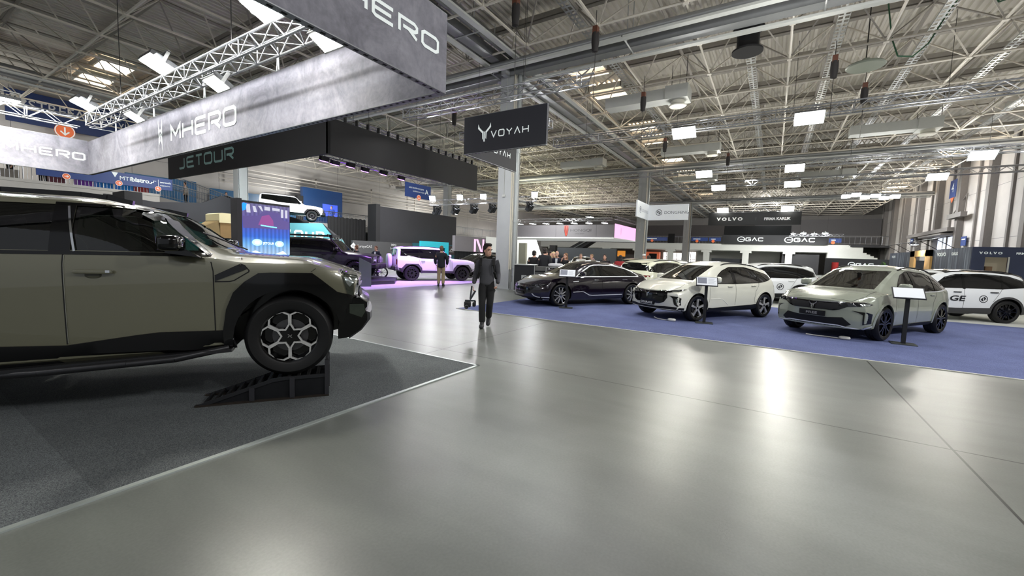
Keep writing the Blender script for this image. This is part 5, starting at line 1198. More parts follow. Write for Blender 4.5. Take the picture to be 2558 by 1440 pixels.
# far signs
WS = mat('sign_white', (214, 219, 224), .5, emit=(214, 219, 224), es=.35); DK = mat('lettering_dark', (40, 42, 46), .5, var=0); SERIFG = mat('lettering_greyblue', (110, 116, 124), .5, var=0)
t = panel('white_sign', 'white hanging sign reading DONGFENG with ringed emblem', (38, 9.62, 5.02), (0, -1, 0), 3.28, 1.33, WS, 'sign', perf=False)
text('lettering', 'DONGFENG', (0, -1.30, .52), (0, -1, 0), (0, 0, 1), .24, SERIFG, t, .006, sx=1.05)
b = flat_groups(MB(), dongfeng_loops(0, 0, .27), (0, 0, 0), (0, -1, 0), (0, 0, 1), .006).build('emblem', DK, t); b.location = (0, -.86, .66)
t = panel('white_sign', 'narrow side panel of the white hanging sign left of its DONGFENG face', (34.2, 9.62, 5.02), (1, 0, 0), 3.8, 1.33, WS, 'sign', perf=False)
b = flat_groups(MB(), dongfeng_loops(0, 0, .27), (0, 0, 0), (1, 0, 0), (0, 0, 1), .006).build('emblem', SERIFG, t); b.location = (1.0, 0, .66); text('lettering', 'DONGFENG', (1.5, 0, .52), (1, 0, 0), (0, 0, 1), .24, mat('lettering_faint', (178, 184, 190), .5, var=0), t, .006)
t = panel('black_sign', 'wide black hanging sign reading VOLVO and FIRMA KARLIK', (50, 6.25, 5.46), (0, -1, 0), 8.36, 1.3, mat('sign_black', (24, 26, 28), .6, var=.1), 'sign', perf=False)
text('lettering', 'V O L V O', (0, -.85, .50), (0, -1, 0), (0, 0, 1), .30, WHT, t, .006, bold=.07, sx=1.25); text('lettering', 'FIRMA KARLIK', (0, -5.2, .50), (0, -1, 0), (0, 0, 1), .25, WHT, t, .006, bold=.05, sx=.98)
l = MB(); l.bb(-.004, -.002, -4.5, -4.48, .5, .8); l.build('divider', SERIFG, t)
t = panel('black_sign', 'plain black box front below the VOLVO sign', (66, 6.1, 5.35), (0, -1, 0), 7.9, 1.25, mat('sign_charcoal', (34, 38, 40), .6, var=.1), 'sign', perf=False)
def gac(t, y, z, h, m, sx=1.25):
    r = h*.72; g = [[ring(0, 0, r, 30), ring(0, 0, r*.76, 30)[::-1]], [[(-r*.35, -r*.12), (r*.9, -r*.12), (r*.9, r*.12), (-r*.35, r*.12)]]]
    e = flat_groups(MB(), g, (0, 0, 0), (0, -1, 0), (0, 0, 1), .006).build('emblem', m, t); e.location = (0, -y, z+h/2); e.scale = (1, 1.25, 1)
    wordmark('lettering', 'GAC', (0, -(y+r*1.4), z), (0, -1, 0), (0, 0, 1), h, m, t, sx, .16, .22)
t = panel('black_sign', 'long black sign with two white GAC marks on the far balcony', (77.6, 7.3, 4.55), (0, -1, 0), 14.0, 1.55, mat('sign_black', (24, 26, 28), .6, var=.1), 'sign', perf=False)
gac(t, 2.7, .45, .62, LW); gac(t, 9.2, .40, .66, LW)
t = panel('black_wall_sign', 'low black stand wall with a white GAC mark under the far stairs', (57, -4.9, 0.0), (0, -1, 0), 8.6, 2.35, mat('sign_black', (24, 26, 28), .6, var=.1), 'sign', perf=False)
gac(t, 2.3, 1.55, .36, LW)
e = MB(); e.tube((0, -.9, .2), (0, -.9, 1.9), .3, 12); e.build('red_banner', mat('red_roll', (170, 40, 36), .5), t)
# far shield stand
GREY = mat('fascia_grey', (118, 116, 120), .6, var=.05); PINK = mat('screen_pink', (250, 200, 236), .5, emit=(255, 190, 236), es=1.1, var=0); SW = mat('stand_white', (232, 234, 230), .5, emit=(240, 244, 240), es=.35)
t = thing('fascia_ring', 'grey hanging fascia with a red shield emblem reading HONGQI and a pink end screen', 'stand fascia', (55, 18.4, 4.3))
b = MB(); b.bb(0, .2, 0, 17.5, 0, 1.75); b.build('fascia_panel', GREY, t); b = MB(); b.bb(-.01, -.004, 2.5, 2.52, 0, 1.75); b.bb(-.01, -.004, 8.7, 8.72, 0, 1.75); b.build('panel_joint', GAP, t)
b = MB(); b.bb(.2, 10.2, -.06, 0, -.15, 1.9); b.build('pink_screen', PINK, t); b = MB(); b.bb(2.8, 2.85, -.075, -.065, .5, 1.5); b.build('screen_mark', mat('mark_red', (150, 60, 110), .5), t)
b = MB(); b.bb(-.3, 10.2, -.1, 17.5, -.16, 0); b.build('soffit_light', SW, t)
sh = [(-.42, 1.0), (0, 1.08), (.42, 1.0), (.42, .1), (.22, -.75), (0, -1.05), (-.22, -.75), (-.42, .1)]
b = flat_groups(MB(), [[[(x*.78, y*.78) for x, y in sh]]], (0, 0, 0), (0, -1, 0), (0, 0, 1), .01).build('emblem', mat('shield_dark', (96, 40, 36), .3, .5), t); b.location = (0, 7.05, .88)
b2 = flat_groups(MB(), [[[(x*.4, .72), (x*.4-.11, .72), (x*.12-.05, -.65), (x*.12+.02, -.65)]] for x in (-.55, .15, .85)], (0, 0, 0), (0, -1, 0), (0, 0, 1), .02).build('emblem_stripe', mat('shield_red', (196, 62, 40), .4), b)
text('lettering', 'HONGQI', (0, 6.45, .82), (0, -1, 0), (0, 0, 1), .36, mat('lettering_black', (22, 22, 24), .4, var=0), t, .012, sx=1.5); text('lettering', 'GOLD ZMOT', (0, 5.7, .45), (0, -1, 0), (0, 0, 1), .13, mat('lettering_black', (22, 22, 24), .4, var=0), t, .012, sx=1.3)
truss((54.7, 36, 6.55), (54.7, 18.6, 6.55), 'white lit truss along the top of the grey HONGQI fascia', .4, .4); truss((54.9, 18.2, 6.75), (65, 18.2, 6.75), 'white lit truss along the top of the pink screen', .4, .4)
for k in range(7): flood((56.2, 20.2+k*2.3, 6.35), 'small lamp above the grey HONGQI fascia', 0, (1.2, .5), m=LAMP_S, group='lamps above the grey fascia')
# ---------------- stands and backgrounds ----------------
CHAR = mat('stand_charcoal', (62, 62, 66), .75, var=.06, scale=2); CHAR2 = mat('stand_dark', (46, 46, 48), .75, var=.06, scale=2); BLKC = mat('black_cloth', (12, 12, 13), .9, var=.2, scale=12)
TEAL = mat('stand_teal', (92, 168, 178), .6, var=.05, emit=(70, 150, 165), es=.12); TEAL2 = mat('stand_teal_dark', (50, 110, 122), .6, var=.05)
def block(name, label, cat, x0, x1, y0, y1, z0, z1, m, group=None): return tag(MB().bb(x0, x1, y0, y1, z0, z1).build(name, m), label, cat, group)
def poly_wall(name, label, cat, pts, y, th, m):
    return tag(MB().prism(pts, lambda x, z: (x, y, z), lambda x, z: (x, y+th, z)).build(name, m), label, cat)
poly_wall('stand_wall', 'charcoal stand wall with a pointed top behind the tan roof tent and the white ramp car', 'stand wall', [(8.2, 0), (8.2, 4.35), (10.6, 4.15), (13.2, 4.42), (14.4, 5.05), (16.2, 4.75), (18.9, 4.1), (21, 3.8), (21, 0)], 33.8, .3, CHAR)
block('dark_pylon', 'dark leaning pylon at the left end of the charcoal stand wall', 'pylon', 8.5, 9.3, 31.6, 33.6, 0, 4.45, CHAR2)
block('stand_wall', 'tall charcoal screen wall above the boxy white SUV', 'stand wall', 25.3, 36.4, 30.4, 30.7, 0, 5.5, CHAR)
block('stand_pillar', 'narrow dark end of the tall charcoal screen wall', 'stand wall', 24.85, 25.3, 29.9, 31, 0, 5.6, CHAR2)
def drape():
    mb = MB(); n = 60; xs = [21+i*(24.8-21)/n for i in range(n+1)]
    for i, x in enumerate(xs): y = 31.2+.05*sin(i*1.3); mb.v += [(x, y, 0), (x, y, 4.2+.03*sin(i*.9))]
    mb.f = [(2*i, 2*i+2, 2*i+3, 2*i+1) for i in range(n)]; mb.m = [0]*n
    return tag(mb.build('black_drape', BLKC, None, 60), 'black drape hanging left of the tall charcoal screen wall', 'drape')
drape()
t = thing('partner_wall', 'grey low wall with white EuropeGAS lettering and diamond mark', 'stand wall', (21.4, 29.75, 0)); MB().bb(.95, 7.7, 0, .2, 0, 2.3).build('wall_panel', mat('partner_grey', (84, 84, 86), .7), t)
W2_ = mat('print_white', (215, 216, 216), .5, var=0); text('lettering', 'EuropeGAS', (1.38, 0, 1.72), (1, 0, 0), (0, 0, 1), .22, W2_, t, .01)
flat_groups(MB(), [[[(1.0+.3*cos(a), 1.82+.3*sin(a)) for a in (0, pi/2, pi, 3*pi/2)]]], (0, 0, 0), (1, 0, 0), (0, 0, 1), .01).build('diamond_mark', W2_, t); text('diamond_lettering', 'EG', (.88, 0, 1.75), (1, 0, 0), (0, 0, 1), .14, CHAR, t, .014)
text('lettering', 'IMPO', (5.05, 0, 1.98), (1, 0, 0), (0, 0, 1), .18, W2_, t, .01, bold=.04); text('lettering', 'Leadi', (4.95, 0, 1.66), (1, 0, 0), (0, 0, 1), .18, W2_, t, .01, bold=.04)
t = thing('teal_portal', 'bright teal portal wall with a dark screen behind the boxy white SUV', 'stand wall', (29.2, 29.7, 0)); MB().bb(0, 7.2, 0, .2, 0, 2.35).build('portal_panel', TEAL2, t); b = MB(); b.bb(.8, 4.9, -.25, 0, 2.0, 2.6); b.bb(.8, 1.2, -.25, 0, 0, 2.0); b.bb(4.5, 4.9, -.25, 0, 0, 2.0); b.build('portal_frame', mat('teal_bright', (60, 190, 205), .5, emit=(40, 190, 210), es=.5), t); MB().bb(1.2, 4.5, -.04, 0, .2, 2.0).build('screen', mat('screen_dark', (16, 34, 44), .2), t)
lb = MB().bb(5.1, 6.1, -.05, 0, 1.3, 2.25).build('logo_board', mat('board_brown', (78, 62, 66), .5), t); flat_groups(MB(), [[[(5.3, 1.72), (5.6, 2.0), (5.9, 1.72), (5.75, 1.72), (5.6, 1.86), (5.45, 1.72)]], [[(5.25, 1.6), (5.95, 1.6), (5.95, 1.66), (5.25, 1.66)]]], (0, 0, 0), (1, 0, 0), (0, 0, 1), .06).build('logo_mark', W2_, lb)
# teal ramp with lettering
t = thing('teal_ramp', 'teal faceted ramp block with large white JETOUR letters, carrying a white off-roader', 'ramp', (11.6, 29, 0))
pr = [(0, 0), (0, 2.9), (7.5, 3.42), (8.6, 2.45), (9.9, 1.3), (10.5, 0)]; MB().prism(pr, lambda x, z: (x, 0, z), lambda x, z: (x, 3.3, z+.02)).build('ramp_body', TEAL, t)
q = MB(); q.add([(7.5, -.02, 3.42), (8.9, -.02, 1.9), (10.3, -.25, .9), (9.2, .6, 2.6)], [(0, 1, 2, 3)]); q.build('facet', CHAR, t); q = MB(); q.path([(8.3, -.1, 1.4), (8.9, -.3, 2.35), (9.4, -.1, 1.2)], .05, 5); q.path([(8.9, -.3, 2.35), (9.9, -.2, 1.0)], .05, 5); q.build('edge_bar', mat('teal_pale', (150, 205, 210), .5), t)
g_, w_ = glyph_word('JETOUR', 1.0, 1.15, .26, .24); wordmark('lettering', 'JETOUR', (6.85-3.9, 0, 2.1), (1, 0, 0), (0, 0, 1), .70, LW, t, 1.0, .20, .24, off=.03)
# big transparent-looking display
def display():
    t = thing('led_display', 'glowing blue LED display showing a car with round headlamps', 'display', (6.62, 14.25, 0)); MB().bb(-.16, -.02, -.06, .35, 0, 3.04).bb(-.02, 1.56, .04, .35, 0, 3.0).build('cabinet', mat('cabinet_dark', (52, 50, 56), .5), t)
    m = bpy.data.materials.new('display_picture'); nt, b = nodes(m); L = nt.links.new; tc = N(nt, 'ShaderNodeTexCoord'); sp = N(nt, 'ShaderNodeSeparateXYZ'); L(tc.outputs['Object'], sp.inputs[0])
    mr = N(nt, 'ShaderNodeMapRange'); mr.inputs['From Min'].default_value = 1.05; mr.inputs['From Max'].default_value = 3.0; L(sp.outputs[2], mr.inputs[0]); r = N(nt, 'ShaderNodeValToRGB'); L(mr.outputs[0], r.inputs[0]); e = r.color_ramp.elements
    e[0].position = .05; e[0].color = (*lin((215, 236, 255)), 1); e[1].position = 1; e[1].color = (*lin((120, 116, 160)), 1)
    for p, c in ((.30, (120, 190, 255)), (.42, (60, 120, 235)), (.62, (84, 92, 200)), (.78, (110, 100, 165))): x = e.new(p); x.color = (*lin(c), 1)
    wv = N(nt, 'ShaderNodeTexWave'); wv.inputs['Scale'].default_value = 2.4; L(tc.outputs['Object'], wv.inputs['Vector']); mx = N(nt, 'ShaderNodeMixRGB', blend_type='MULTIPLY'); mx.inputs[0].default_value = .35; L(r.outputs[0], mx.inputs[1]); L(wv.outputs['Fac'], mx.inputs[2])
    L(mx.outputs[0], b.inputs['Emission Color']); b.inputs['Emission Strength'].default_value = 1.0; b.inputs['Base Color'].default_value = (.02, .02, .04, 1); b.inputs['Roughness'].default_value = .3
    p = MB(); p.add([(0, .03, .05), (1.54, .03, .05), (1.54, .03, 2.93), (0, .03, 2.93)], [(0, 1, 2, 3)]); p.build('picture', m, t)
    rz_ = lambda z: pwl([(.06, 1.0), (.52, 1.42), (.88, 1.67), (1.68, 2.22), (2.32, 2.72), (2.95, 2.94)], z)
    def fl(nm, gs, c, es, off): return flat_groups(MB(), [[[(x, rz_(z)) for x, z in l] for l in g] for g in gs], (0, .03, 0), (1, 0, 0), (0, 0, 1), off).build(nm, mat('display_'+nm, c, .5, emit=c, es=es, var=0), t)
    fl('silhouette', [[[(.05, 1.55), (.03, 2.05), (.5, 2.1), (.66, 2.32), (1.16, 2.30), (1.3, 2.0), (1.52, 1.95), (1.52, 1.6)]]], (86, 74, 132), .9, .004)
    fl('red_haze', [[[(.5, 1.72), (.62, 2.1), (.85, 2.18), (.98, 1.95), (1.0, 1.72)]]], (140, 74, 140), .8, .006)
    fl('light_bar', [[[(.58, 1.74), (1.1, 1.68), (1.1, 1.63), (.58, 1.69)]]], (120, 225, 255), 1.6, .008)
    fl('headlamp', [[ring(.46, .90, .16, 20)], [ring(1.18, .86, .15, 20)]], (170, 225, 255), 1.3, .010); fl('headlamp_core', [[ring(.46, .90, .08, 14)], [ring(1.18, .86, .075, 14)]], (225, 245, 255), 1.5, .014)
    fl('bright_window', [[[(.15, 2.2), (.13, 2.8), (.25, 2.8), (.27, 2.2)]], [[(.37, 2.24), (.33, 2.68), (.42, 2.68), (.47, 2.24)]], [[(.62, 2.3), (.5, 2.75), (.6, 2.75), (.66, 2.3)]], [[(.7, 2.4), (.7, 2.75), (.88, 2.73), (.88, 2.4)]], [[(.95, 2.45), (.95, 2.7), (1.2, 2.68), (1.2, 2.42)]], [[(1.38, 2.1), (1.38, 2.6), (1.46, 2.6), (1.46, 2.1)]], [[(1.24, 2.1), (1.24, 2.62), (1.32, 2.62), (1.32, 2.1)]]], (196, 196, 214), .8, .012)
    text('lettering', 'JETOUR', (.82, .03, 1.63), (1, 0, 0), (0, 0, 1), .07, mat('display_letters', (230, 245, 255), .5, emit=(230, 245, 255), es=1.3, var=0), t, .016, 'CENTER', .03)
    fl('snow', [[[(.02, .06), (.1, .35), (.4, .52), (.7, .38), (.84, .30), (1.0, .38), (1.3, .52), (1.5, .34), (1.52, .06)]]], (224, 242, 255), 1.5, .005)
    fl('blue_flag', [[[(.03, 2.25), (.0, 2.75), (.06, 2.9), (.16, 2.86), (.12, 2.3)]]], (30, 140, 250), 1.2, .014)
    return t
display()
t = thing('info_pillar', 'slanted grey information pillar before the black off-roader', 'pillar', (11.5, 14.5, .01), R(-30)); MB().prism([(-.24, 0), (.24, 0), (.24, .98), (-.24, 1.22)], lambda x, z: (x, -.07, z), lambda x, z: (x, .07, z)).build('pillar_body', mat('pillar_slate', (84, 90, 98), .5), t); MB().add([(-.2, -.075, 1.18), (.22, -.075, .965), (.22, .075, .995), (-.2, .075, 1.20)], [(0, 1, 2, 3)]).build('slanted_sheet', mat('paper', (214, 218, 224), .4, var=.03), t)
t = thing('turntable', 'low dark octagonal platform under the black off-roader', 'platform', (12.4, 17.6, .01)); MB().prism([(2.9*cos(R(22.5+45*k)), 2.9*sin(R(22.5+45*k))) for k in range(8)], lambda x, y: (x, y, 0), lambda x, y: (x, y, .155)).build('platform_body', mat('platform_dark', (44, 44, 52), .3), t)
b = MB()
for k in range(8): a, c = [V((2.9*cos(R(22.5+45*(k+q))), 2.9*sin(R(22.5+45*(k+q))), .0)) for q in (0, 1)]; b.tube(a+V((0, 0, .145)), c+V((0, 0, .145)), .015, 5)
b.build('platform_edge', mat('gunmetal', (58, 58, 60), .35, .7), t)
# roof tent on a vehicle behind the bonnet
TAN = mat('tent_tan', (168, 138, 92), .85, var=.1, bump=.2, bscale=15); CREAM = mat('tent_cream_glow', (236, 226, 180), .8, var=.05, emit=(236, 226, 180), es=.2)  # cream tent top glows faintly in place of light falling on it
t = thing('roof_tent', 'tan fabric roof tent with cream top and side awning behind the olive SUV windscreen', 'tent', (11.3, 26.8, 1.95)); MB().bb(0, 2.6, 0, 1.6, .0, .88).build('tent_wall', TAN, t); b = MB(); b.prism([(-.06, .86), (-.06, 1.36), (.08, 1.42), (2.5, 1.40), (2.66, 1.30), (2.66, .86)], lambda x, z: (x, -.06, z), lambda x, z: (x, 1.66, z)); b.build('tent_top', CREAM, t)
b = MB(); b.add([(-.06, 0, .98), (-.66, .3, .62), (0, 0, .12), (-.06, 1.6, .98), (-.66, 1.3, .62), (0, 1.6, .12)], [(0, 1, 2), (3, 5, 4), (0, 3, 4, 1), (1, 4, 5, 2)]); b.build('awning', mat('tent_canvas', (190, 166, 118), .85), t); b = MB(); b.bb(-.1, 2.7, -.05, 1.65, -.06, 0); b.build('tent_base', BLKC, t)
t = thing('tent_truck', 'dark red vehicle with white ladder under the tan roof tent', 'car', (11.5, 26.7, 0), 0); b = MB(); blob(b, (1.3, .9, 1.0), (4.2, 1.7, 1.1), e=.3); b.build('body', mat('truck_red', (74, 30, 28), .35, coat=.5), t, 40); b = MB(); blob(b, (1.2, .9, 1.62), (2.6, 1.5, .5), e=.3); b.build('cabin', DGL, t, 40)
b = MB()
for x in (.25, .85): b.tube((x, -.15, .1), (x+.0, -.02, 1.9), .03, 6)
for k in range(6): b.tube((.25, -.14+.02*k, .3+.28*k), (.85, -.14+.02*k, .3+.28*k), .02, 6)
b.build('ladder', WHITE_DUCT, t)
for wx in (0, 2.6):
    for wy in (.12, 1.68): b = MB(); b.lathe([(0, -.12), (.38, -.12), (.41, -.06), (.41, .06), (.38, .12), (0, .12)], 24, 'Y', (wx, wy, .41)); b.build('wheel', mat('tyre', (16, 16, 17), .62), t, 40)
def plant(name, label, x, y, z, s=1., n=26):
    t = thing(name, label, 'plant', (x, y, z)); p = MB(); p.lathe([(0, 0), (.2*s, 0), (.26*s, .4*s), (.22*s, .4*s), (0, .38*s)], 14, 'Z'); p.build('pot', mat('pot_dark', (40, 40, 42), .5), t, 40); l = MB()
    for i in range(n):
        a = rnd.uniform(0, 2*pi); r0 = rnd.uniform(.1, .5)*s; h = rnd.uniform(.5, 1.25)*s; b_ = V((r0*.3*cos(a), r0*.3*sin(a), .4*s)); e = V((r0*cos(a), r0*sin(a), h)); d = (e-b_); sd = V((-sin(a), cos(a), 0))*.05*s; m_ = b_+d*.6
        l.add([b_, m_+sd, e, m_-sd], [(0, 1, 2, 3)]); l.add([e, e+V((.14*s*cos(a), .14*s*sin(a), -.06*s))+sd, e+V((.26*s*cos(a), .26*s*sin(a), -.2*s)), e+V((.14*s*cos(a), .14*s*sin(a), -.06*s))-sd], [(0, 1, 2, 3)])
    l.build('foliage', mat('leaf_green', (72, 112, 52), .5, var=.3, scale=8), t)
plant('potted_plant', 'leafy green potted plant beside the LED display', 7.1, 16.6, 0, 1.25); plant('potted_plant', 'green plant standing before the forest print container', 43.8, -7.2, 0, 1.8)
# motorbike between the off-roaders
t = thing('motorbike', 'dirt bike with white frame and red fairing between the two boxy off-roaders', 'motorcycle', (15.0, 18.6, .01), R(140)); bk = BLK
for x, nm in ((.68, 'front_wheel'), (-.68, 'rear_wheel')):
    b = MB(); b.lathe([(.25, -.05), (.30, -.055), (.33, 0), (.30, .055), (.25, .05)], 28, 'Y', (x, 0, .33), closed=True)
    for k in range(8): b.tube((x, 0, .33), (x+.26*cos(k*pi/4), 0, .33+.26*sin(k*pi/4)), .008, 4)
    b.build(nm, mat('tyre', (16, 16, 17), .62), t, 40)
b = MB(); b.path([(.68, 0, .33), (.42, 0, .95), (-.1, 0, .78), (-.68, 0, .33), (0, 0, .42), (.42, 0, .85)], .035, 8); b.path([(-.1, 0, .78), (0, 0, .42)], .03, 8); b.build('frame', WHITE_DUCT, t, 50); b = MB(); blob(b, (.0, 0, .45), (.42, .26, .36), e=.6); b.build('engine', mat('gunmetal', (58, 58, 60), .35, .7), t, 50)
b = MB(); blob(b, (.18, 0, .88), (.5, .26, .22), e=.6); blob(b, (.62, 0, .74), (.5, .14, .06), e=.6); b.build('fairing', mat('fairing_red', (190, 40, 36), .3, coat=.6), t, 50); b = MB(); blob(b, (-.32, 0, .90), (.7, .22, .09), e=.6); b.build('seat', PLAS, t, 50); b = MB(); b.tube((.40, -.38, 1.06), (.40, .38, 1.06), .02, 8); b.tube((.42, 0, .9), (.40, 0, 1.08), .03, 8); b.build('handlebar', bk, t, 50)
# header wall with pink N and black curtains
t = thing('header_wall', 'white header wall with a pink and grey N shape above black curtains', 'stand wall', (29.8, 25, 0)); MB().bb(0, 7.0, 0, .3, 1.7, 3.15).build('header', mat('header_grey', (150, 146, 152), .5), t); MB().bb(4.9, 7.0, -.03, 0, 1.7, 3.3).build('header_white', SW, t)
flat_groups(MB(), [[[(2.9, 1.72), (2.9, 2.95), (3.2, 2.95), (3.2, 1.72)]], [[(3.2, 2.95), (3.55, 2.95), (4.35, 1.72), (4.0, 1.72)]], [[(4.3, 1.72), (4.3, 2.98), (4.6, 2.98), (4.6, 1.72)]]], (0, 0, 0), (1, 0, 0), (0, 0, 1), .01).build('letter_shape', PINK, t); flat_groups(MB(), [[[(4.65, 2.9), (5.6, 1.75), (4.65, 1.75)]]], (0, 0, 0), (1, 0, 0), (0, 0, 1), .05).build('grey_wedge', CHAR, t)
b = MB(); n = 48
for i in range(n+1): b.v += [(.1+6.8*i/n, .12+.05*sin(i*2.1), 0), (.1+6.8*i/n, .12+.05*sin(i*2.1), 1.7)]
b.f = [(2*i, 2*i+2, 2*i+3, 2*i+1) for i in range(n)]; b.m = [0]*n; b.build('curtain', mat('curtain_dark', (34, 37, 42), .85), t, 60)
# ---------- balcony along the left ----------
RAIL = mat('rail_steel', (150, 152, 154), .35, .7); SIGNB = mat('sign_blue', (36, 62, 122), .5, var=.05, emit=(30, 56, 118), es=.12); ORG = mat('arrow_orange', (224, 110, 62), .5, var=0, emit=(224, 110, 62), es=.25)
struct(MB().bb(-14, 11.2, 35, 42, 4.0, 4.65).bb(-14, 11.2, 34.95, 35.0, 4.62, 4.78).build('mezzanine_slab', mat('slab_pale', (186, 184, 178), .7)))
struct(MB().bb(-14, 10.6, 36.5, 42, 0, 4.0).build('mezzanine_base', mat('slab_shade', (120, 118, 114), .8)))
struct(MB().bb(15.6, 60, 35.2, 42, 3.3, 3.85).build('mezzanine_slab', mat('slab_pale', (186, 184, 178), .7)))
struct(MB().bb(15.6, 60, 38, 42, 0, 3.3).build('mezzanine_base', mat('slab_shade', (120, 118, 114), .8)))
def railing(a, b, h, label, step=.16, mid=2):
    a = V(a); b = V(b); t = thing('railing', label, 'railing', a); d = b-a; L = d.length; m = MB(); m.tube((0, 0, h), d+V((0, 0, h)), .035, 8); m.tube((0, 0, .1), d+V((0, 0, .1)), .02, 6)
    for k in range(mid-1): m.tube((0, 0, h-.15), d+V((0, 0, h-.15)), .02, 6)
    m.build('handrail', RAIL, t, 50); n = int(L/step); p = MB()
    for i in range(n+1):
        q = d*(i/n); r = .03 if i % 10 == 0 else .012; p.tube(q, q+V((0, 0, h)), r, 5, caps=False)
    p.build('baluster', RAIL, t)
    return t
railing((-6, 35.05, 4.66), (11.2, 35.05, 4.66), 1.05, 'steel balcony railing behind the blue bistro sign'); railing((15.7, 35.3, 3.86), (24, 35.3, 3.86), 1.1, 'steel balcony railing left of the blue glowing room')
railing((24, 35.3, 3.86), (58, 35.3, 3.86), 1.1, 'long steel balcony railing over the charcoal screen wall', .2); railing((11.3, 35.2, 4.66), (15.6, 35.2, 3.86), 1.05, 'sloping steel railing of the balcony stairs'); railing((12.2, 36.2, 5.3), (16.2, 36.2, 4.2), 1.05, 'second sloping steel railing of the balcony stairs')
struct(MB().prism([(11.2, 4.65), (15.6, 3.85), (15.6, 3.4), (11.2, 4.1)], lambda x, z: (x, 35.3, z), lambda x, z: (x, 42, z)).build('mezzanine_stair', mat('slab_shade', (120, 118, 114), .8)))
def disc(t, x, z, r, y=-.02, arrow=0):
    d = MB(); d.lathe([(0, y-.02), (r, y-.02), (r, y), (0, y)], 28, 'Y', (x, 0, z)); o = d.build('arrow_disc', ORG, t); a = flat_groups(MB(), [stroke([(-r*.5, 0), (r*.45, 0)], r*.16), stroke([(.05*r, r*.42), (r*.48, 0), (.05*r, -r*.42)], r*.16), [ring(0, 0, r*.97, 28), ring(0, 0, r*.86, 28)[::-1]]], (0, 0, 0), (cos(arrow), 0, sin(arrow)), (-sin(arrow), 0, cos(arrow)), 0).build('arrow_mark', LW, o); a.location = (x, y-.026, z)
t = thing('blue_sign', 'long blue balcony sign with white MTP bistro lettering and orange arrow discs', 'sign', (5.7, 34.8, 5.08)); MB().bb(0, 6.15, 0, .06, 0, .74).build('sign_panel', SIGNB, t)
text('lettering', 'MTP', (3.45, 0, .30), (1, 0, 0), (0, 0, 1), .24, LW, t, .01); text('lettering', 'bistro', (4.02, 0, .30), (1, 0, 0), (0, 0, 1), .26, LW, t, .01, bold=.05); text('lettering', 'antresola', (5.48, 0, .42), (1, 0, 0), (0, 0, 1), .12, LW, t, .01, bold=.02, sx=.9); text('lettering', 'mezzanine', (5.48, 0, .22), (1, 0, 0), (0, 0, 1), .10, LW, t, .01, sx=.9)
text('lettering', 'MTP', (.75, 0, .42), (1, 0, 0), (0, 0, 1), .22, LW, t, .01)
flat_groups(MB(), [stroke([(4.92, .30), (5.02, .30), (5.02, .40), (5.14, .40), (5.14, .50), (5.28, .50)], .035), [[(5.38, .15), (5.40, .15), (5.40, .62), (5.38, .62)]], [[(3.1, .72), (3.4, .72), (3.25, .42)]]], (0, 0, 0), (1, 0, 0), (0, 0, 1), .01).build('stair_symbol', LW, t)
disc(t, 1.15, .10, .17); disc(t, 3.42, .08, .17); disc(t, 5.36, .02, .17, arrow=R(135))
t = thing('hanging_blue_banner', 'large dim blue banner with STREFA VIP lettering and orange arrow disc under the roof', 'banner', (5.6, 41.2, 8.9)); MB().bb(0, 9, 0, .1, 0, 2.0).build('banner_panel', mat('sign_blue_dim', (30, 50, 96), .6), t); text('lettering', 'STREFA', (.95, 0, .95), (1, 0, 0), (0, 0, 1), .55, W2_, t, .01); text('lettering', 'VIP', (3.5, 0, .95), (1, 0, 0), (0, 0, 1), .6, W2_, t, .01, bold=.06); text('lettering', '/ vip', (4.9, 0, .95), (1, 0, 0), (0, 0, 1), .5, W2_, t, .01); flat_groups(MB(), [[ring(.5, 1.4, .42, 6), ring(.5, 1.4, .2, 3, pi/2)[::-1]]], (0, 0, 0), (1, 0, 0), (0, 0, 1), .01).build('hexagon_mark', W2_, t); disc(t, 2.55, -.05, .5, arrow=R(-90))
t = thing('blue_sign', 'blue hanging sign reading sala konferencyjna conference room A with orange disc', 'sign', (28.45, 30.1, 6.78)); MB().bb(0, 3.45, 0, .08, 0, 1.36).build('sign_panel', SIGNB, t); text('lettering', 'sala konferencyjna', (.42, 0, .86), (1, 0, 0), (0, 0, 1), .17, LW, t, .01, sx=1.12); text('lettering', 'conference room', (.95, 0, .56), (1, 0, 0), (0, 0, 1), .15, LW, t, .01, sx=1.05); text('lettering', 'A', (2.62, 0, .50), (1, 0, 0), (0, 0, 1), .5, LW, t, .01); disc(t, 1.75, .05, .28, arrow=R(-90))
b = MB(); b.tube((28.8, 30.14, 8.14), (28.8, 30.14, 9.7), .015, 5); b.tube((31.5, 30.14, 8.14), (31.5, 30.14, 9.7), .015, 5); tag(b.build('sign_cable', GALV), 'thin cables holding the blue conference room sign', 'cable')
for k, (z, r) in enumerate(((8.35, .06), (8.05, .045), (7.65, .045), (7.25, .06), (6.95, .04))): tag(MB().tube((17, 40.4, z), (62, 40.4, z), r, 8).build('wall_pipe', mat('pipe_pale', (196, 190, 180), .5), None, 40), 'horizontal grey pipe along the left wall above the balcony', 'pipe', 'horizontal pipes along the left wall')
b = MB()
for x in range(19, 62, 7): b.bb(x-.05, x+.05, 40.5, 40.6, 6.7, 8.6); b.bb(x-.05, x+.05, 40.5, 41.98, 8.5, 8.6)
tag(b.build('pipe_mount', mat('pipe_pale', (196, 190, 180), .5)), 'row of steel brackets carrying the left wall pipes', 'bracket', kind='stuff')
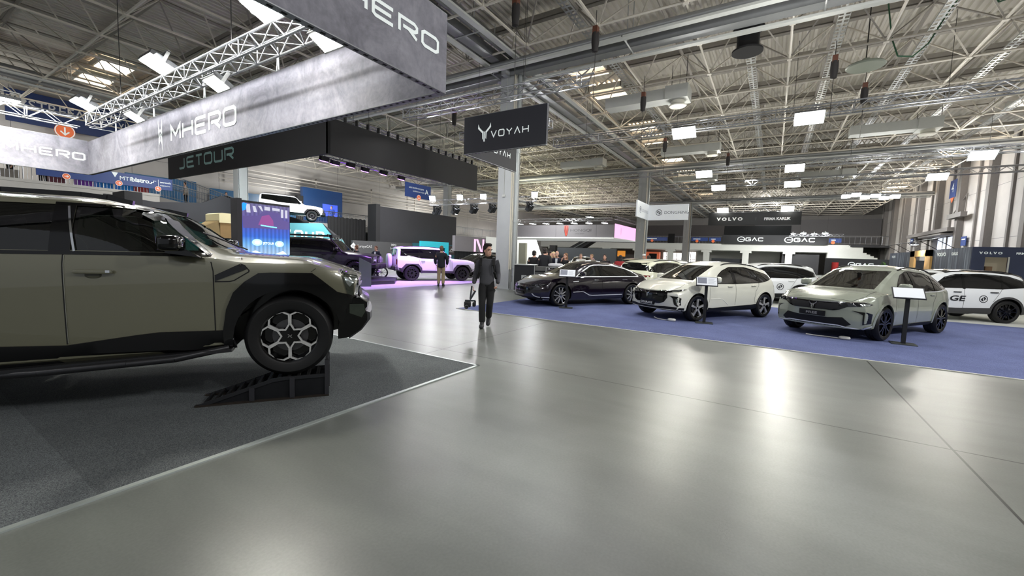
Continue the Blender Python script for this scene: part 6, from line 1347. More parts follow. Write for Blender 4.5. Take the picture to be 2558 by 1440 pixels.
BLUW = mat('glow_blue', (26, 64, 92), .4, emit=(20, 70, 105), es=.5); t = thing('lounge_wall', 'dark blue glowing lounge wall on the balcony above the white ramp car', 'wall screen', (16, 39.5, 3.86)); MB().bb(0, 7.2, 0, .2, 0, 2.3).build('blue_panel', BLUW, t); MB().bb(7.2, 7.8, -.3, .2, 0, 2.7).build('black_post', BLKC, t); MB().bb(7.8, 12.2, -.2, .2, 0, 3.6).build('blue_panel', mat('glow_blue_dark', (20, 44, 74), .4, emit=(18, 60, 120), es=.35), t); MB().bb(9.9, 11.6, -.24, -.2, 1.0, 2.2).build('lit_picture', mat('glow_violet', (60, 80, 200), .4, emit=(70, 100, 235), es=.7), t)
t = thing('lounge_wall', 'dark blue glowing wall strip behind the balcony stairs', 'wall screen', (11, 40.5, 4.7)); MB().bb(0, 4.4, 0, .2, 0, 1.9).build('blue_panel', BLUW, t)
for k, (x, c) in enumerate(((6.4, (90, 50, 60)), (7.6, (110, 60, 160)), (8.5, (40, 120, 200)), (9.5, (40, 130, 210)), (10.3, (150, 60, 60)), (3.2, (60, 60, 64)), (4.6, (110, 106, 100)))): block('lounge_box', 'coloured %s box on the bistro balcony behind the railing' % ('dark red', 'violet', 'blue', 'light blue', 'red', 'black', 'grey')[k], 'furniture', x, x+.7, 36.2, 37, 4.66, 5.35, mat('box_%d' % k, c, .6, emit=c, es=.15))
# ---------------- far end, right side ----------------
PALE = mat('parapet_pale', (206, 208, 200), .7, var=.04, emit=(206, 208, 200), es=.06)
struct(MB().bb(78, 85.9, -11, 41.9, 3.45, 4.55).build('mezzanine_parapet', PALE))
for i in range(9): y = -8+5.91*i; struct(MB().bb(78.1, 78.9, y-.45, y+.45, 0, 3.2).bb(78.05, 78.95, y-.8, y+.8, 3.1, 3.5).build('trim_%d' % (i+41), PALE))
DAY = mat('daylight_glass', (255, 250, 246), .5, emit=(255, 248, 244), es=2.6, var=0)
for i, (y0, y1, z0, z1) in enumerate(((15.0, 16.8, .6, 2.9), (12.5, 14.2, .4, 3.2), (17.2, 18.4, 1.4, 3.0), (10.2, 11.1, .6, 3.2))): t = struct(MB().bb(85.8, 85.95, y0, y1, z0, z1).build('window_%d' % (i+31), DAY)); MB().bb(85.7, 85.8, (y0+y1)/2-.04, (y0+y1)/2+.04, z0, z1).bb(85.7, 85.8, y0, y1, (z0+z1)/2-.04, (z0+z1)/2+.04).build('window_bar', CHAR, t)
block('kiosk', 'orange red lit kiosk front under the far balcony', 'kiosk', 84, 85, 18.8, 21.4, 0, 3.0, mat('kiosk_orange', (206, 104, 70), .6, emit=(206, 104, 70), es=.5)); tag(MB().bb(70, 70.7, 16.2, 17.3, 1.4, 2.5).bb(70.3, 70.4, 16.7, 16.8, 0, 1.4).build('loudspeaker', BLKC), 'black box loudspeaker on a stand before the orange kiosk', 'speaker')
railing((78.1, 41, 4.56), (78.1, 7.4, 4.56), 1.2, 'dark railing on the far balcony left of the GAC sign', .5)
block('balcony_back', 'dark brown back wall of the far balcony', 'wall panel', 84.5, 84.7, 3, 41, 4.55, 8.2, mat('balcony_brown', (72, 68, 66), .8)); block('balcony_back', 'grey back wall above the far right stairs', 'wall panel', 85, 85.3, -13.9, 3, 4.55, 9, mat('balcony_grey', (96, 94, 94), .8))
for y0, y1, lb in ((16.2, 20.3, 'left of the black door'), (9.6, 12.2, 'right behind the third column'), (7.6, 9.4, 'left of the GAC sign'), (-8.4, -6.9, 'right of the GAC sign')):
    t = thing('blue_sign', 'small blue balcony sign with orange disc, '+lb, 'sign', (77.9, y1, 4.95)); MB().bb(0, .06, 0, -(y1-y0), 0, .62).build('sign_panel', SIGNB, t); d = MB(); d.lathe([(0, -.03), (.24, -.03), (.24, 0), (0, 0)], 20, 'X', (0, -(y1-y0)*.35, 0)); d.build('arrow_disc', ORG, t); w_ = MB(); w_.bb(-.01, -.002, -.3, -(y1-y0)*.55, .3, .42); w_.build('lettering_strip', LW, t)
block('black_door', 'black door like panel on the far balcony between the columns', 'door', 77.95, 78.02, 15.0, 16.1, 4.55, 6.2, BLKC)
block('far_front', 'dark recessed shop front under the GAC balcony', 'shop front', 79.5, 79.8, 3.9, 9.0, 0, 2.1, mat('shop_dark', (38, 42, 46), .4)); block('far_front', 'dark shop front right of the pale pillar under the GAC balcony', 'shop front', 78.6, 79, -6, -1.2, 0, 3.1, mat('shop_dark2', (24, 24, 26), .5)); block('shop_back', 'pale back wall under the far balcony', 'wall panel', 84, 84.3, -1, 12, 0, 3.4, mat('shop_pale', (190, 190, 184), .8))
struct(MB().prism([(-6.9, 0), (-6.9, 4.6), (-9.3, 4.6)]+[p for k in range(8) for p in ((-9.3-.42*k, 4.6-.22*(k+1)), (-9.3-.42*(k+1), 4.6-.22*(k+1)))]+[(-12.7, 0)], lambda y, z: (77.9, y, z), lambda y, z: (79.9, y, z)).build('far_stair', PALE))
railing((77.9, -6.9, 4.7), (77.9, -13.6, 4.7), 1.2, 'dark railing above the far right stairs', .6); struct(MB().bb(77.8, 85, -13.9, -9.5, 4.3, 4.62).build('mezzanine_landing', CHAR2))
# white angled stand parts near the shield fascia
t = thing('angled_wall', 'white slanted wall under the grey fascia behind the crowd', 'stand wall', (52, 27.2, 0)); MB().prism([(0, 0), (1.6, 3.75), (6.2, 3.75), (6.2, 0)], lambda y, z: (0, y, z), lambda y, z: (.3, y, z)).build('wall_face', SW, t)
block('low_wall', 'dark grey curved stand wall behind the crowd', 'stand wall', 52.6, 53, 17.2, 26.6, 0, 2.75, mat('wall_slate', (62, 66, 70), .5)); block('low_wall', 'tan grey panel standing right of the near column', 'panel', 16.7, 16.85, 9.76, 10.12, 0, 2.12, mat('panel_sage', (156, 156, 136), .6)); block('black_speaker', 'tall black loudspeaker at the left end of the dark curved wall', 'speaker', 51.2, 51.8, 25.2, 26.1, 0, 3.0, BLKC)
t = thing('escalator', 'dark escalator rising behind the shield fascia', 'escalator', (65.5, 25.5, 0)); MB().prism([(5.6, 2.3), (2.1, 4.2), (0, 4.2), (2.9, 2.3)], lambda y, z: (0, y, z), lambda y, z: (2, y, z)).build('escalator_side', mat('escalator_grey', (66, 66, 70), .5), t); b = MB(); b.tube((-.1, 4.2, 2.4), (-.1, 1.0, 4.2), .12, 8); b.build('handrail', RAIL, t)
for y0, y1, z0, z1, c, lb in ((21.3, 22.6, 1.6, 2.5, (214, 124, 40), 'orange lit display board behind the black sedan roof'), (18.9, 20.6, 1.7, 2.6, (40, 42, 44), 'dark display board right of the orange one'), (17.6, 18.7, 1.8, 2.6, (222, 140, 44), 'square orange lit board under the pink screen')): tag(MB().bb(57.9, 58, y0, y1, z0, z1).bb(57.93, 57.97, (y0+y1)/2, (y0+y1)/2+.1, 0, z0).build('display_board', mat('board_%d' % c[0], c, .5, emit=c, es=.5)), lb, 'display')
# container with forest print
def forest_material():
    m = bpy.data.materials.new('forest_print'); nt, b = nodes(m); L = nt.links.new; tc = N(nt, 'ShaderNodeTexCoord'); mp = N(nt, 'ShaderNodeMapping'); mp.inputs['Scale'].default_value = (1.6, 1.6, .12); L(tc.outputs['Object'], mp.inputs[0])
    n = N(nt, 'ShaderNodeTexNoise'); n.inputs['Scale'].default_value = 2.5; n.inputs['Detail'].default_value = 8; n.inputs['Roughness'].default_value = .7; L(mp.outputs[0], n.inputs['Vector']); r = N(nt, 'ShaderNodeValToRGB'); e = r.color_ramp.elements
    e[0].position = .38; e[0].color = (*lin((34, 42, 58)), 1); e[1].position = .68; e[1].color = (*lin((128, 138, 150)), 1); x = e.new(.52); x.color = (*lin((56, 66, 82)), 1); L(n.outputs['Fac'], r.inputs[0]); L(r.outputs[0], b.inputs['Base Color']); b.inputs['Roughness'].default_value = .6
    return m
t = thing('forest_container', 'dark blue stand building printed with a forest and white VOLVO lettering at the right wall', 'stand building', (31.4, -8.86, 0)); FM = forest_material(); NV = mat('container_navy', (40, 50, 78), .6, var=.12, scale=2)
b = MB(); b.bb(0, 18, -5.0, 0, 0, .0); b.v = []; b.f = []; b.m = []; b.bb(.05, 6.3, -.1, 0, 0, 2.8); b.bb(11, 18, -.1, 0, 0, 2.8); b.bb(6.3, 11, -.1, 0, 2.45, 2.8); b.build('forest_panel', FM, t)
b = MB(); b.bb(0, .1, -.5, 0, 0, 2.8); b.bb(0, .1, -5, -1.32, 0, 2.8); b.bb(0, .1, -1.32, -.5, 2.28, 2.8); b.bb(0, .1, -1.32, -.5, 0, 1.1); b.build('navy_panel', NV, t); b = MB(); b.bb(.1, 17.9, -5, -.1, 2.74, 2.8); b.build('roof_panel', NV, t)
b = MB(); b.bb(1.0, 1.1, -1.6, -.3, 0, 2.5); b.build('recess_back', mat('recess_beige', (176, 166, 142), .7, emit=(176, 166, 142), es=.2), t); b = MB(); b.bb(.4, .9, -1.3, -.5, 1.1, 1.55); b.bb(.5, .8, -.95, -.7, 1.55, 1.8); b.build('shelf_goods', mat('goods_tan', (140, 112, 84), .7), t); b = MB(); b.bb(-.03, .0, -1.36, -1.30, 0, 2.3); b.build('door_edge', WHITE_DUCT, t)
WD = mat('wood_portal', (190, 150, 88), .55, var=.15, scale=3); b = MB(); b.bb(6.3, 7.4, .0, .12, 0, 2.82); b.bb(9.9, 11, .0, .12, 0, 2.82); b.bb(6.3, 11, 0, .12, 2.4, 2.82); b.build('wood_portal', WD, t); b = MB(); b.bb(6.3, 11, -1.2, -1.1, 0, 2.5); b.build('portal_back', mat('portal_pink', (206, 110, 140), .6, emit=(206, 110, 140), es=.4), t); b = MB(); b.bb(7.4, 9.4, .1, .7, 0, 1.55); b.build('reception_desk', mat('desk_brown', (62, 34, 30), .5), t)
text('lettering', 'V O L V O', (0, -.27, 2.44), (0, -1, 0), (0, 0, 1), .11, LW, t, .01, bold=.06, sx=1.15); text('lettering', 'FIRMA KARLIK', (0, -1.56, 2.44), (0, -1, 0), (0, 0, 1), .10, LW, t, .01, bold=.04)
text('lettering', 'VOLVO', (5.4, .0, 2.38), (-1, 0, 0), (0, 0, 1), .20, LW, t, .01, bold=.06, sx=1.6); text('lettering', 'KARLIK', (2.9, .0, 2.40), (-1, 0, 0), (0, 0, 1), .17, LW, t, .01, bold=.03, sx=1.2); text('lettering', 'VOLVO', (17.2, .0, 2.40), (-1, 0, 0), (0, 0, 1), .18, LW, t, .01, bold=.05, sx=1.4)
flood((39.5, -8.3, 3.2), 'small lamp above the wooden portal of the forest container', 0, (.5, .3), m=LAMP_S, group='lamps above the forest container'); b = MB(); b.tube((33, -8.0, 3.35), (49, -8.0, 3.35), .025, 6)
for x in (34, 37, 40, 43, 46): b.tube((x, -8.86, 2.8), (x, -8.0, 3.35), .02, 5)
tag(b.build('lamp_rail', mat('stand_black', (18, 18, 19), .45)), 'thin black lamp rail above the forest container', 'lamp rail')
# gate in the right wall
t = struct(MB().bb(53.6, 59.4, -13.98, -13.9, 0, 4.6).build('window_41', mat('gate_light', (226, 232, 246), .5, emit=(220, 228, 250), es=1.1, var=0))); b = MB()
for x in (53.6, 56.5, 59.4): b.bb(x-.06, x+.06, -13.9, -13.84, 0, 4.6)
b.bb(53.6, 59.4, -13.9, -13.84, 3.0, 3.1); b.build('gate_bar', WHITE_DUCT, t)
b = MB(); b.bb(52.6, 66, -13.9, -13.1, 5.0, 5.35); b.bb(53, 60, -13.9, -12.8, 4.7, 4.85); struct(b.build('gate_canopy', mat('pillar_grey', (112, 108, 104), .7)))
b = MB(); b.bb(50.2, 53.5, -13.6, -13.2, 6.1, 6.5); b.tube((50.4, -13.5, 6.5), (51.8, -13.9, 8.2), .04, 6); b.tube((53.2, -13.5, 6.5), (51.8, -13.9, 8.2), .04, 6); tag(b.build('wall_heater', mat('pillar_grey', (112, 108, 104), .7)), 'long wall heater on braces above the bright gate', 'heater')
t = thing('number_flag', 'blue hanging flag with white number 4 on the right wall', 'flag', (54.6, -13.5, 8.1)); MB().bb(0, -1.6, 0, .03, 0, 1.6).build('flag_cloth', SIGNB, t); text('lettering', '4', (-.8, .04, .5), (-1, 0, 0), (0, 0, 1), .8, LW, t, .01, 'CENTER'); MB().prism([(-.4, 0), (-1.2, 0), (-.8, -.45)], lambda x, z: (x, 0, z), lambda x, z: (x, .03, z)).build('arrow_tip', ORG, t)
for k, (x, z) in enumerate(((66.5, 4.6), (50.6, 4.0))): t = thing('wall_notice', 'small blue notice on the right wall %s of the bright gate' % ('left', 'right')[k], 'notice', (x, -13.85, z-.35)); MB().bb(0, 1.1, 0, .04, 0, .8).build('notice_panel', SIGNB, t); MB().bb(.15, .9, .04, .05, .5, .6).build('notice_print', LW, t)
# flight cases and rack near the crowd
t = thing('flight_case', 'black flight case standing behind the black sedan bonnet', 'case', (14.85, 8.62, 0), R(20)); b = MB(); b.bb(-.4, .4, -.42, .42, .1, 1.18).bb(-.36, -.28, -.36, -.28, 0, .1).bb(-.36, -.28, .28, .36, 0, .1).bb(.28, .36, -.36, -.28, 0, .1).bb(.28, .36, .28, .36, 0, .1); b.build('case_body', mat('case_black', (26, 27, 30), .5), t); b = MB()
for z in (.1, 1.16): b.bb(-.42, .42, -.44, .44, z, z+.03)
for x in (-.41, .39):
    for y in (-.43, .41): b.bb(x, x+.02, y, y+.02, .1, 1.18)
b.build('case_edge', GALV, t); b = MB(); b.bb(-.43, -.40, -.1, .1, .6, .75); b.build('case_latch', GALV, t)
t = thing('flight_case', 'grey ventilated flight case between the black case and the rack', 'case', (15.05, 8.0, 0), R(20)); b = MB(); b.bb(-.35, .35, -.25, .25, .0, 1.12); b.build('case_body', mat('case_grey', (84, 84, 82), .6), t); b = MB()
for k in range(4): b.bb(-.36, -.35, -.2, .2, .3+k*.2, .36+k*.2)
b.build('case_slot', BLKC, t)
t = thing('equipment_rack', 'open black rack with cables and devices behind the black sedan', 'rack', (15.15, 7.3, 0), R(20)); b = MB()
for x in (-.3, .28):
    for y in (-.45, .43): b.bb(x, x+.025, y, y+.025, 0, 1.12)
for z in (.3, .6, .9, 1.1): b.bb(-.3, .3, -.45, .45, z, z+.02)
b.build('rack_frame', GALV, t); b = MB()
for k in range(3): b.bb(-.25, .22, -.38+.26*k, -.16+.26*k, .32+.0*k, .52); b.bb(-.25, .22, -.38+.26*k, -.18+.26*k, .62, .8)
b.build('rack_device', BLKC, t); b = MB(); blob(b, (0, .1, 1.2), (.4, .6, .16), e=.6); b.build('rack_keyboard', mat('device_white', (190, 190, 192), .5), t, 50)
# dark cars and low shapes behind the crowd
for k, (x, y, hd, c, lb) in enumerate(((29.5, 12.2, 200, (30, 30, 32), 'dark car roof behind the crowd under the shield fascia'), (33.5, 9.0, 165, (215, 205, 170), 'pale car behind the crowd near the orange display board'), (36, 14.5, 190, (226, 229, 228), 'white car behind the waiting woman in black'))): crossover('display_car', lb, mat('far_paint_%d' % k, c, .25, .1, 1., .01), x, y, hd, 'star5')
# stage lights under the far left roof
def mover(p, label, lit):
    t = thing('hanging_spotlight', label, 'spotlight', p, 0, 'moving stage lights behind the near column'); b = MB(); b.box((0, 0, .1), (.3, .3, .14)); b.bb(-.2, -.16, -.08, .08, -.35, .1); b.bb(.16, .2, -.08, .08, -.35, .1); b.build('yoke', mat('spot_black', (16, 16, 17), .4), t)
    h = MB(); rot = MX.Rotation(R(35), 3, 'X'); h.box((0, 0, -.32), (.28, .3, .5), rot); o = h.build('head', mat('spot_grey', (60, 62, 66), .35, .5), t); l = MB(); l.box(V((0, 0, -.32))+rot @ V((0, 0, -.26)), (.22, .24, .02), rot); l.build('lens', LAMP_S if lit else mat('lens_dark', (90, 94, 100), .1, .6), o)
truss((25.5, 24.1, 5.35), (29.9, 16.6, 5.95), 'truss full of stage lights behind the near column', .4, .4)
for k in range(12):
    f = k/11; mover((25.6+4.2*f, 23.9-7.2*f+(.35 if k % 2 else -.3), 5.15+.6*f), 'stage light hanging below the crowded truss behind the near column', k in (3,))
for k, f in enumerate((.02, .28, .5, .74, .98)): flood((25.5+4.4*f, 24.1-7.5*f, 5.9+.6*f), 'glowing lamp on the stage light truss behind the near column', R(-60), (.45, .45), m=LAMP_S, group='glowing lamps on the stage light truss', tilt=(-50, 0))
flood((46, 18.4, 6.2), 'single bright lamp above the grey HONGQI fascia', 0, (.9, .6), m=LAMP_S)
for k in range(4): flood((72.5, -2.2-k*1.25, 5.9+.1*(k % 2)), 'lamp on the bar right of the plain black box front', 0, (.9, .6), m=LAMP_S, group='lamps beside the plain black box front')
truss((72.3, -1.8, 5.55), (72.3, -8, 5.55), 'white lit bar right of the plain black box front', .3, .3)
# hoists, air outlets
CH = mat('chain_dark', (60, 58, 56), .5, .6); BAG = mat('hoist_bag', (36, 33, 32), .7); ORGH = mat('hoist_orange', (92, 52, 34), .6)
for k, (x, y, z, w) in enumerate(((10.9, 7.0, 8.6, 'top centre over the walking man'), (13.5, 5.5, 8.6, 'right of the topmost hoist'), (17.6, 15.0, 8.6, 'left of the VOYAH sign'), (19.2, 5.4, 8.4, 'right of the VOYAH sign'), (19.4, -1.4, 8.6, 'below the big black reel'), (22.5, -2.7, 8.5, 'below the round dish'), (26.5, 6.0, 8.3, 'above the second long truss, left'), (31.5, 3.0, 8.2, 'above the second long truss, middle'))):
    t = thing('hanging_hoist', 'dark chain hoist with bag hanging from the roof, '+w, 'hoist', (x, y, z)); b = MB(); b.tube((0, 0, .62), (0, 0, 9.7-z), .012, 5); b.tube((.05, 0, -1.6 if k > 3 else -2.2), (.05, 0, .1), .01, 4); b.build('chain', CH, t); b = MB(); b.box((0, 0, .45), (.2, .16, .26)); b.build('hoist_motor', ORGH, t); b = MB(); b.lathe([(.0, -.25), (.10, -.22), (.13, .1), (.12, .38), (0, .40)], 10, 'Z'); b.build('chain_bag', BAG, t, 50)
t = thing('hanging_reel', 'big black cable reel hanging under the roof', 'reel', (17.4, 1.3, 9.05)); b = MB(); b.lathe([(0, 0), (.50, 0), (.50, .06), (.36, .10), (.36, .72), (.50, .76), (.50, .82), (0, .82)], 28, 'Z'); b.build('reel_body', BLKC, t, 40); b = MB(); b.tube((0, 0, .8), (0, 0, 2.2), .03, 5); b.build('reel_hanger', CH, t)
t = thing('hanging_dish_lamp', 'round grey green dish lamp hanging under the roof', 'lamp', (20.4, -2.4, 8.95)); b = MB(); b.lathe([(0, 0), (.56, .0), (.60, .04), (.56, .09), (.2, .14), (.12, .3), (0, .3)], 36, 'Z'); b.build('dish', mat('dish_green', (112, 118, 104), .5), t, 40); b = MB(); b.tube((0, 0, .3), (0, 0, 2.3), .02, 5); b.build('dish_hanger', CH, t)
def outlet(x, y, z, label, L=3.4):
    t = thing('hanging_air_outlet', label, 'air outlet', (x, y, z)); b = MB(); b.bb(-.5, .5, -.5, .5, .25, .85); b.bb(-.4, .4, .5, L, .3, .8); b.build('duct_box', WHITE_DUCT, t); b = MB(); b.lathe([(0, 0), (.36, .0), (.40, .04), (.30, .12), (.30, .28), (0, .28)], 30, 'Z'); b.lathe([(.26, -.005), (.22, -.005), (.22, .0), (.26, .0)], 30, 'Z', closed=True); b.build('round_diffuser', mat('diffuser_white', (196, 194, 180), .5), t, 40)
    b = MB(); b.tube((-.4, -.4, .85), (-.4, -.4, 2.1), .015, 4); b.tube((.4, .4, .85), (.4, .4, 2.1), .015, 4); b.build('hanger', CH, t)
outlet(21.0, 4.3, 8.75, 'white square air duct with round diffuser near the top middle'); outlet(31.8, -6.7, 8.9, 'white square air duct with round diffuser at the upper right'); outlet(32.3, 4.1, 8.9, 'white square air duct with round diffuser left of the second truss'); outlet(46, -5, 9, 'white square air duct with round diffuser above the slanting lamp bar'); outlet(34, 13, 9, 'white square air duct with round diffuser left of the second column'); outlet(44, 5.5, 9, 'white square air duct with round diffuser above the VOLVO sign')

GC = mat('cable_green', (40, 84, 56), .5)
for k, pts in enumerate(([(20.6, -2.9, 11.2), (20.6, -3.1, 9.9), (20.5, -3.3, 9.2), (20.5, -3.7, 9.1), (20.6, -4.1, 9.5), (20.6, -4.6, 10.6), (20.2, -5.2, 11.4)], [(19.0, -5.0, 11.4), (19.1, -5.1, 10.3), (19.1, -5.3, 9.8), (19.2, -5.6, 9.9), (19.2, -5.9, 10.6), (19.2, -6.4, 11.4)])): tag(MB().path(pts, .025, 6).build('hanging_cable', GC, None, 60), 'loop of green cable hanging from the roof, %s of two' % ('lower', 'upper')[k], 'cable')
# ---------------- people ----------------
def skin(joints, edges, name, m, parent, sub=2, root=0):
    """continuous limb surface grown around a joint skeleton"""
    names = list(joints); me = bpy.data.meshes.new(name); me.from_pydata([joints[n][0] for n in names], [(names.index(a), names.index(b)) for a, b in edges], [])
    o = bpy.data.objects.new(name, me); COL.objects.link(o); md = o.modifiers.new('s', 'SKIN'); md.use_smooth_shade = True
    for i, n in enumerate(names):
        r = joints[n][1]; r = r if isinstance(r, tuple) else (r, r); sv = me.skin_vertices[0].data[i]; sv.radius = r; sv.use_root = (i == root)
    o.modifiers.new('d', 'SUBSURF').levels = sub; o.modifiers['d'].render_levels = sub
    dg = bpy.context.evaluated_depsgraph_get(); dg.update(); m2 = bpy.data.meshes.new_from_object(o.evaluated_get(dg)); bpy.data.objects.remove(o); bpy.data.meshes.remove(me)
    m2.materials.clear(); m2.materials.append(m); m2.name = name; m2.polygons.foreach_set('use_smooth', [True]*len(m2.polygons))
    return m2
def chainE(*n): return list(zip(n, n[1:]))
def fuse(meshes, name, m, voxel):
    """join and remesh into one continuous skin"""
    bm = bmesh.new()
    for x in meshes: bm.from_mesh(x)
    me = bpy.data.meshes.new(name); bm.to_mesh(me); bm.free(); o = bpy.data.objects.new(name, me); COL.objects.link(o)
    r = o.modifiers.new('r', 'REMESH'); r.mode = 'VOXEL'; r.voxel_size = voxel; r.use_smooth_shade = True; sm = o.modifiers.new('s', 'SMOOTH'); sm.factor = .5; sm.iterations = 3
    dg = bpy.context.evaluated_depsgraph_get(); dg.update(); m2 = bpy.data.meshes.new_from_object(o.evaluated_get(dg)); bpy.data.objects.remove(o); bpy.data.meshes.remove(me)
    m2.materials.clear(); m2.materials.append(m); m2.name = name; return m2
STANDP = dict(hipR=(0, -.09, .93), kneeR=(.02, -.095, .50), ankR=(-.02, -.10, .09), toeR=(.15, -.12, .04), hipL=(0, .09, .93), kneeL=(.02, .095, .50), ankL=(-.02, .10, .09), toeL=(.15, .12, .04),
    shR=(0, -.185, 1.43), elR=(-.03, -.25, 1.15), wrR=(.05, -.25, .90), hdR=(.09, -.245, .82), shL=(0, .185, 1.43), elL=(-.03, .25, 1.15), wrL=(.05, .25, .90), hdL=(.09, .245, .82), head=(.03, 0, 1.65), turn=0.)
def fingers(w, h, side, bend, J, E, pre):
    """palm, four unequal bent fingers and a thumb that leaves the side of the palm"""
    w = V(w); h = V(h); d = (h-w).normalized(); sd = V((1, 0, 0)); sd = (sd-d*sd.dot(d)).normalized(); pn = d.cross(sd).normalized()*side
    J[pre+'palm'] = (tuple(w+d*.07), (.038, .018)); E.append((pre+'wr', pre+'palm'))
    for i, (off, L) in enumerate(((.028, .075), (.010, .085), (-.009, .078), (-.026, .06))):
        k = w+d*.095+sd*off; a = k+d*L*.55*cos(bend*.5)+pn*L*.55*sin(bend*.5); b = a+d*L*.5*cos(bend)+pn*L*.5*sin(bend)
        for q, (p, r) in enumerate(((k, .0105), (a, .0095), (b, .008))): J[pre+'f%d%d' % (i, q)] = (tuple(p), r)
        E += [(pre+'palm', pre+'f%d0' % i)]+chainE(*[pre+'f%d%d' % (i, q) for q in range(3)])
    k = w+d*.045+sd*.034; a = k+d*.035+sd*.026+pn*.008; b = a+d*.032+sd*.004+pn*.014
    for q, (p, r) in enumerate(((k, .0125), (a, .011), (b, .009))): J[pre+'t%d' % q] = (tuple(p), r)
    E += [(pre+'palm', pre+'t0')]+chainE(pre+'t0', pre+'t1', pre+'t2')
def head_parts(c, turn, voxel):
    """skull, jaw, nose, brow, ears as one blend"""
    c = V(c); rz = MX.Rotation(turn, 3, 'Z'); mb = MB(); P = lambda *p: c+rz @ V(p)
    blob(mb, P(-.005, 0, .045), (.195, .152, .20), 20, 14, .95, rot=rz); blob(mb, P(.022, 0, -.035), (.145, .125, .17), 18, 12, .9, rot=rz); blob(mb, P(.062, 0, -.088), (.055, .07, .045), 12, 8, .9, rot=rz)
    nz = MB(); blob(nz, P(.098, 0, -.012), (.03, .024, .055), 10, 8, .9, rot=rz); blob(nz, P(.108, 0, -.03), (.032, .032, .022), 10, 8, .9, rot=rz); blob(nz, P(.082, 0, .035), (.03, .10, .022), 10, 8, .9, rot=rz); blob(nz, P(.086, 0, -.066), (.022, .05, .02), 10, 8, .9, rot=rz)
    for s in (-1, 1): blob(nz, P(-.005, s*.078, -.005), (.035, .02, .06), 10, 8, .9, rot=rz)
    return [mb.mesh('h', mat('skin_fair', (206, 160, 138), .5)), nz.mesh('n', mat('skin_fair', (206, 160, 138), .5))]
BODIES = {}
def body_meshes(key, pose, fine, wear):
    if key in BODIES: return BODIES[key]
    p = dict(STANDP); p.update(pose); J = {}; E = []
    def j(n, c, r): J[n] = (c, r)
    lean = p.get('lean', 0); tx = lambda z: lean*max(0, z-.95)
    j('pelvis', (0, 0, .96), (.095, .135)); j('waist', (tx(1.1), 0, 1.10), (.092, .128)); j('chest', (tx(1.3), 0, 1.30), (.108, .155)); j('upper', (tx(1.42), 0, 1.42), (.08, .135)); j('neck', (tx(1.5)+.005, 0, 1.505), .052); j('headb', tuple(V(p['head'])+V((tx(1.6)-.01, 0, -.04))), .06)
    E += chainE('pelvis', 'waist', 'chest', 'upper', 'neck', 'headb')
    for s in 'RL':
        j('sh'+s, tuple(V(p['sh'+s])+V((tx(1.42), 0, 0))), .062); j('el'+s, p['el'+s], .043); j(s+'wr', p['wr'+s], .028)
        E += [('upper', 'sh'+s)]+chainE('sh'+s, 'el'+s, s+'wr')
        j('hip'+s, p['hip'+s], .092); j('knee'+s, p['knee'+s], .058); j('ank'+s, p['ank'+s], .04); j('toe'+s, p['toe'+s], (.04, .028)); E += [('pelvis', 'hip'+s)]+chainE('hip'+s, 'knee'+s, 'ank'+s, 'toe'+s)
    core = dict(J)
    for s in 'RL': fingers(p['wr'+s], p['hd'+s], -1 if s == 'R' else 1, p.get('bend'+s, .5), J, E, s)
    sk = skin(J, E, 'body', mat('skin_fair', (206, 160, 138), .5), None, 2 if fine else 1)
    hc = V(p['head'])+V((tx(1.65), 0, 0)); body = fuse([sk]+head_parts(hc, p['turn'], 0), 'body', mat('skin_fair', (206, 160, 138), .5), .0065 if fine else .014)
    g = wear.get('grow', .022); out = {'body': body, 'hc': hc, 'turn': p['turn']}
    def gr(n, k): c, r = core[n]; return (c, (r[0]+k, r[1]+k) if isinstance(r, tuple) else r+k)
    hem = wear.get('hem', .93)
    T = {'hem': ((0, 0, hem-.05), (.115+g, .155+g)), 'pelvis': ((0, 0, hem+.05), (.115+g, .155+g)), 'waist': gr('waist', g+.018), 'chest': gr('chest', g+.006), 'upper': gr('upper', g), 'collar': ((tx(1.47), 0, 1.475), .066)}; TE = chainE('hem', 'pelvis', 'waist', 'chest', 'upper', 'collar')
    for s in 'RL':
        w_ = V(p['el'+s])+(V(p['wr'+s])-V(p['el'+s]))*.93; T['sh'+s] = gr('sh'+s, g); T['el'+s] = gr('el'+s, g*.75); T['fa'+s] = (tuple(V(p['el'+s])*.45+w_*.55), .045+g*.5); T['cf'+s] = (tuple(w_), .038+g*.3); TE += [('upper', 'sh'+s)]+chainE('sh'+s, 'el'+s, 'fa'+s, 'cf'+s)
    out['top'] = skin(T, TE, 'top', mat('c_top', (60, 60, 64)), None, 2)
    L = {'pelvis': ((0, 0, .97), (.112, .155)), 'waistband': ((tx(1.06), 0, 1.07), (.108, .150))}; L['crotch'] = ((0, 0, .90), (.10, .11)); LE = chainE('pelvis', 'waistband')+[('pelvis', 'crotch')]
    for s in 'RL':
        k = V(p['knee'+s]); a = V(p['ank'+s]); L['hip'+s] = gr('hip'+s, .022); L['th'+s] = (tuple(V(p['hip'+s])*.5+k*.5), .095); L['knee'+s] = (tuple(k), .082); L['shin'+s] = (tuple(k*.45+a*.55), .078); L['hem'+s] = (tuple(a+V((0, 0, .01))), .075); LE += [('pelvis', 'hip'+s)]+chainE('hip'+s, 'th'+s, 'knee'+s, 'shin'+s, 'hem'+s)
    out['legs'] = skin(L, LE, 'trousers', mat('c_leg', (30, 30, 32)), None, 2)
    sh = MB()
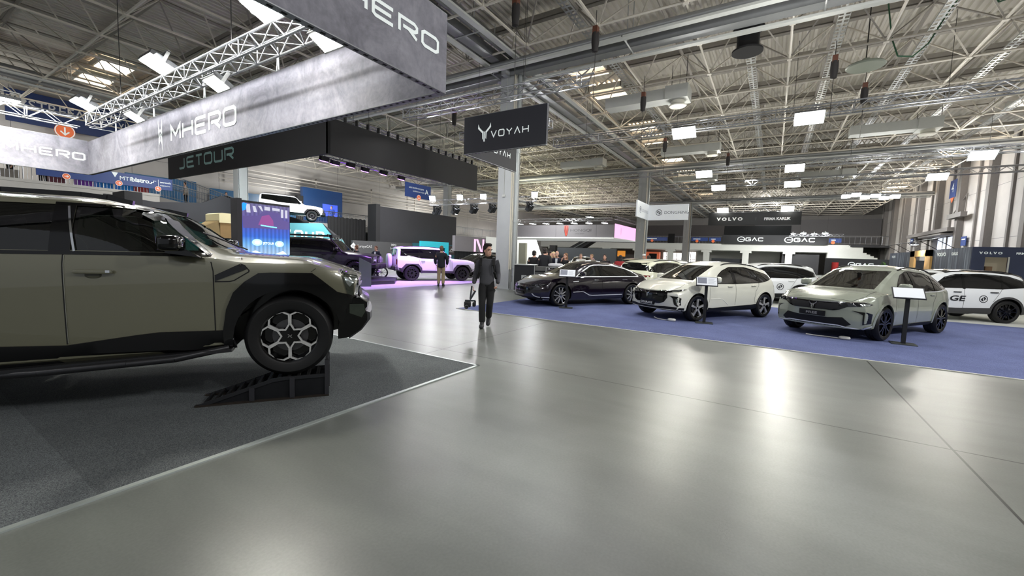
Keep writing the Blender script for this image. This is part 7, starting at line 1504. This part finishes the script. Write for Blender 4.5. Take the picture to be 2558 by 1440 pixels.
    for s in 'RL':
        a = V(p['ank'+s]); t = V(p['toe'+s]); d = (t-a); ang = math.atan2(d.y, d.x); pit = math.atan2(d.z+.045, math.hypot(d.x, d.y)) if a.z > .12 else 0
        rot = MX.Rotation(ang, 3, 'Z') @ MX.Rotation(-pit, 3, 'Y'); c = V((a.x+t.x, a.y+t.y, a.z+t.z-.03))/2
        if a.z <= .12: c.z = .05
        blob(sh, c, (.29, .105, .10), 14, 8, .75, rot=rot); blob(sh, c+rot @ V((-.07, 0, .035)), (.14, .095, .10), 12, 8, .8, rot=rot)
    out['shoes'] = sh.mesh('shoes', mat('c_shoe', (34, 34, 36)), 60)
    BODIES[key] = out
    return out
def person(label, x, y, hd, key='stand', pose={}, top=(40, 40, 46), legs=(32, 32, 36), hair=(40, 30, 24), shoes=(30, 30, 32), skin_c=(206, 160, 138), s=1., z=0., fine=False, style='short', group=None, wear={}):
    t = thing('person', label, 'person', (x, y, z), R(hd), group); b = body_meshes(key, pose, fine, wear); cm = lambda n, c, r=.85: mat('%s_%d_%d_%d' % ((n,)+tuple(c)), c, r, var=.12, scale=9)
    for part, nm, m in (('body', 'body', cm('skin', skin_c, .5)), ('top', 'jacket' if wear.get('jacket') else 'sweater', cm('cloth', top)), ('legs', 'trousers', cm('cloth', legs)), ('shoes', 'shoes', cm('shoe', shoes, .6))):
        o = link(bpy.data.objects.new(nm, b[part]), t); o.material_slots[0].link = 'OBJECT'; o.material_slots[0].material = m
    hc = b['hc']; rz = MX.Rotation(b['turn'], 3, 'Z'); P = lambda *p: hc+rz @ V(p)
    if style != 'bald':
        h = MB(); blob(h, P(-.022, 0, .068), (.205, .176, .185), 20, 12, .95, rot=rz); blob(h, P(-.05, 0, .0), (.13, .165, .17), 16, 10, .9, rot=rz)
        if style == 'quiff': blob(h, P(.045, 0, .128), (.12, .13, .075), 14, 8, .85, rot=rz @ MX.Rotation(R(-15), 3, 'Y')); blob(h, P(-.02, 0, .145), (.16, .14, .05), 14, 8, .9, rot=rz)
        if style == 'long': blob(h, P(-.055, 0, -.09), (.13, .2, .28), 14, 10, .8, rot=rz)
        h.build('hair', cm('hair', hair, .7), t, 60)
    if style == 'cap': c = MB(); blob(c, P(-.01, 0, .10), (.21, .18, .13), 16, 8, .9, rot=rz); c.box(P(.11, 0, .08), (.10, .14, .015), rz); c.build('cap', cm('cap', (225, 225, 225)), t, 50)
    f = MB()
    for q in (-1, 1): blob(f, P(.088, q*.033, .012), (.016, .030, .014), 8, 6, .9, rot=rz)
    f.build('eye', mat('eye_dark', (34, 28, 26), .3), t, 60); f = MB()
    for q in (-1, 1): f.box(P(.097, q*.035, .038), (.012, .042, .009), rz)
    f.build('eyebrow', cm('hair', hair, .7), t); f = MB(); blob(f, P(.094, 0, -.064), (.012, .046, .012), 8, 6, .9, rot=rz); f.build('mouth', mat('lip', (150, 96, 88), .5), t, 60)
    if wear.get('shirt'): f = MB(); f.add([(.125, -.05, 1.46), (.125, .05, 1.46), (.155, .035, 1.05), (.155, -.035, 1.05)], [(0, 1, 2, 3)]); f.build('shirt_front', cm('shirt', wear['shirt']), t)
    t.scale = (s,)*3
    return t
# the walking man with the gimbal camera
WALK = dict(hipR=(0, -.088, .93), kneeR=(.10, -.085, .52), ankR=(.06, -.075, .085), toeR=(.23, -.085, .04), hipL=(0, .088, .93), kneeL=(.05, .075, .50), ankL=(-.24, .05, .17), toeL=(-.13, .045, .065),
    shR=(0, -.168, 1.43), shL=(0, .168, 1.43), elR=(-.05, -.245, 1.16), wrR=(.0, -.285, .92), hdR=(.03, -.30, .84), elL=(-.08, .24, 1.17), wrL=(.09, .24, .95), hdL=(.16, .225, .90), bendR=1.5, bendL=1.1, turn=R(38), head=(.03, 0, 1.655))
man = person('man in grey sweater and black trousers walking with backpack and camera in hand', 7.17, 5.11, 213, 'walk', WALK, (72, 72, 77), (26, 26, 28), (38, 28, 24), (38, 38, 42), s=.985, fine=True, style='quiff', wear={'grow': .022, 'hem': .95})
st = MB()
for q in (-1, 1): pts = [(-.13, q*.13, 1.36), (-.05, q*.135, 1.525), (.06, q*.135, 1.50), (.150, q*.14, 1.36), (.145, q*.16, 1.20), (.05, q*.20, 1.07)]; [st.box((V(a)+V(c))/2, ((V(c)-V(a)).length+.02, .055, .018), (V(c)-V(a)).to_track_quat('X', 'Z').to_matrix()) for a, c in zip(pts, pts[1:])]
bp_ = tag(st.build('backpack', mat('strap_black', (18, 18, 19), .8), None, 50), 'black backpack worn by the walking man in the grey sweater', 'backpack'); bk2 = MB(); blob(bk2, (-.235, 0, 1.24), (.2, .32, .46), e=.6); bk2.build('pack_body', mat('strap_black', (18, 18, 19), .8), bp_, 50)
bp_.location = (7.17, 5.11, 0); bp_.rotation_euler = (0, 0, R(213)); bp_.scale = (.985,)*3
cmr = thing('gimbal_camera', 'black camera on a gimbal hanging from the walking man\'s right hand', 'camera', (7.17, 5.11, 0), R(213)); cmr.scale = (.985,)*3; bl = mat('camera_black', (20, 20, 22), .45); gg = mat('gimbal_grey', (66, 70, 74), .35, .4)
b = MB(); b.tube((.055, -.318, .90), (.05, -.345, .62), .017, 8); b.tube((.06, -.235, .80), (.05, -.345, .60), .020, 8); b.box((.05, -.345, .58), (.06, .22, .03)); b.tube((.05, -.24, .58), (.05, -.24, .47), .022, 8); b.build('gimbal_arm', gg, cmr, 50); b = MB(); blob(b, (.06, -.40, .50), (.10, .15, .13), e=.4); b.build('camera_body', bl, cmr, 50); b = MB(); b.lathe([(0, -.02), (.038, -.02), (.042, .10), (.036, .11), (0, .10)], 18, 'X', (.11, -.41, .455)); b.build('lens', mat('camera_black', (20, 20, 22), .45), cmr, 40); b = MB(); blob(b, (.05, -.26, .50), (.07, .07, .10), e=.5); b.build('gimbal_motor', bl, cmr, 50)
# other visitors
person('man in dark jacket and beige trousers seen from behind at the boxy white SUV', 14.33, 12.80, 38, 'look', dict(elR=(-.02, -.27, 1.16), wrR=(.10, -.25, .95), hdR=(.14, -.23, .88), elL=(-.02, .27, 1.16), wrL=(.12, .24, .96), hdL=(.17, .2, .90), turn=R(12)), (24, 25, 34), (150, 134, 104), (104, 76, 56), (38, 34, 36), s=1.03, wear={'grow': .05, 'hem': .86, 'jacket': 1})
TALK = dict(elR=(.02, -.26, 1.16), wrR=(.2, -.16, 1.1), hdR=(.27, -.12, 1.12), turn=R(-10)); ARMUP = dict(elR=(.12, -.25, 1.2), wrR=(.16, -.12, 1.45), hdR=(.14, -.08, 1.53), bendR=.3)
J1 = {'grow': .04, 'hem': .84, 'jacket': 1}
for x, y, hd, k, ps, tp, lg, hr, s, sty, lb, wr in (
    (16.75, 9.32, 20, 'talk', TALK, (18, 18, 20), (24, 24, 28), (26, 20, 18), .99, 'short', 'person in black jacket with dark hair beside the sage panel, back to the camera', J1),
    (17.4, 9.65, 60, 'talk', TALK, (40, 58, 128), (30, 36, 70), (90, 84, 80), .99, 'short', 'man in bright blue suit in the crowd behind the flight cases', J1),
    (17.6, 8.95, 300, 'talk', TALK, (214, 214, 210), (30, 30, 34), (30, 24, 22), 1.0, 'short', 'man in white shirt partly behind the broad man in black', J1),
    (16.1, 8.42, 15, 'stand', {}, (22, 23, 28), (22, 22, 26), (40, 34, 32), 1.06, 'short', 'tall broad man in black jacket seen from behind at the rack', {'grow': .06, 'hem': .84, 'jacket': 1}),
    (17.3, 8.60, 210, 'stand', {}, (120, 116, 112), (50, 50, 56), (206, 186, 140), .98, 'long', 'blonde visitor just right of the tall broad man in black', {'grow': .03, 'hem': .9}),
    (16.7, 8.12, 195, 'suit', TALK, (26, 29, 44), (26, 28, 38), (200, 200, 200), 1.0, 'bald', 'balding man in navy suit and white shirt facing the camera in the crowd', {'grow': .045, 'hem': .82, 'jacket': 1, 'shirt': (216, 220, 226)}),
    (16.5, 7.60, 160, 'armup', ARMUP, (22, 22, 24), (26, 26, 30), (120, 84, 56), .95, 'long', 'woman in black top with hand at her face behind the black sedan', {'grow': .028, 'hem': .9}),
    (20.0, 10.35, 240, 'stand', {}, (40, 40, 44), (30, 30, 34), (60, 44, 34), .98, 'short', 'visitor far back between the blue suit and the black jacket', {'grow': .03, 'hem': .9}),
    (21.5, 9.0, 200, 'stand', {}, (206, 206, 200), (60, 60, 66), (120, 100, 80), .97, 'short', 'far visitor in pale top left of the woman with red hair tie', {'grow': .03, 'hem': .9}),
    (22.5, 8.75, 170, 'talk', TALK, (150, 140, 130), (40, 40, 46), (150, 120, 90), .97, 'short', 'far visitor in beige top behind the black sedan roof', {'grow': .04, 'hem': .84, 'jacket': 1}),
    (19.6, 6.95, 190, 'stand', {}, (30, 28, 30), (30, 30, 34), (50, 34, 26), .96, 'long', 'dark haired woman in black above the black sedan windscreen', {'grow': .03, 'hem': .9}),
    (19.2, 6.05, 10, 'stand', {}, (150, 40, 44), (30, 30, 34), (30, 22, 20), .95, 'long', 'visitor in red top with dark hair above the black sedan roof', {'grow': .03, 'hem': .9}),
    (23.6, 6.1, 185, 'stand', {}, (32, 34, 40), (30, 30, 34), (60, 50, 44), 1.02, 'cap', 'person with white cap and dark jacket beyond the black sedan roof', J1),
    (20.0, 4.95, 20, 'stand', {}, (30, 30, 34), (30, 30, 34), (56, 44, 36), .97, 'short', 'visitor in dark clothes beside the cream SUV roof', {'grow': .03, 'hem': .9}),
    (15.6, 20.4, 130, 'suit2', TALK, (26, 29, 44), (26, 28, 38), (110, 80, 60), 1.0, 'short', 'man in dark suit and pale shirt behind the black off-roader, left of two', {'grow': .045, 'hem': .82, 'jacket': 1, 'shirt': (216, 220, 226)}),
    (16.4, 19.7, 200, 'suit2', TALK, (28, 32, 50), (26, 28, 38), (96, 60, 44), 1.0, 'short', 'man in navy suit behind the black off-roader, right of two', {'grow': .045, 'hem': .82, 'jacket': 1, 'shirt': (216, 220, 226)})):
    person(lb, x, y, hd, k, ps, tp, lg, hr, s=s, style=sty, wear=wr)
for x, y, z, hd, tp, lb in ((5.0, 36.4, 4.65, 200, (16, 16, 18), 'person in black on the balcony at far left, arms spread'), (6.2, 36.3, 4.65, 240, (14, 14, 16), 'person in black on the balcony left of the blue bistro sign'), (13.4, 37, 4.3, 150, (150, 140, 128), 'person in pale top on the balcony stairs'), (15.9, 36.6, 3.86, 260, (18, 18, 22), 'person in dark clothes and cap behind the balcony railing'), (25.2, 36.8, 3.86, 230, (30, 60, 150), 'person in blue top standing on the balcony by the blue glowing room')):
    person(lb, x, y, hd, 'talk' if hd != 200 else 'spread', TALK if hd != 200 else dict(elR=(0, -.42, 1.3), wrR=(.1, -.6, 1.2), hdR=(.14, -.68, 1.18)), tp, (24, 24, 28), (40, 30, 26), z=z, style='short', wear=J1)
def area(loc, tgt, size, e, col=(1, 1, 1), spread=180):  # bare area light, used for stand lamps and added fill light
    l = bpy.data.lights.new('area_light', 'AREA'); l.shape = 'DISK'; l.size = size; l.energy = e; l.color = col; l.spread = R(spread); o = bpy.data.objects.new('area_light', l); COL.objects.link(o); o.location = loc; o.rotation_euler = (V(tgt)-V(loc)).to_track_quat('-Z', 'Y').to_euler(); return o
# unseen fill lights added behind and beside the camera
for loc, tgt, e in (((-5, -3, 8.5), (2, 4, 0), 210), ((-7, 6, 8.5), (-1, 7, 0), 90), ((1, -9, 8.8), (8, -3, 0), 450), ((8, -11, 9), (12, -2, 0), 900)): area(loc, tgt, 1.2, e)
# uplights added in mid-air, without fittings, brighten the roof
for x, y, e in ((8, -6, 500), (14, 0, 600), (14, -9, 600), (22.5, 4, 600), (22.5, -5, 600), (22.5, -12, 600), (33.6, 3, 600), (33.6, -5, 600), (33.6, -12, 600), (44, 5, 500), (44, -8, 600), (56, 0, 500), (56, -10, 600), (26, 16, 500), (36, 20, 600), (50, 22, 800), (66, 8, 500), (68, -8, 500), (70, 26, 600)): area((x, y, 6.6), (x, y, 12), 2.0, e*(.19 if y < 12 else .16), (1, .99, .97))
# violet wash over the boxy white SUV
for x, y in ((11.5, 14.6), (14.5, 14.9), (16.2, 14.6)): area((x, y, 4.7), (x+.6, y+1.2, 0), .4, 150, (.55, .25, 1), 85)
# white stand lamps over the pale carpet
for x, y in ((14, 20), (20, 19), (12, 25), (19, 26)): area((x, y, 7), (x, y, 0), .8, 170)
area((18, 26, 8), (19.5, 31, 4), 1, 260, (1, 1, 1), 70)

def strip(loc, tgt, sx, sy, e, col=(1, 1, 1), spread=150):
    o = area(loc, tgt, sx, e, col, spread); o.data.shape = 'RECTANGLE'; o.data.size = sx; o.data.size_y = sy; return o
# added strip lights without fittings brighten the inside of the concrete look banners
o = strip((3.55, 11.8, 5.45), (4.66, 11.8, 4.3), 12.5, .12, 330); o.rotation_euler = (R(-45), 0, R(-90)) if False else o.rotation_euler
o.rotation_euler = MX(((0, -.64, -.77), (1, 0, 0), (0, -.77, .64))).to_euler()
o = strip((1.0, 19.4, 5.5), (1.0, 20.7, 4.4), 7, .12, 170); o.rotation_euler = (R(52), 0, 0)
area((49, 27, 7.5), (55, 27, 5), 1.5, 900); area((66, 1, 9), (78, 0, 4.5), 1.5, 1600); area((40, 2, 8.5), (50, 2, 6), .8, 60, spread=60); area((48, 24, 7), (48, 24, 12), 2, 500, (1, .97, .72)); area((62, 28, 7), (62, 28, 12), 2, 500, (1, .97, .72)); area((36, 22, 7), (36, 22, 12), 2, 250, (1, .97, .72))  # fill lights added for the fascia and far balcony, warm uplights for the roof
area((22, 24, 7.5), (29, 30.4, 3), 1, 420, spread=130); area((12, 27, 7), (13.5, 33.8, 3), 1, 260, spread=130); area((22, 36, 5.5), (25, 42, 8.2), 1, 420); area((40, 36, 5.5), (44, 42, 8), 1, 420); area((3, 37, 6), (5, 42, 8.5), 1, 160); area((0, 29, 6), (3, 35, 4.2), 1, 160)  # unseen fill lights added to brighten the stand, balcony and left walls
area((45, -8, 8), (50, -14, 5), 1, 500); area((62, -8, 8), (66, -14, 5), 1, 600); area((32, -8, 8), (35, -14, 6), 1, 400)  # unseen fill lights added to brighten the right wall

# small lamps of the blue carpet stand, on the truss carrying the VOYAH sign
for y in (11.8, 9.9, 8.0, 6.2, 5.2): area((11.7, y, 6.6), (12.6, y-2.2, .6), .28, 75)
for x, y in ((10.2, 3.2), (10.2, .2), (10.4, -3.0), (14.8, 4.0), (15.0, 0), (15.2, -4)): area((x, y, 8.6), (x+1.6, y, .6), .45, 80)  # lamps added overhead, clear of the truss, for highlights on the cars
area((10, 12, 9), (15.5, 10.3, 4), .8, 35, spread=70)
w = bpy.data.worlds.new('world'); SC.world = w; w.use_nodes = True; bg = w.node_tree.nodes['Background']; bg.inputs[0].default_value = (.82, .86, .92, 1); bg.inputs[1].default_value = .45
SC.view_settings.view_transform = 'Standard'; SC.view_settings.look = 'None'; SC.view_settings.exposure = 0
c = SC.cycles; c.use_denoising = True; c.max_bounces = 8; c.diffuse_bounces = 4; c.glossy_bounces = 4; c.transparent_max_bounces = 12; c.transmission_bounces = 4; c.sample_clamp_indirect = 6; c.caustics_reflective = False; c.caustics_refractive = False; c.use_adaptive_sampling = True; c.adaptive_threshold = .03; c.time_limit = 1050
try: c.denoiser = 'OPENIMAGEDENOISE'
except Exception: pass
